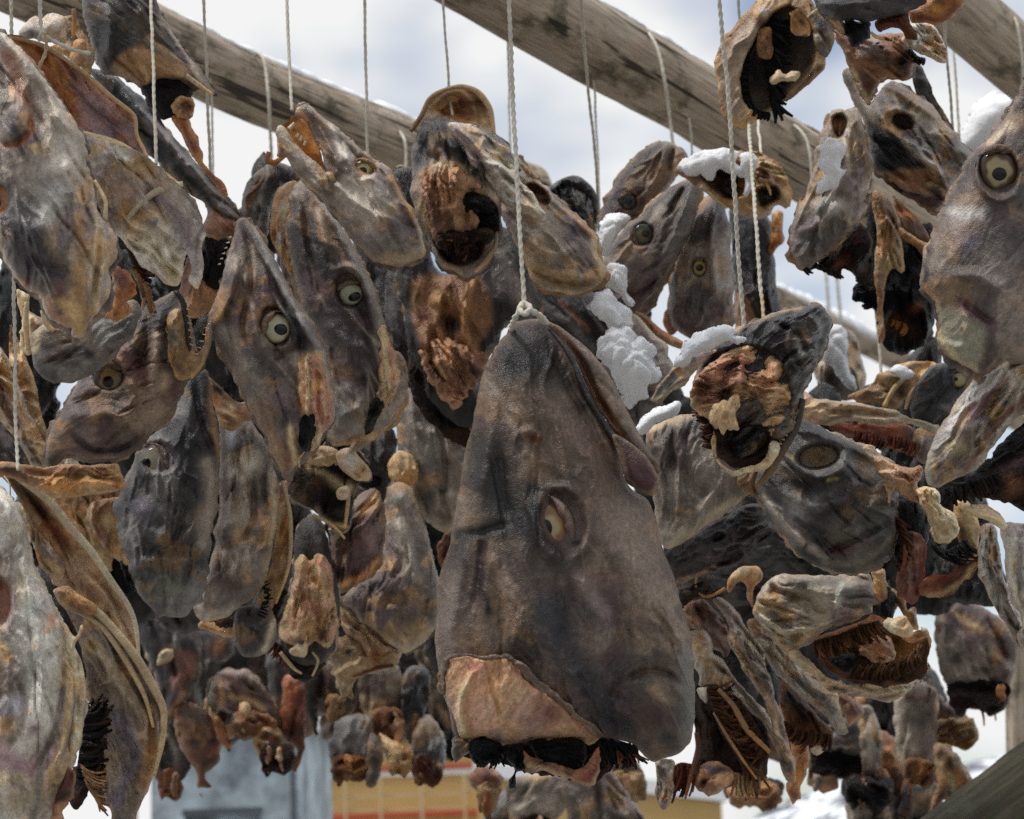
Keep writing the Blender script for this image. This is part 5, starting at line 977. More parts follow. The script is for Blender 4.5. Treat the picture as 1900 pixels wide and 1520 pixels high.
rods('bone_splinter', [([(580,955),(610,970),(628,985),(640,1000)], [4, 3, 3, 2], [30, 30]), ([(648,900),(645,940),(640,980)], [5, 4, 3], [36, 36])])

begin('twisted head with orange frayed edge beside the neck opening', 660, 930, 2.48)
b = p('skin', [(610,960),(650,930),(690,905),(712,930),(714,980),(710,1040),(690,1070),(660,1090),(625,1100),(605,1060),(615,1010)], h=40, pal='brown', wr=7, rag=4, z=[('c', 645, 990, 20, (30,34,40)), ('s', [(670,950),(700,920)], 8, (180,140,100)), ('c', 690, 1010, 26, (130,108,104)), ('c', 630, 1060, 18, (34,34,38)), ('s', [(620,1085),(670,1070),(700,1040)], 7, (196,140,90)), ('c', 665, 1005, 14, (100,62,56))])
rods('bone_splinter', [([(610,985),(650,970),(690,945)], [4, 5, 3], [36, 36])])

begin('dark smooth fish head behind the twisted head left of centre', 700, 760, 2.62)
p('skin', [(650,800),(690,790),(730,800),(735,860),(725,920),(730,1000),(700,1040),(660,1010),(640,940),(640,860)], h=44, pal='dark', wr=3, f=[('p', ell(688, 895, 22, 12, 10), -12, 5)], z=[('c', 690, 895, 14, (20,22,24)), ('s', [(720,830),(715,900),(722,980)], 8, (70,74,80))])

begin('tapering grey fish head with pale eyespot just left of the largest head', 740, 900, 2.54)
b = p('skin', [(722,900),(745,895),(765,915),(785,970),(800,1030),(812,1075),(815,1130),(800,1175),(760,1208),(735,1200),(700,1180),(650,1130),(634,1110),(660,1085),(695,1060),(712,1000),(716,940)], h=58, pal='mid', wr=4, rag=2, bright=.9,
  f=[('c', 745, 920, 14, 18, 0, 9), ('s', [(735,960),(760,1040),(770,1100)], 14, 7), ('s', [(690,1090),(740,1110),(790,1090)], 14, -6), ('s', [(700,1140),(740,1130),(790,1150)], 9, 6)], z=[('c', 740, 925, 14, (150,146,142)), ('c', 735, 905, 14, (150,118,82)), ('s', [(740,970),(765,1060)], 16, (146,138,126)), ('c', 700, 1090, 26, (84,76,72)), ('s', [(700,1180),(750,1205),(800,1170)], 7, (180,158,122)), ('c', 760, 1140, 30, (104,92,84))])
p('jaw_joint', [(724,860),(740,840),(760,845),(775,870),(770,900),(740,905),(725,890)], dd=.02, h=16, pal='horn', mat='bone', rag=3)
p('flesh', [(635,1110),(660,1130),(690,1165),(720,1190),(745,1205),(735,1230),(700,1235),(670,1215),(645,1180),(630,1140)], dd=.02, h=18, pal='flesh', mat='flesh', rag=5, wr=6, bright=.8, z=[('c', 665, 1165, 12, (30,30,34)), ('s', [(640,1130),(700,1200)], 6, (210,184,140)), ('c', 700, 1220, 18, (150,90,54))])

begin('pale gill cover hanging behind the upper left side of the largest head', 770, 720, 2.60)
p('skin', [(738,730),(770,725),(810,748),(845,790),(865,820),(868,850),(860,910),(850,960),(830,988),(800,975),(770,930),(745,860),(735,800)], h=54, pal='mid', mat='pale', wr=4, bright=.85, f=[('s', [(760,740),(775,830),(800,900)], 10, 8), ('s', [(820,760),(825,850),(820,940)], 6, -7)], z=[('s', [(790,740),(830,800),(850,900)], 8, (130,112,96)), ('c', 790, 830, 30, (140,134,122)), ('c', 830, 960, 20, (110,84,66)), ('s', [(800,978),(835,985),(850,950)], 5, (186,160,120)), ('c', 800, 930, 24, (74,70,64))])
p('gill_edge', [(800,740),(835,760),(872,815),(866,830),(840,800),(812,770)], dd=-.02, h=10, pal='pale', mat='pale')
p('flesh', [(830,985),(860,960),(850,1010),(840,1060),(815,1050),(812,1010)], dd=.03, h=14, pal='meat', mat='flesh', rag=4)

begin('small head with bright tan cut flesh at the base of the left cluster', 580, 980, 2.44)
b = p('skin', [(550,985),(572,960),(592,965),(605,1000),(620,1050),(630,1110),(632,1150),(620,1200),(600,1230),(570,1240),(545,1225),(522,1200),(520,1160),(535,1110),(545,1050)], h=44, pal='dark', wr=4, z=[('s', [(580,970),(600,1050),(620,1130)], 8, (84,84,84))])
p('flesh', [(545,1050),(560,1030),(575,1042),(590,1030),(610,1050),(622,1110),(626,1160),(612,1200),(585,1190),(560,1200),(530,1190),(520,1160),(535,1110)], h=12, hb=-6, on=b, off=4, pal='flesh', mat='flesh', wr=7, wl=26, rag=3, z=[('s', [(574,1042),(575,1100),(590,1150)], 4, (140,90,62)), ('s', [(548,1060),(535,1120),(525,1170)], 5, (226,204,160)), ('c', 600, 1080, 18, (190,150,104)), ('c', 600, 1180, 14, (60,50,48)), ('c', 560, 1190, 14, (40,40,44))])
p('neck_bone', [(555,1170),(575,1165),(572,1195),(565,1220),(540,1215),(536,1205),(550,1195)], dd=-.02, h=10, off=26, pal='bone', mat='bone', rag=2)
p('gut', [(520,1190),(560,1200),(600,1190),(610,1220),(590,1255),(555,1265),(530,1240)], dd=.01, h=24, pal='cav', mat='gut', rag=6, ragl=8)
gl([(500,1180),(520,1200),(530,1220)], (-120, -80), 28, 14, 'red', w=2.6)
rods('bone_splinter', [([(570,1200),(590,1225),(580,1255)], [3, 3, 2], [30, 30]), ([(520,1210),(545,1240),(560,1250)], [4, 4, 2], [26, 26])])

begin('slim blackened head between the pale gill rim and tan flesh', 520, 850, 2.62)
p('skin', [(490,830),(530,840),(560,900),(575,960),(560,1050),(530,1130),(490,1170),(470,1120),(490,1000)], h=40, pal='dark')

begin('torn hanging gullet and brown membrane under the left cluster', 640, 1170, 2.56)
p('gut', [(610,1190),(650,1180),(690,1215),(735,1200),(740,1225),(735,1245),(700,1245),(660,1260),(640,1300),(625,1280),(615,1240)], h=20, pal='horn', mat='flesh', rag=6, ragl=9, bright=.7, z=[('c', 640, 1210, 14, (40,34,34)), ('c', 700, 1230, 18, (150,96,54))])
rods('tendon', [([(730,1235),(700,1240),(668,1252),(655,1256)], [3, 3.5, 3, 2], [20, 20])], pal='red')
p('gut', [(620,1220),(640,1225),(650,1270),(655,1300),(640,1290)], dd=.01, h=10, pal='horn', mat='flesh', rag=4)

begin('dark torn throat hanging beneath the grey milky eyed head', 400, 1120, 2.45)
p('gut', [(370,1130),(400,1140),(440,1140),(480,1110),(530,1090),(520,1140),(500,1170),(470,1160),(440,1165),(400,1160)], h=18, pal='cav', mat='gut', rag=6, ragl=8, z=[('c', 400, 1145, 14, (140,76,40)), ('c', 460, 1170, 14, (150,96,56))])
p('skin', [(380,1150),(430,1160),(435,1185),(400,1175),(370,1165)], dd=.02, h=10, pal='horn', mat='flesh', rag=3)
gl([(440,1150),(470,1160)], -90, 26, 8, 'red', w=2.2)
# ------------------------------------------------------------------ heads in the middle, behind the largest one
begin('gutted fish head with gaping ragged neck and arched mouth roof, top centre', 830, 170, 2.30)
p('mouth_roof', q('G',(225,345),(240,300),(300,230),(345,130),(400,85),(480,50),(570,38),(650,55),(710,100),(760,180),(790,260),(800,370),(740,330),(660,300),(560,290),(490,270),(400,240),(330,250),(290,300),(250,340)), dd=.04, h=-22, hb=-30, pal='horn', mat='flesh', wr=4, rag=2,
  z=[('s', q('G',(330,210),(380,130),(430,100)), 7, (206,190,150)), ('s', q('G',(350,130),(480,55),(620,60),(740,160)), 7, (104,74,44)), ('s', q('G',(380,180),(480,90),(580,90),(650,200),(670,290)), 9, (150,118,88)), ('c', 850, 205, 16, (110,66,34)), ('s', q('G',(500,180),(510,260)), 5, (190,150,100)), ('c', 890, 195, 18, (100,64,36))],
  f=[('s', q('G',(370,190),(480,80),(590,90),(660,200),(670,300)), 6, 8), ('s', q('G',(540,110),(550,170),(560,200)), 3, 5), ('s', q('G',(440,230),(490,190),(520,240)), 6, -8)])
rods('mouth_rim', [(q('G',(225,345),(300,235),(350,130),(420,75),(560,38),(680,75),(765,190),(795,360)), [4, 5, 5, 4, 5, 6, 5, 3], [6, 6])], pal='horn', seed=2)
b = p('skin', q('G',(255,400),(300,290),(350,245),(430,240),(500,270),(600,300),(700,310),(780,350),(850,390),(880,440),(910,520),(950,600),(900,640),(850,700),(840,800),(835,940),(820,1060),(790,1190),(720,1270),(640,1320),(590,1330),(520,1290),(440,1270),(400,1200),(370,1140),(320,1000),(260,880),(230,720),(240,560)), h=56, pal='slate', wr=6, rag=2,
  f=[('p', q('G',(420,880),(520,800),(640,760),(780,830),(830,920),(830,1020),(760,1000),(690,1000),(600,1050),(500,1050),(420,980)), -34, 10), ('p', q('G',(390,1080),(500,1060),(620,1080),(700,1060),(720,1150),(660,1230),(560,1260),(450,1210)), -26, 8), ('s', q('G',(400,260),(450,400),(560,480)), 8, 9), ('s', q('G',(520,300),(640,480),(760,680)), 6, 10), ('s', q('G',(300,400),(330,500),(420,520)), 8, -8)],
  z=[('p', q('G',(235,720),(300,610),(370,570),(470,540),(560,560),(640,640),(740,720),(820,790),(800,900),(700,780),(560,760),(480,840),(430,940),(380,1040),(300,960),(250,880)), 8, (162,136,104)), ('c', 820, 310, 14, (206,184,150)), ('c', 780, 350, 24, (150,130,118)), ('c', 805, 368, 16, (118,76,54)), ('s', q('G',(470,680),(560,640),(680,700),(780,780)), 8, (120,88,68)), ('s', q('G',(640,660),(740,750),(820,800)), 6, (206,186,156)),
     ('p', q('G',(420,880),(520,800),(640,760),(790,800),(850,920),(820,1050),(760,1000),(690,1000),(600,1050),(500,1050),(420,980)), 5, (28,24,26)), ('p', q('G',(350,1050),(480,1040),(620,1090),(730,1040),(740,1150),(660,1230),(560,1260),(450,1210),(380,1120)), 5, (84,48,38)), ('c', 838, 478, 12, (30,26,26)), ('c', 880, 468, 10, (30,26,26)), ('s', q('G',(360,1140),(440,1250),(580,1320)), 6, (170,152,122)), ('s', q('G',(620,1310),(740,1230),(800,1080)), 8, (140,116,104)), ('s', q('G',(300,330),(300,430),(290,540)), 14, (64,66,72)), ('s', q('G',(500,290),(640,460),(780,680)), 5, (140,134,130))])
p('neck_flesh', q('G',(330,600),(430,555),(540,580),(640,650),(720,720),(640,740),(590,790),(640,880),(690,960),(640,1040),(560,1070),(500,1020),(520,1060),(470,1120),(400,1100),(360,1000),(330,880),(310,760)), dd=-.015, h=16, off=34, pal='meat', mat='flesh', rag=5, ragl=8, wr=6, wl=24, z=[('c', 822, 310, 12, (214,196,160)), ('c', 805, 350, 14, (128,84,60)), ('c', 850, 418, 12, (200,160,116)), ('c', 835, 380, 10, (176,140,100))])
p('gut', q('G',(560,800),(640,770),(760,800),(800,880),(720,900),(660,860),(600,880)), dd=-.02, h=16, off=28, pal='black', rag=6, ragl=8, mat='gut')
p('gut', q('G',(380,1040),(460,1000),(560,1020),(660,990),(780,1010),(800,1080),(740,1120),(690,1090),(600,1130),(520,1100),(440,1150)), dd=-.02, h=14, off=22, pal='cav', rag=7, ragl=9, mat='gut', wr=7)
None and p('tendon', q('G',(560,1000),(620,1010),(640,1100),(690,1190),(660,1250),(610,1180),(580,1090)), dd=-.025, h=10, off=26, pal='red', rag=4, mat='flesh')
gl(q('G',(780,860),(820,940),(830,1020)), (-150, -200), 40, 16, 'black', w=4, z=36)
rods('gill_arch', [(q('G',(810,1010),(800,1120),(740,1220),(660,1300)), [3, 5, 6, 3], [40, 44])], pal='mid', mat='pale')
p('gill_cover', q('G',(490,280),(560,285),(650,310),(760,380),(850,440),(905,480),(880,475),(800,450),(830,500),(900,560),(950,620),(980,680),(1060,770),(1100,850),(1140,905),(1130,950),(1060,930),(960,880),(850,830),(790,740),(720,650),(640,560),(570,440),(520,360)), dd=-.03, h=22, hb=4, pal='pale', mat='pale', wr=7, wl=40, ax=-42, rag=2, off=10,
  f=[('s', q('G',(560,320),(700,480),(850,680),(1000,850)), 5, 9), ('s', q('G',(700,480),(860,600),(1000,750)), 5, 8), ('s', q('G',(640,470),(780,660),(900,800)), 4, -8), ('s', q('G',(840,620),(960,720),(1080,860)), 4, -7)],
  z=[('s', q('G',(540,310),(600,420),(700,560)), 10, (130,116,118)), ('s', q('G',(600,320),(760,420),(900,480)), 5, (150,130,96)), ('c', 860, 260, 20, (132,118,122)), ('s', q('G',(900,620),(1050,800),(1130,920)), 9, (186,178,162)), ('c', 1003, 402, 5, (80,64,50)), ('c', 912, 265, 12, (122,112,114))])

begin('olive grey fish head with hollow eye and scalloped gill plate, right of the gutted head', 1050, 360, 2.38)
b = p('skin', q('G',(840,490),(930,500),(1010,560),(1105,665),(1090,670),(1140,710),(1190,770),(1290,860),(1400,960),(1480,1060),(1510,1180),(1555,1300),(1520,1380),(1400,1430),(1280,1445),(1150,1430),(1060,1360),(1000,1230),(920,1050),(850,920),(840,700)), h=62, pal='mid', wr=4, rag=2, ax=-45,
  f=[('p', q('G',(1010,700),(1060,690),(1140,740),(1180,800),(1150,850),(1080,820),(1030,770)), -22, 7), ('s', q('G',(1040,1080),(1120,1150),(1250,1170),(1340,1120)), 6, 9), ('s', q('G',(1160,760),(1330,900),(1460,1050)), 7, 10), ('s', q('G',(1000,1200),(1150,1280),(1350,1330),(1520,1340)), 7, 7), ('s', q('G',(1000,1260),(1200,1350),(1480,1380)), 5, -8), ('s', q('G',(880,920),(1000,960),(1080,1020)), 8, -6)],
  z=[('p', q('G',(1010,700),(1060,690),(1140,740),(1180,800),(1150,850),(1080,820),(1030,770)), 5, (92,60,36)), ('s', q('G',(1200,780),(1330,900),(1460,1040)), 8, (84,74,84)), ('s', q('G',(1290,880),(1400,980),(1480,1070)), 5, (180,126,72)), ('c', 1020, 430, 30, (132,120,104)), ('s', q('G',(1460,1090),(1490,1180),(1540,1290)), 7, (190,172,130)), ('c', 1030, 470, 32, (140,130,116)), ('s', q('G',(860,830),(950,870),(1070,920)), 8, (150,96,52)), ('c', 1070, 430, 16, (66,66,76)), ('s', q('G',(1100,1380),(1300,1410),(1500,1380)), 8, (128,106,76))])
p('brow_plate', q('G',(950,560),(1010,570),(1080,640),(1105,665),(1060,660),(1000,640)), dd=-.03, h=10, pal='horn', mat='flesh', off=20)

begin('small crumpled grey snout behind two thin strings at centre right', 1060, 335, 2.75)
p('skin', [(1012,348),(1030,338),(1060,330),(1082,333),(1098,350),(1105,385),(1108,430),(1095,460),(1070,450),(1050,400),(1020,370)], h=36, pal='slate', wr=8, wl=24, z=[('c', 1085, 370, 14, (140,136,132)), ('s', [(1098,400),(1104,450)], 5, (180,150,112))])
p('snout_fold', [(1040,335),(1068,328),(1095,342),(1108,372),(1106,420),(1098,380),(1070,350)], dd=-.03, h=12, pal='dark', wr=6, wl=20)

begin('dark fish head with brown raw nape hanging behind the centre string', 830, 490, 2.52)
b = p('skin', [(725,320),(765,310),(780,330),(790,380),(800,470),(830,510),(900,430),(950,430),(990,500),(1005,560),(990,590),(940,600),(905,660),(890,730),(880,790),(840,780),(800,740),(780,690),(760,640),(745,560),(735,500),(740,440),(730,380)], h=52, pal='dark', wr=5, rag=2,
  z=[('p', [(756,525),(790,505),(830,505),(880,500),(905,530),(915,600),(890,640),(860,700),(820,690),(785,650),(765,600)], 10, (128,92,64)), ('c', 838, 598, 16, (44,52,60)), ('c', 820, 560, 26, (160,122,84)), ('s', [(880,520),(860,600),(880,650)], 8, (150,110,72)), ('c', 930, 530, 30, (112,104,104)), ('s', [(770,480),(820,490)], 14, (40,44,54)), ('c', 785, 580, 14, (110,62,50)), ('c', 800, 660, 20, (70,44,36)), ('c', 850, 740, 30, (30,24,24)), ('s', [(930,470),(960,540),(980,580)], 14, (126,118,114))],
  f=[('s', [(880,510),(862,600),(880,660)], 8, 9), ('s', [(820,540),(840,640),(830,700)], 7, -9), ('c', 838, 598, 16, 16, 0, -10), ('s', [(790,600),(800,680)], 6, 8)])
p('torn_flesh', [(780,640),(820,630),(870,640),(905,660),(900,700),(870,730),(850,760),(820,740),(795,700)], dd=-.02, h=24, off=20, pal='meat', mat='flesh', rag=7, ragl=9, wr=7, wl=22, z=[('c', 820, 690, 16, (36,30,30)), ('c', 875, 700, 12, (60,40,34)), ('s', [(800,650),(830,700)], 4, (170,130,90))])
p('gut', [(760,640),(800,690),(840,760),(880,780),(875,830),(840,820),(790,780),(760,720)], dd=.02, h=26, pal='cav', mat='gut', rag=5)
rods('bone_splinter', [([(790,600),(800,650),(790,690)], [4, 4, 2], [50, 44]), ([(850,650),(835,700),(822,740)], [4, 4, 2], [54, 44])], pal='horn')
begin('shade coloured filler head beneath the raw nape, behind the left edge of the largest head', 800, 640, 2.7)  # dark skin colour puts the shade of this gap into the head
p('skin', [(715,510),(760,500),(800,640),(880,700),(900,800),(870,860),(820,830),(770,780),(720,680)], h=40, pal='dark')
begin('shade coloured head filling the gap above the snow, behind the centre string', 1040, 560, 2.66)  # filler; its dark colour is painted for the shade inside the gap
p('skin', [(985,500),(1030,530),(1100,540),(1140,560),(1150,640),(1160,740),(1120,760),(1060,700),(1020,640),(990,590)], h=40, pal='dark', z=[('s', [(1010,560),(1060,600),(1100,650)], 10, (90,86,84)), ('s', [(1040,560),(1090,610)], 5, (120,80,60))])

# ------------------------------------------------------------------ the trio with eyes right of centre
begin('dark fish head with glassy eye leaning on its neighbour, centre right below the middle pole', 1235, 265, 2.62)
b = p('skin', [(1228,262),(1250,268),(1272,285),(1270,310),(1250,335),(1240,345),(1210,385),(1180,412),(1150,425),(1125,440),(1112,430),(1114,395),(1135,345),(1165,305),(1200,275)], h=42, pal='brown', wr=4, ax=45, bright=.8, f=[('p', ell(1166, 373, 18, 17), -9, 5), ('s', [(1236,270),(1222,320),(1190,370)], 5, 9), ('s', [(1250,275),(1240,320)], 4, -8)], z=[('s', [(1225,266),(1170,310),(1125,400)], 8, (70,62,64)), ('s', [(1255,280),(1250,320)], 7, (150,124,96)), ('s', [(1268,292),(1256,322)], 5, (176,116,58))])
ey(1166, 374, 16, b, lid=110, lc=(84, 74, 70), ring=(70,72,72), outer=(50,50,50), edge=(44,40,38), pupil=.5, sink=2, pc=(22,26,30))
begin('snow flanked fish head with a dark bulging eye below the middle pole', 1290, 335, 2.54)
b = p('skin', [(1288,332),(1302,345),(1298,375),(1280,425),(1255,480),(1225,545),(1195,590),(1165,588),(1145,575),(1130,545),(1118,490),(1128,465),(1150,435),(1190,395),(1240,352)], h=54, pal='grey', wr=3.5, ax=50, bright=.85, f=[('p', ell(1192, 436, 23, 24), -10, 6), ('s', [(1285,345),(1262,410),(1225,490)], 6, 8), ('s', [(1270,345),(1240,400)], 4, -7), ('s', [(1140,540),(1180,550),(1215,520)], 7, -6)], z=[('s', [(1270,340),(1200,390),(1135,460)], 8, (66,70,76)), ('c', 1180, 500, 30, (104,86,84)), ('s', [(1290,340),(1270,410),(1235,480)], 10, (116,110,104)), ('c', 1165, 540, 22, (90,70,72))])
ey(1193, 436, 20, b, lid=200, lc=(72, 68, 66), ring=(112,100,66), outer=(52,54,56), edge=(40,40,42), pupil=.45, po=(4, -2), sink=1, pc=(30,34,38))
begin('straight hanging fish head with ringed eye staring out at centre right', 1335, 360, 2.58)
b = p('skin', [(1325,358),(1338,362),(1346,385),(1356,440),(1362,520),(1362,600),(1342,628),(1290,634),(1252,606),(1240,572),(1244,505),(1268,432),(1300,375)], h=54, pal='grey', wr=3, ax=85, bright=.85, f=[('p', ell(1298, 496, 15, 19), -9, 6), ('s', [(1330,370),(1320,450),(1330,560)], 7, 8), ('s', [(1300,390),(1275,460)], 7, 6)], z=[('c', 1345, 530, 18, (146,140,134)), ('s', [(1330,370),(1310,430)], 12, (64,60,60)), ('c', 1300, 560, 26, (90,76,88)), ('c', 1290, 440, 20, (66,58,58)), ('s', [(1255,600),(1300,622),(1345,615)], 7, (90,64,62))])
ey(1298, 497, 13.5, b, lid=90, cov=.75, lc=(96, 84, 80), ring=(186,168,104), outer=(160,130,74), edge=(80,66,50), pupil=.58, sink=2, sq=1.15)
begin('dark narrow fish head with tan cut flesh beside the straight hanging head', 1400, 380, 2.72)
b = p('skin', [(1352,380),(1400,375),(1425,400),(1436,470),(1446,560),(1445,610),(1400,625),(1362,620),(1362,520)], h=40, pal='dark', wr=4, z=[('p', [(1362,545),(1378,545),(1400,580),(1402,625),(1362,625)], 6, (150,112,80)), ('s', [(1380,400),(1400,480)], 10, (70,70,74))])
p('flesh', [(1428,395),(1445,388),(1454,410),(1452,440),(1438,465),(1428,470),(1432,430)], dd=-.02, h=14, pal='amber', mat='flesh', rag=3, z=[('c', 1440, 430, 9, (40,30,26)), ('c', 1446, 400, 8, (190,150,92))])
p('flesh', [(1236,570),(1246,545),(1262,560),(1262,600),(1250,620),(1232,600)], dd=-.1, h=12, pal='meat', mat='flesh', rag=3)
begin('open jaw bones capped with snow under the end of the middle pole', 1350, 300, 2.48)
b = p('jaw_bone', [(1252,318),(1262,300),(1300,286),(1350,280),(1400,282),(1432,295),(1455,318),(1470,365),(1462,385),(1435,382),(1430,398),(1405,408),(1370,400),(1350,385),(1330,370),(1290,345)], h=36, pal='horn', mat='bone', wr=7, wl=26, rag=4, ragl=9, f=[('p', [(1300,318),(1350,312),(1395,320),(1400,350),(1350,370),(1310,340)], -26, 6), ('p', [(1408,350),(1440,345),(1448,368),(1415,385)], -18, 5)],
  z=[('p', [(1300,318),(1350,312),(1395,320),(1400,350),(1350,370),(1310,340)], 5, (54,36,26)), ('p', [(1405,350),(1440,345),(1446,368),(1412,385)], 5, (34,30,36)), ('s', [(1390,295),(1440,315),(1462,360)], 7, (204,178,132)), ('s', [(1300,352),(1350,392),(1410,402),(1430,395)], 6, (150,142,140)), ('c', 1380, 350, 12, (150,96,48)), ('s', [(1455,330),(1466,370)], 5, (200,150,84))])
rods('bone_splinter', [([(1408,330),(1425,345),(1430,362)], [4, 3.5, 2], [40, 36]), ([(1398,326),(1410,350)], [3, 2], [40, 36]), ([(1300,345),(1330,372),(1350,386)], [3, 3, 2], [30, 26])])

begin('pale gill plate half buried by clumps of snow, right of the largest head', 1180, 600, 2.40)
p('gill_cover', q('H',(350,880),(430,950),(520,1040),(600,1090),(610,1150),(605,1180),(640,1250),(600,1320),(560,1360),(480,1320),(420,1200),(360,1080),(330,960)), h=26, pal='pale', mat='pale', wr=5, ax=-45, rag=2, z=[('s', q('H',(380,890),(480,990),(600,1110)), 6, (190,176,156)), ('s', q('H',(480,1100),(580,1200),(610,1260)), 14, (138,130,126))])
p('lower_jaw', q('H',(370,870),(430,890),(520,950),(620,1030),(710,1085),(700,1130),(610,1100),(520,1040),(430,960)), dd=.02, h=14, pal='horn', mat='flesh', ax=-40, z=[('s', q('H',(420,900),(560,1000),(690,1090)), 7, (140,84,48)), ('s', q('H',(560,960),(620,970)), 6, (120,50,52))])
p('skin', [(1115,690),(1130,620),(1160,600),(1200,640),(1230,720),(1220,780),(1180,790),(1140,760)], dd=.04, h=30, pal='slate')
snow('large lumpy snow clump lying lowest beside the largest head', 2.33, q('H',(95,1150),(130,1070),(190,1000),(260,980),(340,1000),(390,1060),(480,1100),(515,1150),(480,1200),(520,1250),(560,1310),(500,1360),(440,1380),(460,1470),(400,1490),(340,1560),(300,1500),(260,1400),(220,1330),(200,1250),(130,1200)), h=40, lump=17)
snow('lumpy snow clump in the middle of the snowy column beside the largest head', 2.36, q('H',(50,840),(80,760),(130,710),(200,700),(240,760),(290,800),(350,860),(340,930),(350,980),(280,990),(220,960),(180,930),(120,900)), h=32, lump=14)
snow('narrow snow clump wedged under the scalloped gill plate', 2.42, q('H',(160,590),(190,520),(230,530),(290,590),(320,680),(310,740),(360,810),(350,850),(290,800),(230,720),(180,680)), h=26, lump=12)
snow('snow pad caught between the small snout and the glassy eyed head', 2.50, q('H',(125,240),(200,190),(270,175),(330,205),(280,260),(230,360),(180,460),(140,480),(120,380)), h=26, lump=10)
snow('snow strip lying along the top of the open jaw bones', 2.44, [(1254,312),(1264,296),(1300,284),(1350,279),(1374,283),(1366,300),(1380,315),(1375,330),(1350,322),(1335,318),(1325,336),(1310,338),(1300,326),(1275,326)], h=20, lump=8)
snow('small icy snow bit dripping over the open jaw bones', 2.43, [(1372,292),(1392,288),(1404,300),(1398,322),(1396,350),(1386,366),(1378,360),(1380,330),(1370,312)], h=14, lump=6)
# ------------------------------------------------------------------ right side
begin('fish head showing its cut neck, with wrinkled black snout and snow on its side', 1400, 620, 2.00)
b = p('skin', [(1312,648),(1360,615),(1400,595),(1450,578),(1495,568),(1522,568),(1538,588),(1541,610),(1530,650),(1505,700),(1492,725),(1490,760),(1478,790),(1470,815),(1440,830),(1400,860),(1360,870),(1330,840),(1320,800),(1300,770),(1290,720)], h=70, pal='slate', mat='skin', wr=8, wl=30, rag=2, ax=35, bright=.95,
  f=[('p', [(1255,740),(1290,690),(1330,655),(1380,640),(1430,650),(1462,690),(1470,740),(1440,800),(1400,870),(1340,860),(1320,800)], -14, 8), ('s', [(1500,580),(1520,610),(1505,650)], 6, 10), ('s', [(1440,600),(1480,620),(1500,660)], 5, -10), ('s', [(1480,580),(1460,640),(1480,690)], 5, 9)],
  z=[('s', [(1365,612),(1420,586),(1480,568)], 5, (164,140,108)), ('c', 1510, 600, 22, (112,108,104)), ('s', [(1470,610),(1500,680)], 8, (132,128,122)), ('c', 1440, 620, 20, (70,70,72)), ('s', [(1535,610),(1510,690)], 6, (40,40,44))])
fl = p('flesh', [(1278,735),(1300,690),(1330,665),(1370,642),(1410,640),(1445,655),(1462,690),(1470,740),(1455,780),(1438,810),(1420,800),(1400,770),(1370,765),(1330,800),(1318,780),(1295,770)], h=30, off=38, dd=0, pal='flesh', mat='flesh', wr=8, wl=26, rag=4, ragl=9,
  f=[('s', [(1380,650),(1370,710),(1340,760)], 7, 12), ('c', 1350, 735, 10, 14, 20, -22), ('c', 1395, 765, 16, 18, 0, -26), ('s', [(1430,660),(1440,720),(1420,770)], 8, 10), ('c', 1310, 720, 18, 22, 0, -16), ('s', [(1330,690),(1390,680),(1440,700)], 10, -8)],
  z=[('c', 1340, 732, 12, (40,36,38)), ('c', 1396, 768, 16, (32,34,40)), ('c', 1308, 730, 22, (112,76,48)), ('c', 1420, 690, 30, (190,148,110)), ('c', 1370, 690, 24, (170,134,112)), ('s', [(1450,680),(1462,730),(1440,790)], 8, (196,150,104)), ('c', 1410, 730, 16, (130,84,62)), ('s', [(1290,690),(1330,660),(1380,642)], 6, (206,180,140))])
p('gut', [(1325,800),(1360,770),(1400,775),(1430,790),(1445,800),(1440,830),(1410,862),(1365,866),(1335,845)], h=16, off=24, pal='cav', mat='gut', rag=3, wr=6, f=[('p', ell(1385, 820, 40, 28), -22, 8)], z=[('c', 1385, 820, 24, (22,18,20)), ('c', 1398, 835, 14, (70,36,34))])
p('vertebra', [(1318,768),(1330,748),(1350,742),(1366,730),(1372,748),(1366,772),(1372,800),(1350,796),(1342,806),(1330,790),(1316,786)], dd=-.03, h=14, off=30, pal='bone', mat='bone', rag=5, ragl=8, wr=6, wl=18, f=[('c', 1344, 775, 6, 7, 0, -4)], z=[('c', 1344, 775, 6, (150,116,80))])
p('jaw_rim', [(1322,800),(1332,845),(1355,868),(1390,868),(1418,852),(1432,822),(1445,830),(1428,862),(1395,878),(1355,878),(1328,855),(1316,820)], dd=-.01, h=10, off=26, pal='bone', mat='bone', rag=3, z=[('c', 1340, 860, 8, (120,74,44)), ('c', 1420, 815, 10, (180,186,176))])
p('side_plate', q('H',(470,1480),(540,1390),(620,1300),(700,1220),(800,1180),(900,1150),(950,1140),(860,1190),(820,1260),(760,1310),(720,1380),(640,1420),(540,1490)) , dd=-.02, h=14, off=20, pal='mid', mat='pale', rag=3, ax=38, z=[('s', q('H',(500,1490),(640,1410),(720,1370)), 4, (200,186,150)), ('c', 1225, 720, 14, (110,112,104))])
gl([(1300,760),(1320,790),(1325,830)], (-120, -150), 22, 14, 'gill', w=3, z=20)
rods('teeth', [([(1476 - i * 5, 784 + i * 8), (1470 - i * 5, 783 + i * 8)], [2, .6], [30, 32]) for i in range(8)], seed=5)
rods('lower_jaw', [([(1490,740),(1478,790),(1455,830),(1425,880),(1405,905)], [6, 8, 9, 9, 5], [24, 20])], pal='slate', mat='skin')
snow('snow cap on the side of the wrinkled black snouted head', 1.955, q('H',(650,1230),(700,1160),(740,1090),(800,1040),(880,1010),(980,985),(1060,985),(1090,1010),(1060,1040),(1130,1030),(1165,1060),(1140,1090),(1080,1110),(1030,1080),(960,1110),(880,1150),(800,1190),(740,1240),(680,1255)), h=28, off=22, lump=11)

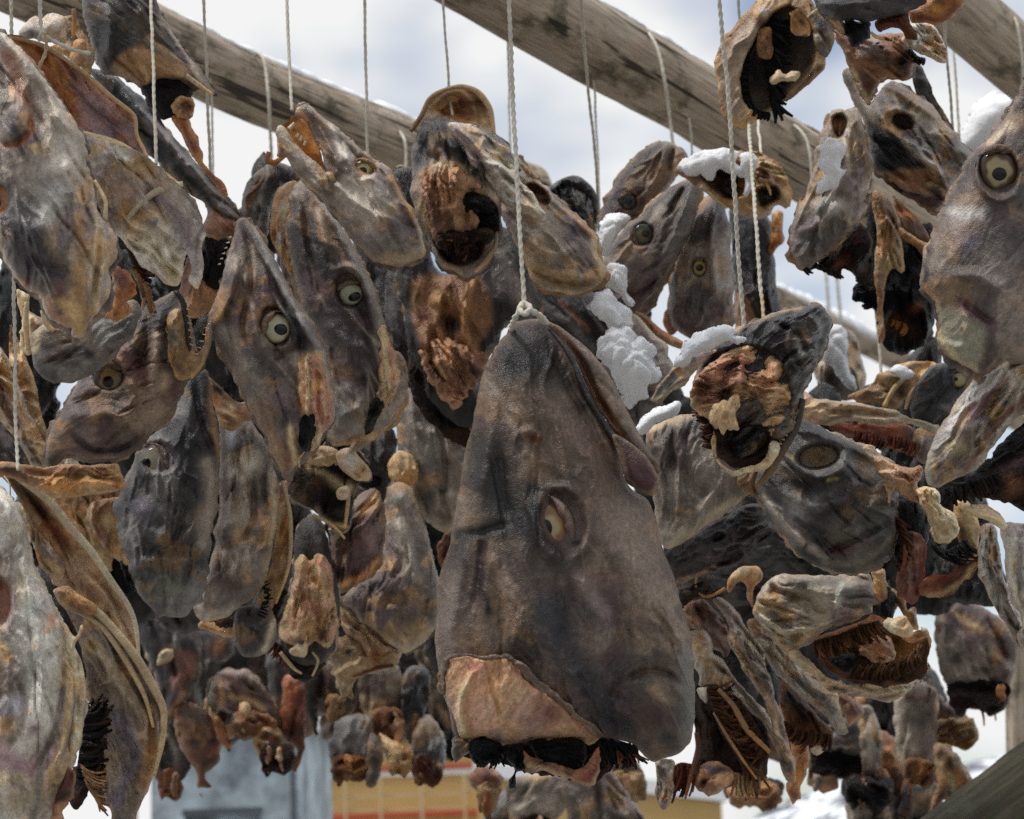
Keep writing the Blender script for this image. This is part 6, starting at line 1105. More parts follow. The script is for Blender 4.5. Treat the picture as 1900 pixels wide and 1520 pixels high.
begin('pale skinned fish head facing away below the snow capped head, touching the largest head', 1300, 780, 2.14)
b = p('skin', [(1195,800),(1215,788),(1260,772),(1320,770),(1370,800),(1395,850),(1405,885),(1385,920),(1345,955),(1290,990),(1242,1022),(1222,1000),(1210,930),(1205,880)], h=60, pal='mid', mat='pale', wr=3.5, rag=1.5, bright=.9, f=[('s', [(1230,800),(1225,900),(1240,1000)], 14, 7), ('s', [(1330,900),(1300,950),(1250,1000)], 10, 7), ('s', [(1240,840),(1290,900),(1340,920)], 14, -6)],
  z=[('s', [(1195,802),(1235,785),(1300,772)], 8, (190,164,128)), ('c', 1290, 880, 44, (120,110,102)), ('s', [(1250,800),(1300,790)], 18, (78,70,64)), ('s', [(1360,930),(1300,975),(1245,1010)], 10, (160,148,126)), ('c', 1310, 815, 20, (50,46,44)), ('s', [(1380,860),(1395,890)], 10, (176,132,92)), ('c', 1245, 905, 22, (140,130,120))])
p('jaw_joint', [(1370,880),(1395,860),(1420,850),(1432,870),(1412,905),(1395,918),(1372,905)], dd=-.02, h=14, off=24, pal='horn', mat='flesh', z=[('c', 1398, 905, 10, (110,70,62))])
snow('flat snow bit lying on the pale skinned head beside the jaw of the largest head', 2.09, [(1180,800),(1200,770),(1240,752),(1262,748),(1255,768),(1222,786),(1195,806)], h=14, lump=5)

begin('blackish fish head with a large empty eye socket and torn tan neck at right', 1500, 780, 2.10)
b = p('skin', [(1468,778),(1500,785),(1540,800),(1590,822),(1625,840),(1660,865),(1672,900),(1660,938),(1664,990),(1650,1030),(1625,1052),(1590,1060),(1545,1060),(1500,1040),(1465,1012),(1440,975),(1415,935),(1398,905),(1410,870),(1435,825)],
  h=74, pal='slate', wr=4.5, wl=50, rag=2, ax=-40, bright=.85,
  f=[('p', ell(1518, 848, 40, 25, 8), -40, 9), ('s', [(1445,830),(1480,865),(1520,885),(1560,870),(1570,835)], 6, 10), ('s', [(1475,790),(1550,815),(1640,850)], 10, 12), ('s', [(1420,930),(1460,980),(1520,1020),(1600,1040)], 8, 9), ('s', [(1500,1040),(1570,1010),(1650,970)], 6, -8), ('s', [(1430,900),(1500,940),(1560,930),(1600,890)], 14, 7), ('s', [(1560,1000),(1590,960),(1640,920)], 8, 8), ('c', 1500, 1010, 9, 12, 0, -10)],
  z=[('p', ell(1518, 848, 36, 22, 8), 6, (58,46,38)), ('s', [(1440,820),(1500,790),(1600,830)], 22, (46,48,52)), ('s', [(1430,890),(1500,900),(1590,880)], 18, (46,42,42)), ('c', 1480, 950, 26, (146,140,140)), ('s', [(1420,925),(1470,990),(1530,1030)], 8, (164,152,140)), ('c', 1565, 985, 34, (96,88,72)), ('c', 1498, 1012, 9, (52,32,44)), ('s', [(1520,960),(1570,930),(1590,900)], 9, (76,50,60)), ('s', [(1530,1045),(1600,1040),(1655,1000)], 7, (120,112,96)), ('c', 1625, 970, 26, (84,84,76)), ('c', 1465, 845, 5, (190,164,110)), ('c', 1547, 885, 4, (200,176,120)), ('s', [(1540,1020),(1610,1010)], 7, (110,72,72)), ('c', 1600, 1020, 20, (100,96,84))])
p('neck_flesh', [(1602,830),(1620,828),(1640,850),(1680,868),(1706,862),(1712,880),(1700,905),(1720,925),(1700,935),(1675,920),(1660,905),(1650,940),(1640,900),(1625,870)], dd=-.02, h=16, off=24, pal='flesh', mat='flesh', rag=4, ragl=8, wr=6, wl=22, z=[('c', 1616, 842, 12, (206,190,176)), ('c', 1650, 880, 12, (190,160,130))])
p('vertebra', [(1700,905),(1735,905),(1745,930),(1752,945),(1772,955),(1778,990),(1764,1005),(1742,1010),(1725,990),(1722,960),(1708,940)], dd=-.04, h=22, off=10, pal='bone', mat='bone', rag=5, ragl=8, wr=6, wl=20, f=[('c', 1752, 985, 12, 12, 0, -9)], z=[('c', 1752, 985, 10, (222,204,160)), ('s', [(1710,910),(1730,960)], 8, (206,172,124))])
p('gut', [(1665,930),(1700,925),(1722,960),(1725,1000),(1700,1040),(1670,1050),(1655,1020),(1665,980)], dd=.02, h=22, pal='black', mat='gut', rag=4)
gl([(1660,960),(1672,1000),(1665,1050)], (-30, -60), 40, 22, 'gill', w=3.4, z=16)
p('gullet', [(1680,985),(1712,990),(1722,1020),(1715,1060),(1705,1100),(1692,1125),(1672,1110),(1660,1080),(1672,1030)], h=20, off=6, pal='red', mat='flesh', rag=3, wr=5, z=[('c', 1695, 1010, 14, (126,92,70)), ('c', 1690, 1070, 16, (104,64,56))])
p('gill_cover', [(1712,1080),(1760,1060),(1800,1020),(1812,970),(1818,1000),(1815,1040),(1800,1070),(1770,1098),(1730,1112),(1708,1104)], dd=.03, h=-14, hb=-22, pal='red', mat='flesh', rag=3, ragl=8, z=[('s', [(1720,1108),(1770,1096),(1810,1050)], 6, (196,168,120)), ('s', [(1720,1090),(1780,1060)], 6, (110,60,50))])
gl([(1730,1010),(1760,1020),(1790,1000)], -70, 44, 20, 'black', w=3.2, z=4)
p('gill_cover', [(1772,930),(1800,935),(1818,975),(1812,1030),(1790,1040),(1775,1000)], dd=.02, h=10, pal='horn', mat='pale', rag=2, z=[('s', [(1790,940),(1805,1000)], 8, (150,136,96))])

begin('cream bone jaw over a reddish gill at right, behind the empty socketed head', 1560, 740, 2.28)
p('jaw_bone', q('M',(225,200),(245,110),(290,105),(340,150),(440,165),(600,180),(760,205),(900,235),(1000,270),(1110,300),(1220,345),(1200,380),(1100,360),(1020,330),(860,330),(700,320),(560,320),(460,340),(370,330),(280,300)), h=20, pal='bone', mat='bone', wr=5, wl=30, ax=-10, rag=2, bright=.85, z=[('s', q('M',(300,130),(500,180),(760,220),(1000,290)), 6, (150,124,104)), ('s', q('M',(440,280),(700,290),(940,310)), 8, (196,178,150)), ('s', q('M',(380,330),(460,290),(600,270)), 5, (110,84,64)), ('s', q('M',(960,260),(1200,360)), 8, (120,114,104))], f=[('s', q('M',(380,310),(460,250),(700,250),(960,290)), 5, -9)])
p('gill_flesh', q('M',(440,330),(560,320),(760,325),(940,330),(1060,370),(1120,420),(1080,560),(960,530),(760,460),(600,420),(500,380)), dd=.02, h=16, pal='red', mat='flesh', wr=5, rag=2, z=[('s', q('M',(560,340),(760,360),(900,350)), 10, (128,66,44)), ('c', 1660, 800, 18, (140,74,36)), ('c', 1715, 815, 12, (120,112,104))])
gl(q('M',(640,380),(800,410),(960,420),(1080,470)), -85, 26, 34, 'red', w=3, z=16, jit=.1)
p('skin', [(1700,800),(1740,790),(1745,830),(1720,860),(1695,840)], dd=.01, h=18, pal='mid', mat='pale')

begin('dark leathery strip crossing under the pale skinned head at right', 1330, 1000, 2.34)
p('skin', [(1235,1025),(1280,1000),(1330,970),(1370,940),(1410,935),(1430,965),(1440,985),(1410,1010),(1380,1040),(1330,1060),(1290,1080),(1255,1085),(1245,1060)], h=30, pal='dark', wr=7, wl=26, ax=22, z=[('s', [(1260,1060),(1330,1030),(1400,1000)], 8, (84,72,74)), ('s', [(1260,1080),(1330,1050)], 5, (150,124,100)), ('s', [(1300,1000),(1380,960)], 7, (40,42,48))])
begin('shade coloured filler head deep between the right hand heads', 1420, 980, 2.62)  # filler; black skin stands in for the shade between the heads
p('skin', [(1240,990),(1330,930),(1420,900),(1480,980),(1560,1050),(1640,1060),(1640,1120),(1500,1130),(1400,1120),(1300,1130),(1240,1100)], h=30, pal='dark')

begin('grey gill cover with ruffled lip over brown gills and cream rim, lower right', 1500, 1050, 2.20)
b = p('gill_cover', q('Q',(640,270),(655,200),(690,110),(760,60),(860,45),(1000,50),(1150,60),(1270,40),(1345,70),(1370,120),(1395,180),(1423,235),(1370,250),(1370,290),(1300,300),(1200,345),(1110,370),(1040,400),(980,450),(920,490),(880,520),(830,515),(760,450),(700,370)), h=44, hb=-20, pal='mid', mat='pale', wr=7, wl=44, rag=3, ax=-8, bright=.95,
  f=[('s', q('Q',(690,300),(800,390),(920,380),(1060,350),(1200,300)), 5, 9), ('s', q('Q',(720,350),(820,430),(940,410)), 4, -8), ('s', q('Q',(860,60),(960,120),(1100,160),(1250,110)), 14, 8), ('s', q('Q',(1180,120),(1150,200),(1120,260)), 6, 8), ('s', q('Q',(740,110),(800,180),(960,200)), 12, -8), ('s', q('Q',(740,430),(840,480),(930,450)), 4, 8)],
  z=[('s', q('Q',(690,300),(800,400),(920,390),(1060,350)), 9, (190,178,152)), ('c', 1446, 1150, 6, (150,104,50)), ('s', q('Q',(860,90),(1000,110),(1150,90)), 16, (96,90,82)), ('s', q('Q',(1180,120),(1150,200),(1140,250)), 6, (170,172,160)), ('c', 1580, 1110, 22, (104,108,104)), ('s', q('Q',(880,180),(1000,230),(1060,290)), 8, (140,106,70)), ('c', 1440, 1185, 14, (196,166,124)), ('s', q('Q',(760,460),(850,500)), 7, (196,164,124)), ('c', 1510, 1120, 26, (146,138,116))])
p('lower_rim', q('Q',(840,520),(900,500),(960,560),(1040,630),(1130,690),(1250,720),(1390,720),(1423,740)) + q('R',(720,690),(770,640),(795,560),(800,490),(775,420),(740,370),(770,380),(790,440),(803,490),(795,570),(770,690),(700,710),(640,770),(560,805),(460,805),(340,770),(230,750),(120,690),(0,600)), h=20, off=0, dd=-.01, pal='bone', mat='pale', wr=5, wl=26, ax=-15, rag=3, ragl=8, bright=.9,
  z=[('s', q('R',(20,520),(200,650),(400,740),(600,740)), 7, (150,98,60)), ('s', q('R',(200,740),(440,800),(600,770)), 6, (110,74,54)), ('s', q('R',(300,700),(500,750),(680,720)), 7, (206,190,160)), ('s', q('R',(640,740),(760,640)), 8, (150,146,126))], f=[('s', q('R',(60,560),(250,680),(480,750),(680,720)), 4, -9)])
p('throat', q('R',(100,440),(330,350),(460,300),(540,330),(640,420),(740,380),(790,480),(770,640),(680,700),(520,720),(340,700),(200,620),(100,520)), dd=.05, h=12, pal='gill', mat='gut', wr=5, z=[('c', 1680, 1205, 26, (150,106,56)), ('c', 1580, 1230, 20, (22,24,28)), ('c', 1600, 1180, 22, (112,68,42))])
gl(q('R',(110,450),(250,410),(400,350),(480,330)), (-95, -75), 36, 52, 'gill', w=3.6, z=20, jit=.1, zt=10)
gl(q('R',(320,680),(440,690),(580,680),(700,620),(740,580)), (85, 120), 34, 50, 'gill', w=3.2, z=12, jit=.1)
p('gill_flesh', q('R',(360,520),(420,430),(480,400),(560,430),(600,520),(580,580),(520,590),(440,560)), dd=.02, h=20, off=4, pal='meat', mat='flesh', rag=3, wr=5, z=[('c', 1625, 1210, 12, (150,92,58)), ('s', q('R',(540,560),(590,510)), 5, (206,176,146))])
p('gut', q('R',(190,540),(330,530),(350,580),(300,650),(230,600)), dd=.02, h=14, pal='black', mat='gut', rag=3)
p('neck_bone', q('R',(520,340),(580,310),(640,300),(685,410),(640,420),(600,400),(560,390)), dd=-.03, h=16, off=20, pal='bone', mat='bone', rag=3, ragl=7, f=[('c', 1675, 1160, 6, 6, 0, -5)])
p('gut', q('R',(510,130),(600,170),(600,260),(570,330),(520,310),(500,220)), dd=-.02, h=16, off=10, pal='black', mat='gut', rag=3)
p('tendon', q('R',(440,0),(520,20),(530,90),(600,160),(650,200),(660,260),(700,240),(720,300),(720,380),(680,360),(640,300),(600,250),(520,220),(470,180),(450,80)), dd=-.02, h=14, off=8, pal='horn', mat='flesh', rag=4, wr=6, z=[('c', 1625, 1075, 14, (196,160,112)), ('c', 1690, 1130, 10, (110,64,58))])
p('curl', q('Q',(470,160),(490,80),(540,30),(600,0),(670,0),(700,40),(690,90),(640,140),(640,260),(610,200),(600,120),(560,90),(520,120),(500,160)), dd=-.03, h=18, pal='horn', mat='pale', wr=4, rag=2, z=[('s', q('Q',(600,110),(660,110),(690,60)), 7, (128,78,52)), ('s', q('Q',(520,60),(600,20)), 7, (176,158,128))])

begin('hanging jaw struts over bristly brown gills at the bottom, right of the largest head', 1330, 1100, 2.28)
p('throat', q('Q',(290,720),(440,700),(560,780),(700,900),(740,1120),(700,1290),(600,1330),(480,1330),(330,1360),(280,1300),(300,1100),(280,900)), dd=.05, h=30, pal='cav', mat='gut', wr=6, rag=4, z=[('c', 1320, 1450, 22, (110,70,52)), ('c', 1340, 1330, 30, (54,36,26))])
p('strut', q('Q',(255,390),(300,380),(350,385),(385,440),(390,520),(450,560),(500,620),(560,700),(640,790),(700,870),(760,960),(780,1030),(730,1020),(690,940),(620,880),(560,830),(500,770),(440,720),(380,715),(310,725),(300,640),(260,520)), h=20, pal='pale', mat='pale', wr=7, wl=24, ax=-52, rag=2.5, bright=.85, z=[('c', 1290, 1185, 16, (160,116,84)), ('s', q('Q',(400,560),(560,720),(740,1000)), 5, (130,110,90)), ('s', q('Q',(280,560),(330,700)), 6, (196,186,164))], f=[('s', q('Q',(400,580),(560,740),(700,920)), 4, -8), ('s', q('Q',(430,570),(600,740),(740,940)), 4, 7)])
p('strut', q('Q',(390,200),(440,180),(520,250),(580,340),(640,430),(700,520),(700,580),(740,680),(780,800),(820,940),(850,1080),(885,1200),(880,1300),(840,1280),(800,1190),(770,1060),(740,920),(690,800),(620,680),(560,580),(490,440),(500,380),(450,290)), dd=-.02, h=22, pal='mid', mat='pale', wr=7, wl=24, ax=-65, rag=2, bright=.9, z=[('c', 1377, 1210, 4, (40,30,26)), ('s', q('Q',(500,420),(600,600),(740,860),(820,1080)), 6, (176,150,120)), ('s', q('Q',(860,1240),(880,1290)), 6, (160,100,70)), ('s', q('Q',(560,400),(660,500)), 12, (130,118,100))], f=[('s', q('Q',(520,430),(660,680),(780,940)), 5, -8)])
gl(q('Q',(360,740),(400,860),(440,980),(520,1100),(580,1200)), (-5, -40), 52, 54, 'gill', w=3, z=26, jit=.3, curl=.6)
gl(q('Q',(560,800),(640,920),(700,1040),(720,1140)), (-165, -140), 44, 44, 'gill', w=3, z=24, jit=.3, curl=.6)
gl(q('Q',(540,1240),(600,1260),(680,1200)), -95, 46, 20, 'horn', w=3.2, z=16, jit=.25)
rods('gill_arch', [(q('Q',(430,740),(520,840),(600,980),(740,1120)), [4, 6, 6, 4], [34, 30]), (q('Q',(400,880),(470,1000),(560,1140),(660,1280)), [2, 3, 3, 2], [40, 36])], pal='horn', mat='flesh')
p('gullet', q('Q',(320,1200),(400,1180),(500,1230),(520,1290),(440,1340),(400,1360),(370,1380),(340,1350),(290,1320)), dd=-.01, h=20, off=6, pal='meat', mat='flesh', rag=3, wr=5, f=[('c', 1309, 1451, 6, 7, 0, -10)], z=[('c', 1309, 1451, 6, (50,30,24)), ('s', q('Q',(330,1200),(480,1230)), 8, (60,36,44))])
p('strut', q('Q',(55,1170),(130,1160),(165,1180),(150,1290),(155,1360),(130,1430),(95,1465),(70,1430),(55,1330)), dd=-.03, h=14, pal='mid', mat='pale', wr=6, wl=24, ax=85, rag=3, z=[('c', 1235, 1480, 10, (150,106,72)), ('s', q('Q',(60,1200),(70,1400)), 5, (90,84,80))])
gl(q('Q',(170,1200),(210,1180),(270,1190)), (-85, -75), 60, 22, 'red', w=3.4, z=6, jit=.18)
rods('gill_arch', [(q('Q',(300,1000),(310,1100),(270,1250),(230,1400)), [5, 6, 5, 2], [26, 24])], pal='red', mat='flesh')
p('skin', q('Q',(215,250),(260,210),(340,200),(400,260),(470,360),(520,480),(470,570),(440,530),(390,480),(300,380),(240,380)), dd=.02, h=24, pal='meat', mat='flesh', wr=5, bright=.7, z=[('c', 1320, 1140, 24, (92,70,70)), ('c', 1290, 1130, 14, (80,50,40))])
p('snout', q('Q',(170,130),(250,90),(330,70),(440,120),(460,170),(380,200),(300,190),(220,240)), dd=.0, h=24, pal='cav', mat='gut', wr=6, rag=3, z=[('c', 1275, 1098, 12, (110,90,80))])
rods('lashing', [(q('Q',(300,70),(295,130),(340,180),(400,175),(470,135)), [2.6, 3, 3.4, 3, 3], [34, 36])], pal='horn', mat='bone')
p('fin', q('Q',(305,730),(370,725),(365,780),(360,830),(330,790)), dd=-.01, h=6, pal='pale', mat='pale')

begin('long grey jaw blade ending in a sharp point, lower right of the struts', 1440, 1150, 2.36)
p('blade', q('Q',(600,330),(680,320),(720,400),(830,510),(940,610),(1050,700),(1140,760),(1150,830),(1190,930),(1213,1000),(1190,1010),(1130,1000),(1060,900),(960,820),(860,720),(760,620),(690,500),(630,410)), h=24, pal='mid', mat='pale', wr=6, wl=26, ax=-45, rag=1.5, bright=.9, z=[('s', q('Q',(680,430),(800,580),(960,730)), 6, (176,158,132)), ('s', q('Q',(1130,790),(1190,960)), 4, (200,180,140)), ('s', q('Q',(900,680),(1060,820),(1150,930)), 9, (110,110,104)), ('c', 1480, 1250, 5, (170,110,70))], f=[('s', q('Q',(700,450),(850,630),(1050,830)), 5, -8)])
p('gill_mass', q('Q',(790,660),(860,720),(960,820),(1040,910),(1110,1000),(1100,1080),(1020,1060),(940,1020),(860,1000),(820,940),(800,820)), dd=.03, h=24, pal='gill', mat='gut', wr=6, bright=.75, z=[('s', q('Q',(850,780),(940,900)), 16, (58,38,30))])
gl(q('Q',(830,930),(920,980),(1010,1000),(1100,1010)), (-85, -70), 30, 34, 'gill', w=3, z=24, jit=.14)
p('throat_lobe', q('Q',(1140,770),(1200,765),(1280,820),(1300,890),(1260,940),(1210,975),(1180,900),(1150,830)), dd=.03, h=22, pal='meat', mat='flesh', rag=3, z=[('c', 1590, 1325, 14, (112,72,72)), ('s', q('Q',(1210,970),(1290,905)), 5, (200,150,100))])
p('bone', q('Q',(980,1090),(1040,1060),(1075,1065),(1060,1120),(1020,1145),(990,1120)), dd=-.01, h=12, pal='bone', mat='bone')
p('gullet', q('Q',(860,1020),(920,1010),(970,1080),(980,1160),(960,1240),(930,1330),(925,1400),(900,1400),(875,1435),(860,1390),(830,1350),(835,1300),(880,1280),(870,1150)), dd=.02, h=18, pal='amber', mat='flesh', rag=4, ragl=9, bright=.85, wr=5, z=[('s', q('Q',(970,1090),(980,1180),(950,1280)), 4, (206,186,150)), ('c', 1485, 1400, 16, (150,94,58)), ('c', 1475, 1470, 12, (130,76,48))])

# ------------------------------------------------------------------ upper right clusters
begin('round open fish head packed with black gills near the top right', 1440, 20, 2.22)
b = p('gill_cover', q('D',(90,420),(90,330),(130,230),(190,170),(240,90),(310,20),(380,-30),(560,-40),(640,0),(680,40),(740,90),(780,180),(780,250),(740,330),(720,400),(640,480),(560,560),(480,600),(430,640),(370,670),(300,720),(240,765),(180,740),(140,690),(110,600)), h=30, hb=-40, pal='horn', mat='pale', wr=5, wl=50, rag=2, f=[('p', q('D',(240,480),(260,360),(340,200),(420,90),(520,40),(640,150),(680,280),(640,420),(520,540),(400,660),(300,640),(250,580)), -46, 12)],
  z=[('p', q('D',(100,400),(160,230),(260,110),(330,150),(330,260),(240,440),(230,560),(260,680),(180,700),(120,600)), 10, (146,128,112)), ('p', q('D',(240,480),(270,340),(340,200),(420,80),(520,40),(640,150),(680,280),(640,420),(520,540),(400,660),(300,640),(250,580)), 6, (26,24,28)), ('s', q('D',(180,720),(260,750),(340,690)), 7, (200,160,96)), ('s', q('D',(110,350),(200,180),(320,30)), 6, (120,80,46)), ('s', q('D',(700,400),(560,560),(440,630)), 10, (96,62,50)), ('c', 1418, 28, 8, (200,196,196)), ('s', q('D',(350,140),(360,220),(340,330)), 9, (92,58,44)), ('c', 1377, 167, 8, (170,118,84)), ('s', q('D',(500,80),(560,60),(600,180)), 12, (96,80,64))])
gl(q('D',(330,230),(290,330),(280,450),(290,560),(320,640)), (195, 170), 26, 56, 'black', w=4, z=2, jit=.12)
gl(q('D',(430,90),(400,200),(380,340),(400,480),(420,600)), (-20, -60), 44, 50, 'black', w=4.5, z=0, jit=.3)
p('gill_plate', q('D',(330,180),(400,170),(420,260),(400,340),(340,330),(320,250)), dd=-.01, h=10, pal='meat', mat='gut', rag=3, bright=.7)
p('throat', q('D',(520,80),(600,50),(640,130),(640,210),(580,210),(530,160)), dd=-.01, h=-10, hb=-16, pal='horn', mat='flesh', rag=3, z=[('c', 1488, 40, 8, (40,30,26))])
p('vertebra', q('D',(410,440),(450,420),(500,430),(580,425),(560,460),(500,490),(440,495),(415,475)), dd=-.02, h=14, pal='bone', mat='bone', rag=3, ragl=7)
p('skin', q('D',(640,10),(700,60),(770,150),(780,250),(740,330),(690,290),(660,200),(650,90)), dd=-.01, h=16, pal='slate', wr=6, ax=-75, z=[('s', q('D',(660,150),(670,290)), 3, (200,176,140))])
gl(q('D',(250,570),(330,640),(400,660)), -80, 16, 16, 'black', w=4, z=4)

begin('glossy dark fish head cut by the top edge at right, with amber gill flap', 1620, -20, 2.02)
p('skin', q('D',(660,-60),(800,-80),(1300,-80),(1330,10),(1290,40),(1230,60),(1150,90),(1060,120),(960,130),(880,120),(800,115),(730,100),(690,50)), h=54, pal='dark', wr=5, z=[('s', q('D',(700,60),(760,100)), 8, (96,94,96)), ('c', 1600, 10, 30, (66,52,62)), ('s', q('D',(960,60),(1200,40)), 10, (76,66,70))])
p('gill_cover', q('D',(1230,60),(1300,30),(1330,-10),(1360,-60),(1560,-60),(1545,20),(1510,80),(1460,125),(1390,150),(1320,140),(1250,130)), dd=.02, h=20, pal='amber', mat='flesh', wr=3, z=[('s', q('D',(1280,110),(1400,130),(1520,60)), 8, (110,52,26)), ('c', 1735, 10, 18, (196,130,62))])
p('gut', q('D',(850,110),(960,125),(1000,130),(990,220),(950,250),(900,275),(860,220)), dd=.01, h=22, pal='black', mat='gut', rag=5, ragl=7)
p('gullet', q('D',(1030,130),(1140,80),(1210,70),(1230,140),(1270,190),(1270,240),(1210,230),(1180,180),(1120,160),(1060,190)), dd=.01, h=20, pal='red', mat='gut', rag=4, bright=.6)
p('bone', q('D',(720,100),(800,110),(850,140),(850,210),(800,180),(760,140)), dd=.01, h=12, pal='flesh', mat='flesh', rag=4)
rods('bone_splinter', [(q('D',(690,60),(660,75),(640,90)), [4, 3, 1], [20, 20]), (q('D',(1000,190),(1030,215),(1080,230)), [3, 4, 3], [20, 20])])

begin('torn fish head with pale folded cheek below the glossy dark head at top right', 1640, 60, 2.18)
b = p('skin', q('D',(780,180),(850,180),(960,220),(1100,190),(1200,200),(1240,280),(1250,360),(1250,430),(1200,465),(1100,460),(1050,500),(1020,540),(975,610),(940,570),(910,480),(880,400),(830,280)), h=34, pal='meat', mat='flesh', wr=7, wl=30, rag=5, ragl=9, z=[('c', 1620, 80, 20, (130,120,114)), ('c', 1670, 112, 18, (26,28,32)), ('s', q('D',(900,420),(940,520),(970,600)), 5, (214,190,150)), ('c', 1650, 140, 18, (150,104,66)), ('c', 1610, 160, 16, (100,54,40)), ('s', q('D',(830,220),(880,380)), 10, (110,84,70)), ('c', 1685, 140, 8, (70,40,32))], f=[('c', 1670, 112, 16, 10, 30, -12), ('s', q('D',(960,220),(1100,300),(1240,350)), 6, 8)])
p('cheek', q('D',(1180,230),(1250,150),(1330,140),(1380,160),(1420,230),(1445,310),(1430,360),(1370,345),(1300,310),(1230,270)), dd=-.02, h=18, pal='pale', mat='pale', wr=8, wl=22, ax=-35, rag=3)
gl(q('D',(1230,290),(1270,330),(1310,340)), -70, 14, 10, 'cav', w=4, z=10)

begin('grey fish head with an empty round eye hole slanting down at upper right', 1600, 150, 2.36)
b = p('skin', q('D',(840,440),(860,410),(890,410),(940,560),(1000,600),(1080,490),(1150,480),(1250,530),(1360,620),(1390,680),(1460,740),(1540,840),(1600,910),(1570,990),(1500,1060),(1460,1150),(1430,1250),(1350,1240),(1200,1130),(1050,1030),(1000,960),(980,820),(960,700),(900,580)), h=60, pal='mid', mat='skin', wr=6, wl=44, rag=2, ax=-50, bright=.9,
  f=[('p', ell(1675, 226, 22, 15, -25), -30, 6), ('s', q('D',(1090,660),(1150,640),(1250,680),(1270,740)), 5, 8), ('s', q('D',(1100,500),(1250,600),(1390,700)), 7, 9), ('s', q('D',(1200,800),(1300,920),(1400,1000)), 6, 9), ('s', q('D',(1380,770),(1500,880),(1580,930)), 8, 7), ('s', q('D',(1100,1040),(1250,1100),(1420,1180)), 8, 8)],
  z=[('p', ell(1675, 226, 20, 13, -25), 5, (92,54,32)), ('p', q('D',(850,420),(940,600),(1000,700),(1180,800),(1240,880),(1340,990),(1200,1000),(1060,1020),(1000,950),(970,760)), 12, (50,52,58)), ('s', q('D',(1080,520),(1250,580),(1370,680)), 8, (150,128,104)), ('c', 1720, 270, 30, (136,130,128)), ('p', q('D',(1060,1030),(1180,1000),(1340,1010),(1430,1060),(1480,1090),(1430,1150),(1250,1130)), 8, (140,102,72)), ('s', q('D',(1200,830),(1320,940),(1420,1010)), 5, (168,160,152)), ('c', 1745, 355, 14, (28,26,28))])
p('flesh', q('D',(1060,1040),(1200,1010),(1340,1020),(1460,1090),(1430,1200),(1380,1250),(1280,1200),(1170,1130)), dd=-.0, h=14, off=24, pal='meat', mat='flesh', rag=4, wr=7, wl=22, bright=.85, z=[('s', q('D',(1120,1060),(1300,1080),(1420,1120)), 5, (190,160,120)), ('c', 1735, 360, 10, (30,28,30))])
p('skin_flap', q('D',(1240,370),(1300,400),(1370,560),(1450,700),(1490,790),(1420,720),(1340,620),(1260,540)), dd=.03, h=14, pal='slate', wr=6, ax=-60)
begin('tube shaped grey fish head with snow on its cheek at right', 1560, 210, 2.30)
b = p('skin', q('D',(690,850),(720,740),(770,655),(850,660),(915,640),(960,760),(990,880),(1000,990),(985,1100),(960,1200)) + q('I',(750,30),(720,120),(640,240),(560,350),(440,450),(380,500),(320,560),(260,560),(200,500),(165,440),(180,300),(220,150),(260,40)) + q('D',(600,1180),(660,1000)), h=48, pal='mid', mat='pale', wr=6, wl=40, rag=2, ax=75, bright=.95,
  f=[('p', q('D',(770,690),(830,665),(860,720),(840,800),(800,820),(775,760)), -24, 6), ('s', q('D',(900,660),(950,800),(980,1000)), 7, 9), ('s', q('D',(860,700),(880,880),(900,1050)), 5, -9), ('s', q('I',(260,300),(400,230),(560,60)), 9, 8), ('s', q('I',(280,60),(440,40),(600,100)), 12, -7)],
  z=[('p', q('D',(770,690),(830,665),(860,720),(840,800),(800,820),(775,760)), 5, (84,52,36)), ('s', q('D',(900,680),(960,850),(980,1040)), 8, (112,90,72)), ('c', 1500, 440, 24, (84,80,84)), ('c', 1530, 380, 26, (150,146,142)), ('s', q('I',(170,430),(300,530)), 10, (100,94,94)), ('s', q('D',(850,820),(880,1000)), 7, (176,166,148))])
snow('snow patch stuck to the cheek of the tube shaped grey head', 2.235, q('D',(690,880),(740,830),(800,830),(845,870),(835,930),(840,980),(875,1000),(830,1040),(790,1090),(730,1120),(690,1130),(700,1070),(740,1020),(690,980)), h=16, lump=8)
gl(q('I',(270,550),(340,520),(440,560),(520,590)), -85, 18, 18, 'cav', w=3, z=4)
p('gut', q('I',(370,510),(480,430),(600,300),(660,240),(740,300),(760,500),(740,620),(700,680),(640,640),(600,590),(540,560),(540,630),(440,610)), dd=.03, h=26, pal='cav', mat='gut', rag=5, ragl=8, wr=6, z=[('c', 1560, 490, 20, (110,68,48)), ('c', 1590, 440, 14, (84,44,40))])
begin('dark dangling gills and strips under the eye hole head at right', 1650, 380, 2.48)
p('gut', q('I',(720,100),(800,100),(960,300),(1150,250),(1200,300),(1180,500),(1190,780),(1190,1040),(1100,1120),(1000,1160),(960,1190),(880,1150),(820,1090),(790,900),(770,860),(700,810),(620,800),(640,690),(700,600)), h=30, pal='black', mat='gut', rag=6, ragl=9, wr=6, z=[('c', 1665, 600, 16, (120,72,36)), ('c', 1700, 570, 12, (130,76,50)), ('c', 1600, 540, 10, (104,86,56)), ('c', 1690, 625, 16, (80,54,42))])
p('strut', q('I',(770,20),(850,60),(900,160),(940,270),(970,400),(985,560),(960,590),(930,560),(880,560),(850,700),(840,880),(830,1080),(800,1090),(790,880),(780,700),(775,500),(790,300),(770,160)), dd=-.04, h=16, pal='horn', mat='pale', wr=7, wl=20, ax=-80, rag=2, bright=.75, z=[('s', q('I',(820,100),(900,250),(960,500)), 5, (150,130,112)), ('s', q('I',(800,600),(820,800)), 8, (124,96,80))])
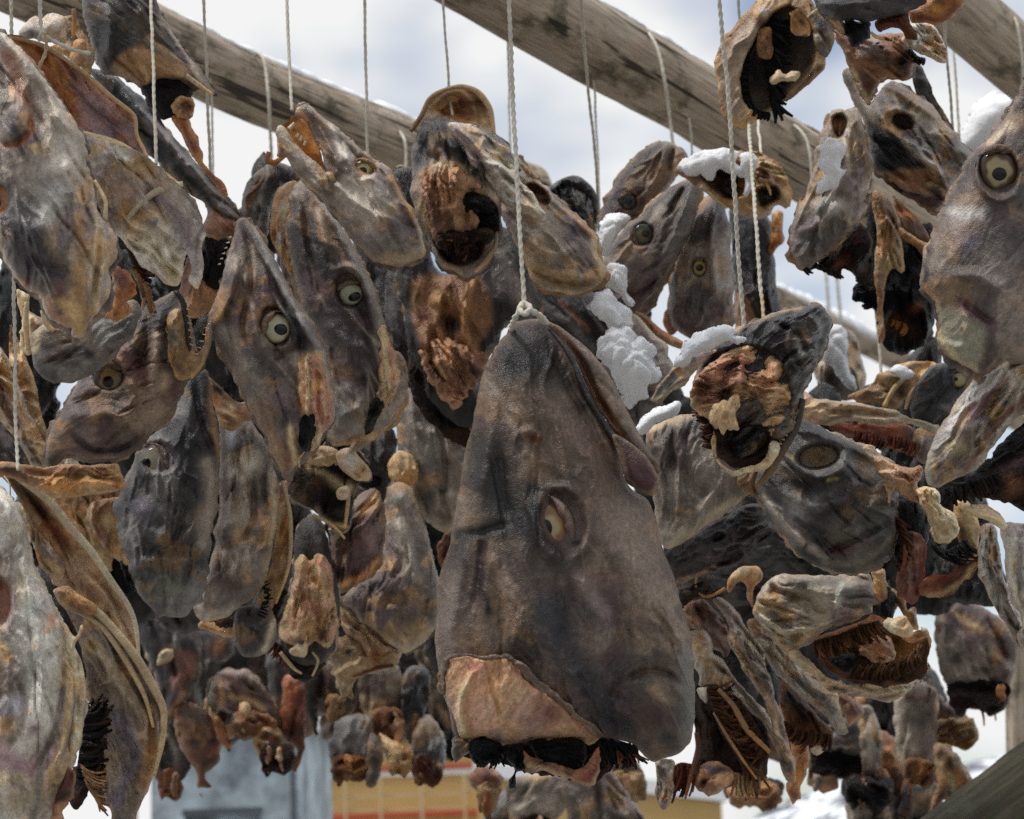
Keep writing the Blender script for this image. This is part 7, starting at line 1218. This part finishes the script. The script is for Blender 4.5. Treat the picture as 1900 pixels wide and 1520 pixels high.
p('jaw', q('I',(900,60),(960,100),(1060,200),(1130,300),(1180,400),(1140,380),(1060,340),(960,270)), dd=-.03, h=14, pal='amber', mat='flesh', wr=4, bright=.75, z=[('s', q('I',(960,220),(1080,330)), 8, (140,122,106)), ('c', 1690, 390, 9, (180,110,50))])
p('jaw', q('I',(940,280),(1060,340),(1160,410),(1140,500),(1060,400),(980,350)), dd=-.02, h=12, pal='horn', mat='pale', wr=5, bright=.8)
gl(q('I',(900,920),(960,940),(1000,960)), -70, 24, 10, 'amber', w=2.6, z=24)
gl(q('I',(700,600),(720,700),(760,820)), (-150, -120), 20, 16, 'black', w=3, z=10)

begin('large dark grey fish head with a bright round eye at the right edge', 1900, 160, 1.84)
b = p('skin', q('D',(1960,440),(1900,460),(1860,560),(1780,680),(1700,790),(1620,880),(1560,960),(1500,1060),(1450,1150),(1410,1240)) + q('I',(1220,180),(1180,330),(1140,400),(1115,560),(1110,700),(1130,740),(1200,800),(1215,860),(1215,960),(1230,1080),(1280,1180),(1350,1230),(1470,1300),(1540,1320),(1700,1250),(1950,1200),(1980,400)), h=82, pal='grey', step=2.6, wr=1.7, wl=90, mix=.55, rag=2, ragl=9, ax=65, tilt=(.12, 0),
  f=[('p', ell(1853, 318, 38, 46, 10), -16, 8), ('s', q('D',(1640,880),(1620,1000),(1660,1120),(1760,1180),(1850,1140)), 5, 8), ('s', q('D',(1880,560),(1780,760),(1640,900)), 10, 8), ('s', q('I',(1390,790),(1500,880),(1620,960)), 6, -7), ('s', q('I',(1300,620),(1500,620),(1700,740)), 12, 6), ('s', q('I',(1380,870),(1430,930),(1400,1050)), 6, 7), ('s', q('I',(1240,1080),(1330,1120),(1400,1110)), 8, 7), ('c', 1880, 200, 10, 18, 30, -10)],
  z=[('p', ell(1853, 316, 34, 42, 10), 6, (60,48,42)), ('s', q('D',(1900,480),(1740,740),(1540,990),(1420,1230)), 18, (70,66,68)), ('c', 1800, 450, 24, (98,78,104)), ('c', 1785, 400, 16, (150,144,142)), ('s', q('I',(1340,160),(1500,180)), 12, (152,146,142)), ('p', q('I',(1215,830),(1400,860),(1560,1000),(1500,1290),(1350,1220),(1230,1060)), 14, (128,124,108)), ('s', q('I',(1215,840),(1230,1060),(1330,1190),(1490,1290)), 6, (200,184,142)), ('c', 1793, 612, 6, (110,76,50)), ('s', q('I',(1380,790),(1500,890),(1620,970)), 6, (96,64,72)), ('s', q('I',(1140,400),(1130,560),(1130,680)), 8, (50,54,64)), ('c', 1850, 500, 44, (116,106,100)), ('s', q('I',(1130,690),(1210,790)), 7, (170,128,96)), ('s', q('D',(1890,560),(1890,640)), 10, (84,72,68)), ('s', q('D',(1830,740),(1700,830)), 10, (160,144,124)), ('c', 1735, 590, 10, (96,112,112))])
ey(1853, 318, 37, b, lid=95, lc=(92, 70, 54), cov=.62, pupil=.43, po=(1, 4), ring=(176,160,118), outer=(88,62,42), edge=(44,38,36), rw=(.54,.70), sq=1.12, sink=4, psq=.95)

begin('pale folded gill cover sloping in from the right edge', 1880, 640, 1.86)
b = p('gill_cover', [(1960,560),(1905,575),(1892,590),(1885,615),(1860,645),(1820,690),(1785,735),(1755,775),(1735,810),(1718,850),(1712,870),(1722,900),(1745,905),(1770,890),(1810,870),(1830,850),(1860,810),(1895,770),(1960,740)], h=40, hb=-24, pal='pale', mat='pale', wr=6, wl=44, rag=2, ax=48, tilt=(.1, 0),
  f=[('s', [(1890,640),(1830,730),(1770,830),(1740,890)], 8, 10), ('s', [(1900,700),(1840,780),(1780,870)], 5, -9), ('s', [(1880,720),(1820,800),(1790,860)], 5, 8), ('s', [(1895,600),(1880,640),(1830,700)], 7, 8)],
  z=[('s', [(1880,640),(1800,730),(1740,830)], 9, (190,186,182)), ('s', [(1860,700),(1800,770)], 9, (124,92,98)), ('s', [(1900,740),(1840,800),(1790,870)], 6, (130,92,74)), ('c', 1770, 830, 18, (176,164,132)), ('s', [(1725,840),(1722,890)], 7, (150,146,132)), ('c', 1822, 820, 8, (196,166,96)), ('c', 1893, 590, 12, (140,86,50)), ('s', [(1870,680),(1810,740)], 5, (210,204,196)), ('c', 1850, 650, 18, (150,136,140))])
p('gut', [(1830,855),(1870,810),(1910,780),(1960,770),(1960,960),(1900,950),(1860,930),(1800,925),(1750,920),(1745,905),(1790,890)], dd=.04, h=26, pal='black', mat='gut', rag=5, wr=6, z=[('c', 1880, 900, 24, (132,92,72)), ('c', 1800, 900, 14, (54,36,30)), ('s', [(1860,870),(1900,850)], 9, (92,66,78))])
gl([(1750,905),(1800,895),(1850,880)], (-60, -40), 34, 26, 'cav', w=5, z=20)
p('shoulder_bone', [(1790,940),(1820,935),(1850,950),(1870,975),(1860,985),(1835,968),(1805,955)], dd=.01, h=14, off=20, pal='bone', mat='bone', z=[('s', [(1800,945),(1850,965)], 5, (222,200,150))])
begin('striped grey jaw strips hanging at the lower right edge', 1870, 980, 1.94)
p('skin', [(1820,975),(1845,970),(1855,1000),(1858,1050),(1872,1100),(1900,1160),(1930,1210),(1890,1195),(1860,1150),(1830,1100),(1815,1050)], h=28, pal='mid', mat='pale', wr=7, wl=24, ax=-75, rag=2, z=[('s', [(1850,990),(1855,1060),(1880,1130)], 8, (70,56,48)), ('s', [(1830,990),(1825,1050),(1850,1120)], 7, (150,146,140))])
p('skin', [(1860,975),(1900,975),(1960,980),(1960,1240),(1910,1220),(1890,1180),(1895,1150),(1870,1080),(1862,1030)], dd=-.03, h=28, pal='pale', mat='pale', wr=7, wl=24, ax=-80, rag=2, z=[('s', [(1870,1000),(1880,1080),(1900,1150)], 6, (196,188,172)), ('s', [(1890,1010),(1900,1090)], 8, (120,112,112)), ('c', 1897, 1210, 8, (196,160,100))])

begin('snow dusted small grey head behind the wrinkled snout at right', 1550, 620, 3.0)
p('skin', [(1505,680),(1515,630),(1540,605),(1570,610),(1595,640),(1605,690),(1600,735),(1560,742),(1520,725)], h=40, pal='mid', mat='pale', wr=6, z=[('c', 1545, 710, 20, (74,66,74)), ('c', 1600, 700, 10, (190,170,130)), ('c', 1512, 700, 12, (150,100,70))])
snow('powdery snow on the small head behind the wrinkled snout', 2.94, [(1524,625),(1545,605),(1565,610),(1575,640),(1570,680),(1590,720),(1570,715),(1545,680),(1530,665)], h=14, lump=7)
begin('tan open jaw with a pinch of snow on the middle right', 1640, 690, 2.56)
p('jaw', [(1575,740),(1610,715),(1650,685),(1690,675),(1735,670),(1745,690),(1725,710),(1700,720),(1680,745),(1660,770),(1640,755),(1600,745)], h=24, pal='horn', mat='pale', wr=6, rag=3, z=[('c', 1665, 735, 14, (54,40,28)), ('s', [(1580,740),(1640,700),(1700,675)], 6, (120,92,60)), ('c', 1690, 720, 10, (196,160,110)), ('c', 1630, 730, 12, (170,150,120))])
rods('bone_splinter', [([(1690,690),(1660,720),(1640,755)], [5, 5, 4], [26, 30]), ([(1720,700),(1690,730),(1680,760)], [5, 5, 3], [26, 30])])
snow('pinch of snow on the tan open jaw', 2.50, [(1652,690),(1664,678),(1680,682),(1694,694),(1685,704),(1668,700)], h=12, lump=5)
begin('slate fish head with a yellow ringed eye peeping out beside the pale folded gill cover', 1740, 680, 2.50)
b = p('skin', [(1690,775),(1695,730),(1715,695),(1745,672),(1780,668),(1815,680),(1830,720),(1800,790),(1760,810),(1705,810)], h=44, pal='slate', wr=4, bright=.9, f=[('p', ell(1778, 706, 15, 18), -9, 5)], z=[('s', [(1700,720),(1740,680),(1800,680)], 10, (50,56,60)), ('c', 1760, 700, 12, (26,32,34))])
ey(1780, 706, 14, b, lid=180, lc=(60, 62, 64), ring=(180,170,120), outer=(150,140,96), edge=(90,84,66), pupil=.35, po=(-5, -2), sink=2)
# ------------------------------------------------------------------ strings
T = twine
T('white twine passing in front of the left pole into the hollow gill shell', [(276,-250,2.33),(280,0,2.1),(284,130,2.04),(290,305,1.99)], r=3.0)
T('white twine dropping behind the torn orange gullet head', [(372,-250,2.36),(378,0,2.36),(384,150,2.36),(388,260,2.36),(391,340,2.36)], r=2.8)
T('thin pale string hanging under the left pole near the orange gullet', [(388,140,3.15),(393,200,3.1),(395,330,3.08)], r=2.0)
T('string looped over the left brown pole beside the open mouthed head', [(455,106,3.32),(472,96,3.27),(488,108,3.215),(494,140,3.19),(498,190,3.17),(501,260,3.17),(503,330,3.17)], r=3.0)
T('white twine holding the open mouthed fish head by its snout', [(529,-250,2.36),(533,0,2.28),(537,110,2.25),(542,205,2.21)], r=3.0)
T('white twine running behind the back of the open mouthed head', [(674,-250,2.36),(677,0,2.34),(680,200,2.31),(683,300,2.3)], r=2.8)
T('string tied to the arched mouth roof at top centre', [(812,-250,2.38),(822,0,2.37),(833,168,2.36),(840,215,2.34)], r=2.4)
T('string looped over the right end of the left brown pole', [(722,248,3.56),(736,240,3.53),(750,262,3.47),(753,290,3.46),(752,330,3.45)], r=2.6)
T('thin string dropping behind the centre twine below the middle pole', [(942,60,3.0),(944,170,3.0),(947,300,2.95),(950,420,2.9)], r=2.2)
T('white twine crossing the middle pole to the small crumpled snout', [(1070,-250,2.36),(1080,35,2.62),(1092,170,2.68),(1108,330,2.72),(1113,460,2.74)], r=2.8)
T('thin pale string beside the twine to the small crumpled snout', [(1098,120,3.05),(1104,180,3.05),(1110,330,2.9),(1114,440,2.8)], r=2.2)
T('string looped over the middle of the grey pole above the glassy eyed head', [(1170,70,3.16),(1196,58,3.10),(1218,82,3.045),(1232,140,3.02),(1243,220,3.02),(1250,300,3.0)], r=3.0)
T('short thin string under the grey pole by the snow capped jaws', [(1278,220,3.1),(1283,270,3.1),(1285,320,3.1)], r=2.2)
T('front white twine holding the head with the wrinkled black snout', [(1326,-300,1.98),(1335,0,2.0),(1352,190,2.0),(1368,440,2.0),(1381,612,1.995)], r=4.0)
T('string vanishing behind the round open head of black gills', [(1366,-250,2.38),(1371,0,2.38),(1374,60,2.38)], r=2.6)
T('twine with a stained lower end beside the front twine at right', [(1385,150,2.3),(1390,240,2.2),(1402,400,2.08),(1413,550,2.03)], r=3.4)
T('rusty brown lower end of the twine at the black snouted head', [(1413,548,2.03),(1416,575,2.02),(1417,600,2.01)], r=3.3, mat='oldcord')
T('short string hanging behind the snow capped jaw bones', [(1404,210,2.9),(1410,260,2.7),(1414,320,2.56)], r=2.4)
T('string looped over the lower end of the grey middle pole', [(1452,250,3.37),(1472,232,3.32),(1492,252,3.27),(1502,285,3.25),(1507,340,3.24)], r=2.6)
T('left of the two distant strings above the thin far pole', [(1526,440,6.8),(1532,510,6.8),(1538,600,6.8)], r=2.6)
T('right of the two distant strings above the thin far pole', [(1549,440,6.8),(1554,515,6.8),(1560,605,6.8)], r=2.6)
T('frosty string down to the tan open jaw at right', [(1620,540,2.6),(1628,620,2.6),(1634,700,2.58)], r=2.8)
T('left string of the pair crossing the top right pole', [(1746,-200,2.39),(1753,45,2.55),(1761,150,2.6),(1771,270,2.62)], r=2.8)
T('right string of the pair below the top right pole', [(1764,60,3.0),(1773,130,2.95),(1783,290,2.9)], r=2.4)
T('string looped over the pole in the top right corner', [(1856,40,3.0),(1872,26,2.94),(1887,44,2.90),(1894,90,2.89),(1899,170,2.88)], r=3.0)

# ------------------------------------------------------------------ heads farther back
UNIT = [(0,-.5),(.13,-.43),(.24,-.2),(.35,.08),(.40,.28),(.34,.43),(.18,.5),(-.08,.46),(-.28,.45),(-.4,.27),(-.37,.05),(-.26,-.2),(-.12,-.43)]
def gen(cx, cy, ln, wid, ang, rs):
    c, s = cos(radians(ang)), sin(radians(ang)); o = []
    for x, y in UNIT:
        x = x * wid * rs.uniform(.86, 1.14); y = y * ln * rs.uniform(.94, 1.06)
        o.append((cx + x * c - y * s, cy + x * s + y * c))
    return o
BG = 'darkened filler fish heads deep inside the hanging clusters'
def deep(label, cx, cy, ln, wid, ang, d, pal='dark', bright=.42):  # filler heads; bright lowers their colour to paint shade into the gaps
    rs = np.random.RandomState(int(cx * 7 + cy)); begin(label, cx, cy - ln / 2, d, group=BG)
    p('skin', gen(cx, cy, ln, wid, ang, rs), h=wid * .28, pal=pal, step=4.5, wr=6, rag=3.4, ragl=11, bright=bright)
DL = 'filler head darkened in colour for the shade deep in the left cluster'; DR = 'filler head darkened in colour for the shade deep in the right cluster'
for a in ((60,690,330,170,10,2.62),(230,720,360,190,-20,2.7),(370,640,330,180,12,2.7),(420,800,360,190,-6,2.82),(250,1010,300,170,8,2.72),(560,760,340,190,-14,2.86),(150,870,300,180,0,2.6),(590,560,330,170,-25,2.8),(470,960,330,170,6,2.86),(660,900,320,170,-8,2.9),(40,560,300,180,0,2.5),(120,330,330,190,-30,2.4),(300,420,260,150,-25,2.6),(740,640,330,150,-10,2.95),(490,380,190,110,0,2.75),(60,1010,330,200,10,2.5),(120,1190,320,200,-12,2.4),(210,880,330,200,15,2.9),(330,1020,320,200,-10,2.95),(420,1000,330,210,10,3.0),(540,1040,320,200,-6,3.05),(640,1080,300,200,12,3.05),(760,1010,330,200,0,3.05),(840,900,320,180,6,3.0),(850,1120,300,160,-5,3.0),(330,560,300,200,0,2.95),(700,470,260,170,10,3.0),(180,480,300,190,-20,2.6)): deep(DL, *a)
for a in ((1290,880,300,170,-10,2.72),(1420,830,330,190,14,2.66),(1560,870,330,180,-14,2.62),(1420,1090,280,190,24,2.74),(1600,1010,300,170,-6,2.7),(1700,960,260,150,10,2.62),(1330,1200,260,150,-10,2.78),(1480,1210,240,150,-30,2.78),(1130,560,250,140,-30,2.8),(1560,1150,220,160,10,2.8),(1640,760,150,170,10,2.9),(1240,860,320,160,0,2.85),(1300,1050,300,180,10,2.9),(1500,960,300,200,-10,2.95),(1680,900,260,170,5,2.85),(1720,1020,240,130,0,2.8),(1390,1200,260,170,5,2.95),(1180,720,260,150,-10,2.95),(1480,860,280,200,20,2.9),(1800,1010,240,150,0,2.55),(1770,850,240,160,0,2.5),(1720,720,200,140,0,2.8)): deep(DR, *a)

def bgh(label, d, pts, pal='slate', h=26, mat='skin', bright=.9, extra=(), **k):
    cx = sum(a[0] for a in pts) / len(pts); cy = min(a[1] for a in pts)
    begin(label, cx, cy, d, group='blurred fish heads hanging on the rear rack')
    c = np.mean([a[:2] for a in pts], 0); pts = [(c[0] + (a[0] - c[0]) * 1.09, c[1] + (a[1] - c[1]) * 1.06) for a in pts]; rs = np.random.RandomState(int(cx * 3 + cy))
    k.setdefault('wr', 5); k.setdefault('rag', 3.2); k.setdefault('ragl', 11); b = p('skin', pts, h=h, pal=pal, mat=mat, step=4.0, bright=bright, **k)
    for nm, pp, pl in extra:
        p(nm, pp, h=12, dd=-.03, pal=pl, mat={'gut': 'gut', 'flesh': 'flesh'}.get(nm, 'bone'), step=4.0, rag=4, wr=5, bright=.85, off=8)
    yb = max(a[1] for a in pts); low = [a for a in pts if a[1] > yb - 50]; xa = min(a[0] for a in low) + 3; xb = max(a[0] for a in low) - 3; xm = (xa + xb) / 2; w = max(xb - xa, 16)
    j = lambda s_: rs.uniform(-s_, s_)
    if w > 26:
        p('gut', [(xa + 4, yb - 46 + j(6)), (xm + j(6), yb - 54), (xb - 4, yb - 44 + j(6)), (xb - 2, yb - 12), (xm + w * .2, yb + 8 + j(8)), (xm - w * .1, yb - 4), (xm - w * .3, yb + 6 + j(8)), (xa + 2, yb - 16)], h=9, dd=-.035, pal=('cav', 'meat', 'gill', 'horn')[rs.randint(4)], mat='gut', step=4.0, rag=5, ragl=8, wr=6, bright=.9)
        for _ in range(rs.randint(0, 3)):
            x = rs.uniform(xa + 5, xb - 5); ww = rs.uniform(5, 11); hh = rs.uniform(36, 66)
            p('flesh', [(x - ww, yb - 40 + j(8)), (x, yb - 48 + j(8)), (x + ww, yb - 36 + j(8)), (x + ww * .7 + j(5), yb - 40 + hh * .7), (x + j(6), yb - 40 + hh + j(8)), (x - ww * .8, yb - 40 + hh * .6)], h=5, dd=-.05, pal=('flesh', 'horn', 'bone', 'meat', 'amber')[rs.randint(5)], mat='flesh', step=4.0, rag=6, ragl=8, wr=5, bright=.75)
    return b
B = 3.3
bgh('pinkish fish head with a torn edge, blurred, just right of the lower left gill shell', B, q('N',(850,200),(950,180),(1100,190),(1230,230),(1268,330),(1270,450),(1260,560),(1240,650),(1180,740),(1100,850),(1060,920),(1050,800),(1020,650),(960,480),(900,350)), 'slate', z=[('p', q('N',(1110,460),(1230,440),(1260,540),(1190,690),(1080,700),(1080,580)), 10, (132,90,80)), ('s', q('N',(1180,720),(1100,830)), 8, (170,130,104)), ('c', 320, 1240, 12, (30,28,30))], extra=[('vertebra', q('N',(1000,500),(1050,440),(1110,430),(1110,490),(1060,520),(1010,535)), 'bone')])
bgh('small blurred head with tan torn bottom over the left of the pale shed', B + .1, q('N',(1040,920),(1110,960),(1160,1080),(1220,1160),(1180,1240),(1110,1330),(1080,1370),(1040,1300),(1000,1250),(990,1100)), 'cav', z=[('s', q('N',(1060,960),(1120,1100),(1140,1180)), 7, (120,110,100)), ('s', q('N',(1030,1270),(1090,1340)), 5, (150,104,66))])
bgh('blurred brown head with a dangling strip over the pale shed', B, q('N',(1120,820),(1250,800),(1360,890),(1400,980),(1390,1150),(1330,1200),(1310,1260),(1350,1300),(1270,1310),(1300,1370),(1260,1300),(1250,1200),(1180,1080),(1130,940)), 'meat', bright=.85, z=[('c', 362, 1375, 9, (24,26,30)), ('c', 395, 1375, 9, (24,26,30)), ('c', 385, 1440, 16, (110,72,40)), ('s', q('N',(1200,850),(1330,880)), 12, (96,82,76))])
bgh('dark blurred head between the pinkish head and the domed brown head', B + .25, [(355,1190),(400,1170),(450,1200),(450,1280),(420,1340),(380,1330),(360,1280)], 'dark', z=[('c', 405, 1205, 14, (130,84,48))])
bgh('blurred domed brown head with a pale vertebra, above the pale shed', B, q('O',(40,700),(60,600),(110,545),(200,528),(290,545),(370,610),(440,730),(475,830),(470,950),(400,960),(330,880),(310,960),(250,975),(215,900),(190,830),(120,780),(60,790)), 'brown', z=[('s', q('O',(110,580),(120,680),(110,780)), 6, (176,140,100)), ('s', q('O',(180,690),(320,730),(400,790)), 6, (184,150,110)), ('c', 440, 1265, 24, (112,88,84)), ('c', 474, 1340, 12, (36,40,46)), ('c', 430, 1330, 12, (36,34,34))], extra=[('vertebra', q('O',(230,740),(300,740),(312,830),(305,960),(260,968),(225,930),(235,840)), 'horn'), ('flesh', q('O',(60,820),(110,860),(150,960),(180,1030),(160,1070),(110,1010),(70,930)), 'amber')])
bgh('blurred slate skin hanging beside the red strip', B + .1, q('O',(420,420),(540,440),(545,600),(530,760),(490,920),(460,900),(440,700)), 'slate')
bgh('long reddish brown strip of blurred flesh above the shed corner', B, q('O',(535,590),(600,570),(655,590),(668,740),(672,900),(660,1050),(640,1130),(600,1190),(580,1170),(610,1080),(620,1030),(560,1000),(510,960),(520,800)), 'red', mat='flesh', bright=1.1)
bgh('blurred open jaw hanging empty over the pale shed', B - .03, q('O',(330,900),(400,890),(480,900),(540,1000),(600,1040),(560,1100),(500,1160),(450,1195),(410,1180),(360,1100),(325,1020)), 'horn', mat='pale', z=[('p', q('O',(390,930),(480,930),(520,1040),(470,1130),(420,1060)), 6, (40,30,26)), ('s', q('O',(330,960),(360,1100),(440,1190)), 5, (150,132,100)), ('c', 510, 1375, 10, (150,90,50))])
bgh('dark pointed blurred scrap above the white gap', B + .1, q('O',(680,420),(760,450),(790,600),(760,760),(750,940),(720,880),(690,780),(660,650)), 'dark')
bgh('blurred grey brown head above the grey gill lobe', B + .1, q('O',(770,520),(880,420),(1010,480),(1040,640),(960,840),(870,860),(800,740)), 'brown', bright=.7, z=[('s', q('O',(790,700),(860,820),(920,860)), 7, (120,104,84))])
bgh('blurred rounded grey gill lobe hanging in front of the yellow warehouse', B, q('O',(860,980),(900,880),(980,830),(1100,830),(1130,960),(1110,1100),(1050,1200),(1010,1260),(930,1230),(870,1190),(845,1090)), 'slate', z=[('s', q('O',(950,1180),(1040,1200)), 9, (70,42,38)), ('s', q('O',(1000,880),(1060,1000)), 12, (112,108,104))])
bgh('small blurred tongue shaped scrap beside the grey gill lobe', B - .05, q('O',(1110,960),(1180,1000),(1190,1130),(1160,1250),(1120,1300),(1085,1270),(1090,1120)), 'brown')
bgh('blurred fan of tan strips above the yellow wall', B, q('O',(1180,960),(1260,990),(1340,1040),(1400,1100),(1360,1160),(1330,1220),(1270,1190),(1220,1120)), 'horn', mat='flesh', z=[('c', 715, 1410, 9, (50,36,30))])
bgh('blurred brown head with pale bone above the fan of strips', B + .06, q('O',(1060,520),(1180,480),(1300,520),(1340,640),(1330,800),(1280,900),(1180,950),(1100,860),(1050,700)), 'brown', bright=.8, z=[('c', 720, 1330, 20, (28,24,26)), ('c', 728, 1275, 16, (130,120,106)), ('s', q('O',(960,800),(1080,810),(1180,820)), 5, (176,140,96)), ('s', q('O',(1110,750),(1200,740)), 6, (170,140,100))])
bgh('blurred tall grey head next to the largest head at lower left', B + .05, q('O',(1340,560),(1420,500),(1500,560),(1500,700),(1470,820),(1420,960),(1380,1010),(1340,940),(1320,760)), 'slate', z=[('s', q('O',(1410,820),(1410,960)), 4, (150,120,90))])
bgh('blurred grey gill lobe at the left foot of the largest head', B + .02, q('O',(1410,960),(1440,860),(1500,840),(1560,900),(1610,1000),(1600,1150),(1580,1240),(1520,1280),(1430,1250),(1390,1160)), 'slate', bright=1.0)
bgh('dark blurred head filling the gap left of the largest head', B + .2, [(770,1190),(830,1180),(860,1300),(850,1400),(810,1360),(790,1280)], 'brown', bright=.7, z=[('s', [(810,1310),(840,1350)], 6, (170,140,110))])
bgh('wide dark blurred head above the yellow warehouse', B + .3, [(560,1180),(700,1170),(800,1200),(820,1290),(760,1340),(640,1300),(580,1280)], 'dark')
# row below and behind the largest head
bgh('blurred bony scrap under the left corner of the largest head', B, [(872,1440),(900,1420),(930,1440),(925,1480),(915,1500),(895,1475),(880,1462)], 'meat', z=[('c', 905, 1445, 8, (30,30,34))])
bgh('blurred pale domed head under the torn throat of the largest head', B, [(950,1450),(1000,1440),(1050,1445),(1060,1480),(1030,1520),(1000,1560),(960,1540),(945,1490)], 'mid')
bgh('blurred slate head at the bottom edge under the largest head', B + .05, [(905,1500),(935,1470),(960,1490),(970,1560),(900,1570)], 'slate')
bgh('blurred bundle of grey strips at the bottom edge right of centre', B - .03, [(1050,1440),(1100,1420),(1130,1430),(1160,1470),(1200,1540),(1180,1570),(1080,1570),(1060,1520)], 'mid', wr=8, z=[('s', [(1100,1440),(1120,1520)], 8, (56,44,40)), ('s', [(1130,1450),(1180,1540)], 6, (150,130,110))])
bgh('blurred brown head behind the gills of the largest head', B + .1, [(1090,1400),(1150,1390),(1190,1430),(1195,1480),(1160,1480),(1120,1450)], 'brown')
# lower right
bgh('blurred grey head with two dangling threads at the lower right', B - .2, q('R',(860,215),(960,190),(1080,250),(1200,330),(1290,450),(1300,560),(1260,700),(1200,790),(1120,840),(1040,840),(960,780),(900,690),(860,560),(840,400)), 'grey', z=[('c', 1775, 1215, 22, (46,34,32)), ('c', 1830, 1240, 14, (36,36,40)), ('s', q('R',(860,280),(860,500),(900,680)), 8, (128,116,104)), ('c', 1850, 1215, 14, (150,104,64)), ('s', q('R',(880,200),(980,330),(1100,380)), 5, (184,156,120)), ('s', q('R',(1000,800),(1100,830)), 8, (110,74,54)), ('c', 1810, 1130, 24, (96,84,92))])
rods('tendon', [(q('R',(1100,840),(1115,900),(1120,960)), [3, 2.5, 1.5], [0, 0])], pal='horn'); rods('tendon', [(q('R',(1165,790),(1180,860),(1190,930)), [3, 2.5, 1.5], [0, 0])], pal='horn')
bgh('blurred dark snout pointing right at the lower right', B - .1, q('R',(800,760),(900,820),(1000,890),(1070,980),(1075,1040),(1020,1075),(930,1080),(880,1050),(830,960)), 'meat', z=[('s', q('R',(870,960),(960,1060)), 7, (150,116,96)), ('c', 1788, 1365, 12, (96,54,36)), ('s', q('R',(830,820),(940,860)), 12, (54,48,54))])
bgh('blurred pale tube shaped head in the lower right row', B - .15, q('R',(600,740),(700,700),(820,760),(835,900),(830,1050),(835,1220),(800,1310),(740,1310),(680,1290),(630,1190),(600,1080),(590,900)), 'mid', z=[('c', 1680, 1420, 26, (96,86,72)), ('s', q('R',(620,1120),(690,1280),(800,1310)), 5, (176,160,132)), ('c', 1710, 1340, 18, (90,82,80)), ('s', q('R',(640,780),(800,800)), 10, (96,66,54))])
bgh('blurred white streaked head left of the pale tube shaped head', B, q('R',(370,860),(440,860),(490,960),(500,1100),(480,1230),(420,1260),(390,1180),(380,1020)), 'mid', mat='pale', z=[('s', q('R',(430,930),(440,1200)), 7, (160,150,136))])
bgh('blurred grey lobe with tan torn hem at the lower right', B + .05, q('R',(160,980),(300,920),(400,1000),(400,1140),(370,1230),(280,1260),(180,1240),(80,1220),(110,1100)), 'slate', z=[('s', q('R',(80,1215),(250,1240),(360,1190)), 6, (160,122,92))], extra=[('flap', q('R',(100,1250),(200,1250),(160,1300),(110,1360),(95,1320)), 'mid')])
bgh('blurred reddish neck between two grey lobes, lower right', B + .05, q('R',(480,1000),(600,1060),(640,1250),(620,1360),(560,1330),(500,1260)), 'meat', bright=.8)
bgh('blurred black torn neck with a pale vertebra, lower right', B, q('R',(280,1290),(380,1250),(480,1260),(560,1280),(560,1400),(500,1440),(420,1430),(340,1420),(280,1380)), 'cav', extra=[('vertebra', q('R',(340,1370),(380,1290),(420,1290),(430,1400),(390,1420)), 'horn')])
bgh('blurred olive grey head cut by the bottom edge, lower right', B + .02, q('R',(310,1420),(420,1390),(520,1430),(560,1560),(500,1700),(320,1700),(300,1560)), 'mid')
bgh('blurred dark head at the bottom edge beside the tan skull', B + .08, q('R',(560,1310),(700,1300),(840,1320),(860,1420),(880,1560),(800,1700),(560,1700),(540,1480)), 'slate')
bgh('blurred tan skull with dark holes before the mossy brace', B - .25, q('R',(835,1160),(830,1095),(880,1078),(940,1130),(1000,1230),(1045,1310),(1050,1420),(1075,1540),(1040,1700),(960,1700),(960,1480),(900,1390),(860,1420),(810,1470),(850,1300)), 'horn', mat='flesh', z=[('c', 1765, 1420, 9, (90,60,36)), ('c', 1757, 1470, 10, (40,32,32)), ('s', q('R',(920,1260),(930,1390)), 5, (206,184,146)), ('c', 1790, 1470, 10, (60,44,50)), ('s', q('R',(1030,1330),(1060,1500)), 7, (130,82,58))])
bgh('small blurred dark snout below the bristly gills', B + .1, q('Q',(480,1290),(600,1280),(760,1280),(810,1320),(790,1400),(760,1450),(730,1420),(640,1390),(560,1380),(490,1400)), 'dark', z=[('c', 1360, 1478, 12, (120,80,70))])
bgh('dark filler head coloured as the shade behind the lower right row', B + .3, q('R',(560,560),(760,600),(860,760),(900,1000),(860,1300),(640,1420),(460,1300),(420,1000),(480,760)), 'dark')  # filler body whose dark colour stands in for shade behind the row

rs = np.random.RandomState(5)
for i in range(30):
    x = 262 + 20.5 * i + rs.uniform(-12, 12); y = 1205 + 95 * ((i * 7) % 5) / 4 + rs.uniform(-15, 15)
    if 560 < x < 640 or x > 820: y = min(y, 1235)
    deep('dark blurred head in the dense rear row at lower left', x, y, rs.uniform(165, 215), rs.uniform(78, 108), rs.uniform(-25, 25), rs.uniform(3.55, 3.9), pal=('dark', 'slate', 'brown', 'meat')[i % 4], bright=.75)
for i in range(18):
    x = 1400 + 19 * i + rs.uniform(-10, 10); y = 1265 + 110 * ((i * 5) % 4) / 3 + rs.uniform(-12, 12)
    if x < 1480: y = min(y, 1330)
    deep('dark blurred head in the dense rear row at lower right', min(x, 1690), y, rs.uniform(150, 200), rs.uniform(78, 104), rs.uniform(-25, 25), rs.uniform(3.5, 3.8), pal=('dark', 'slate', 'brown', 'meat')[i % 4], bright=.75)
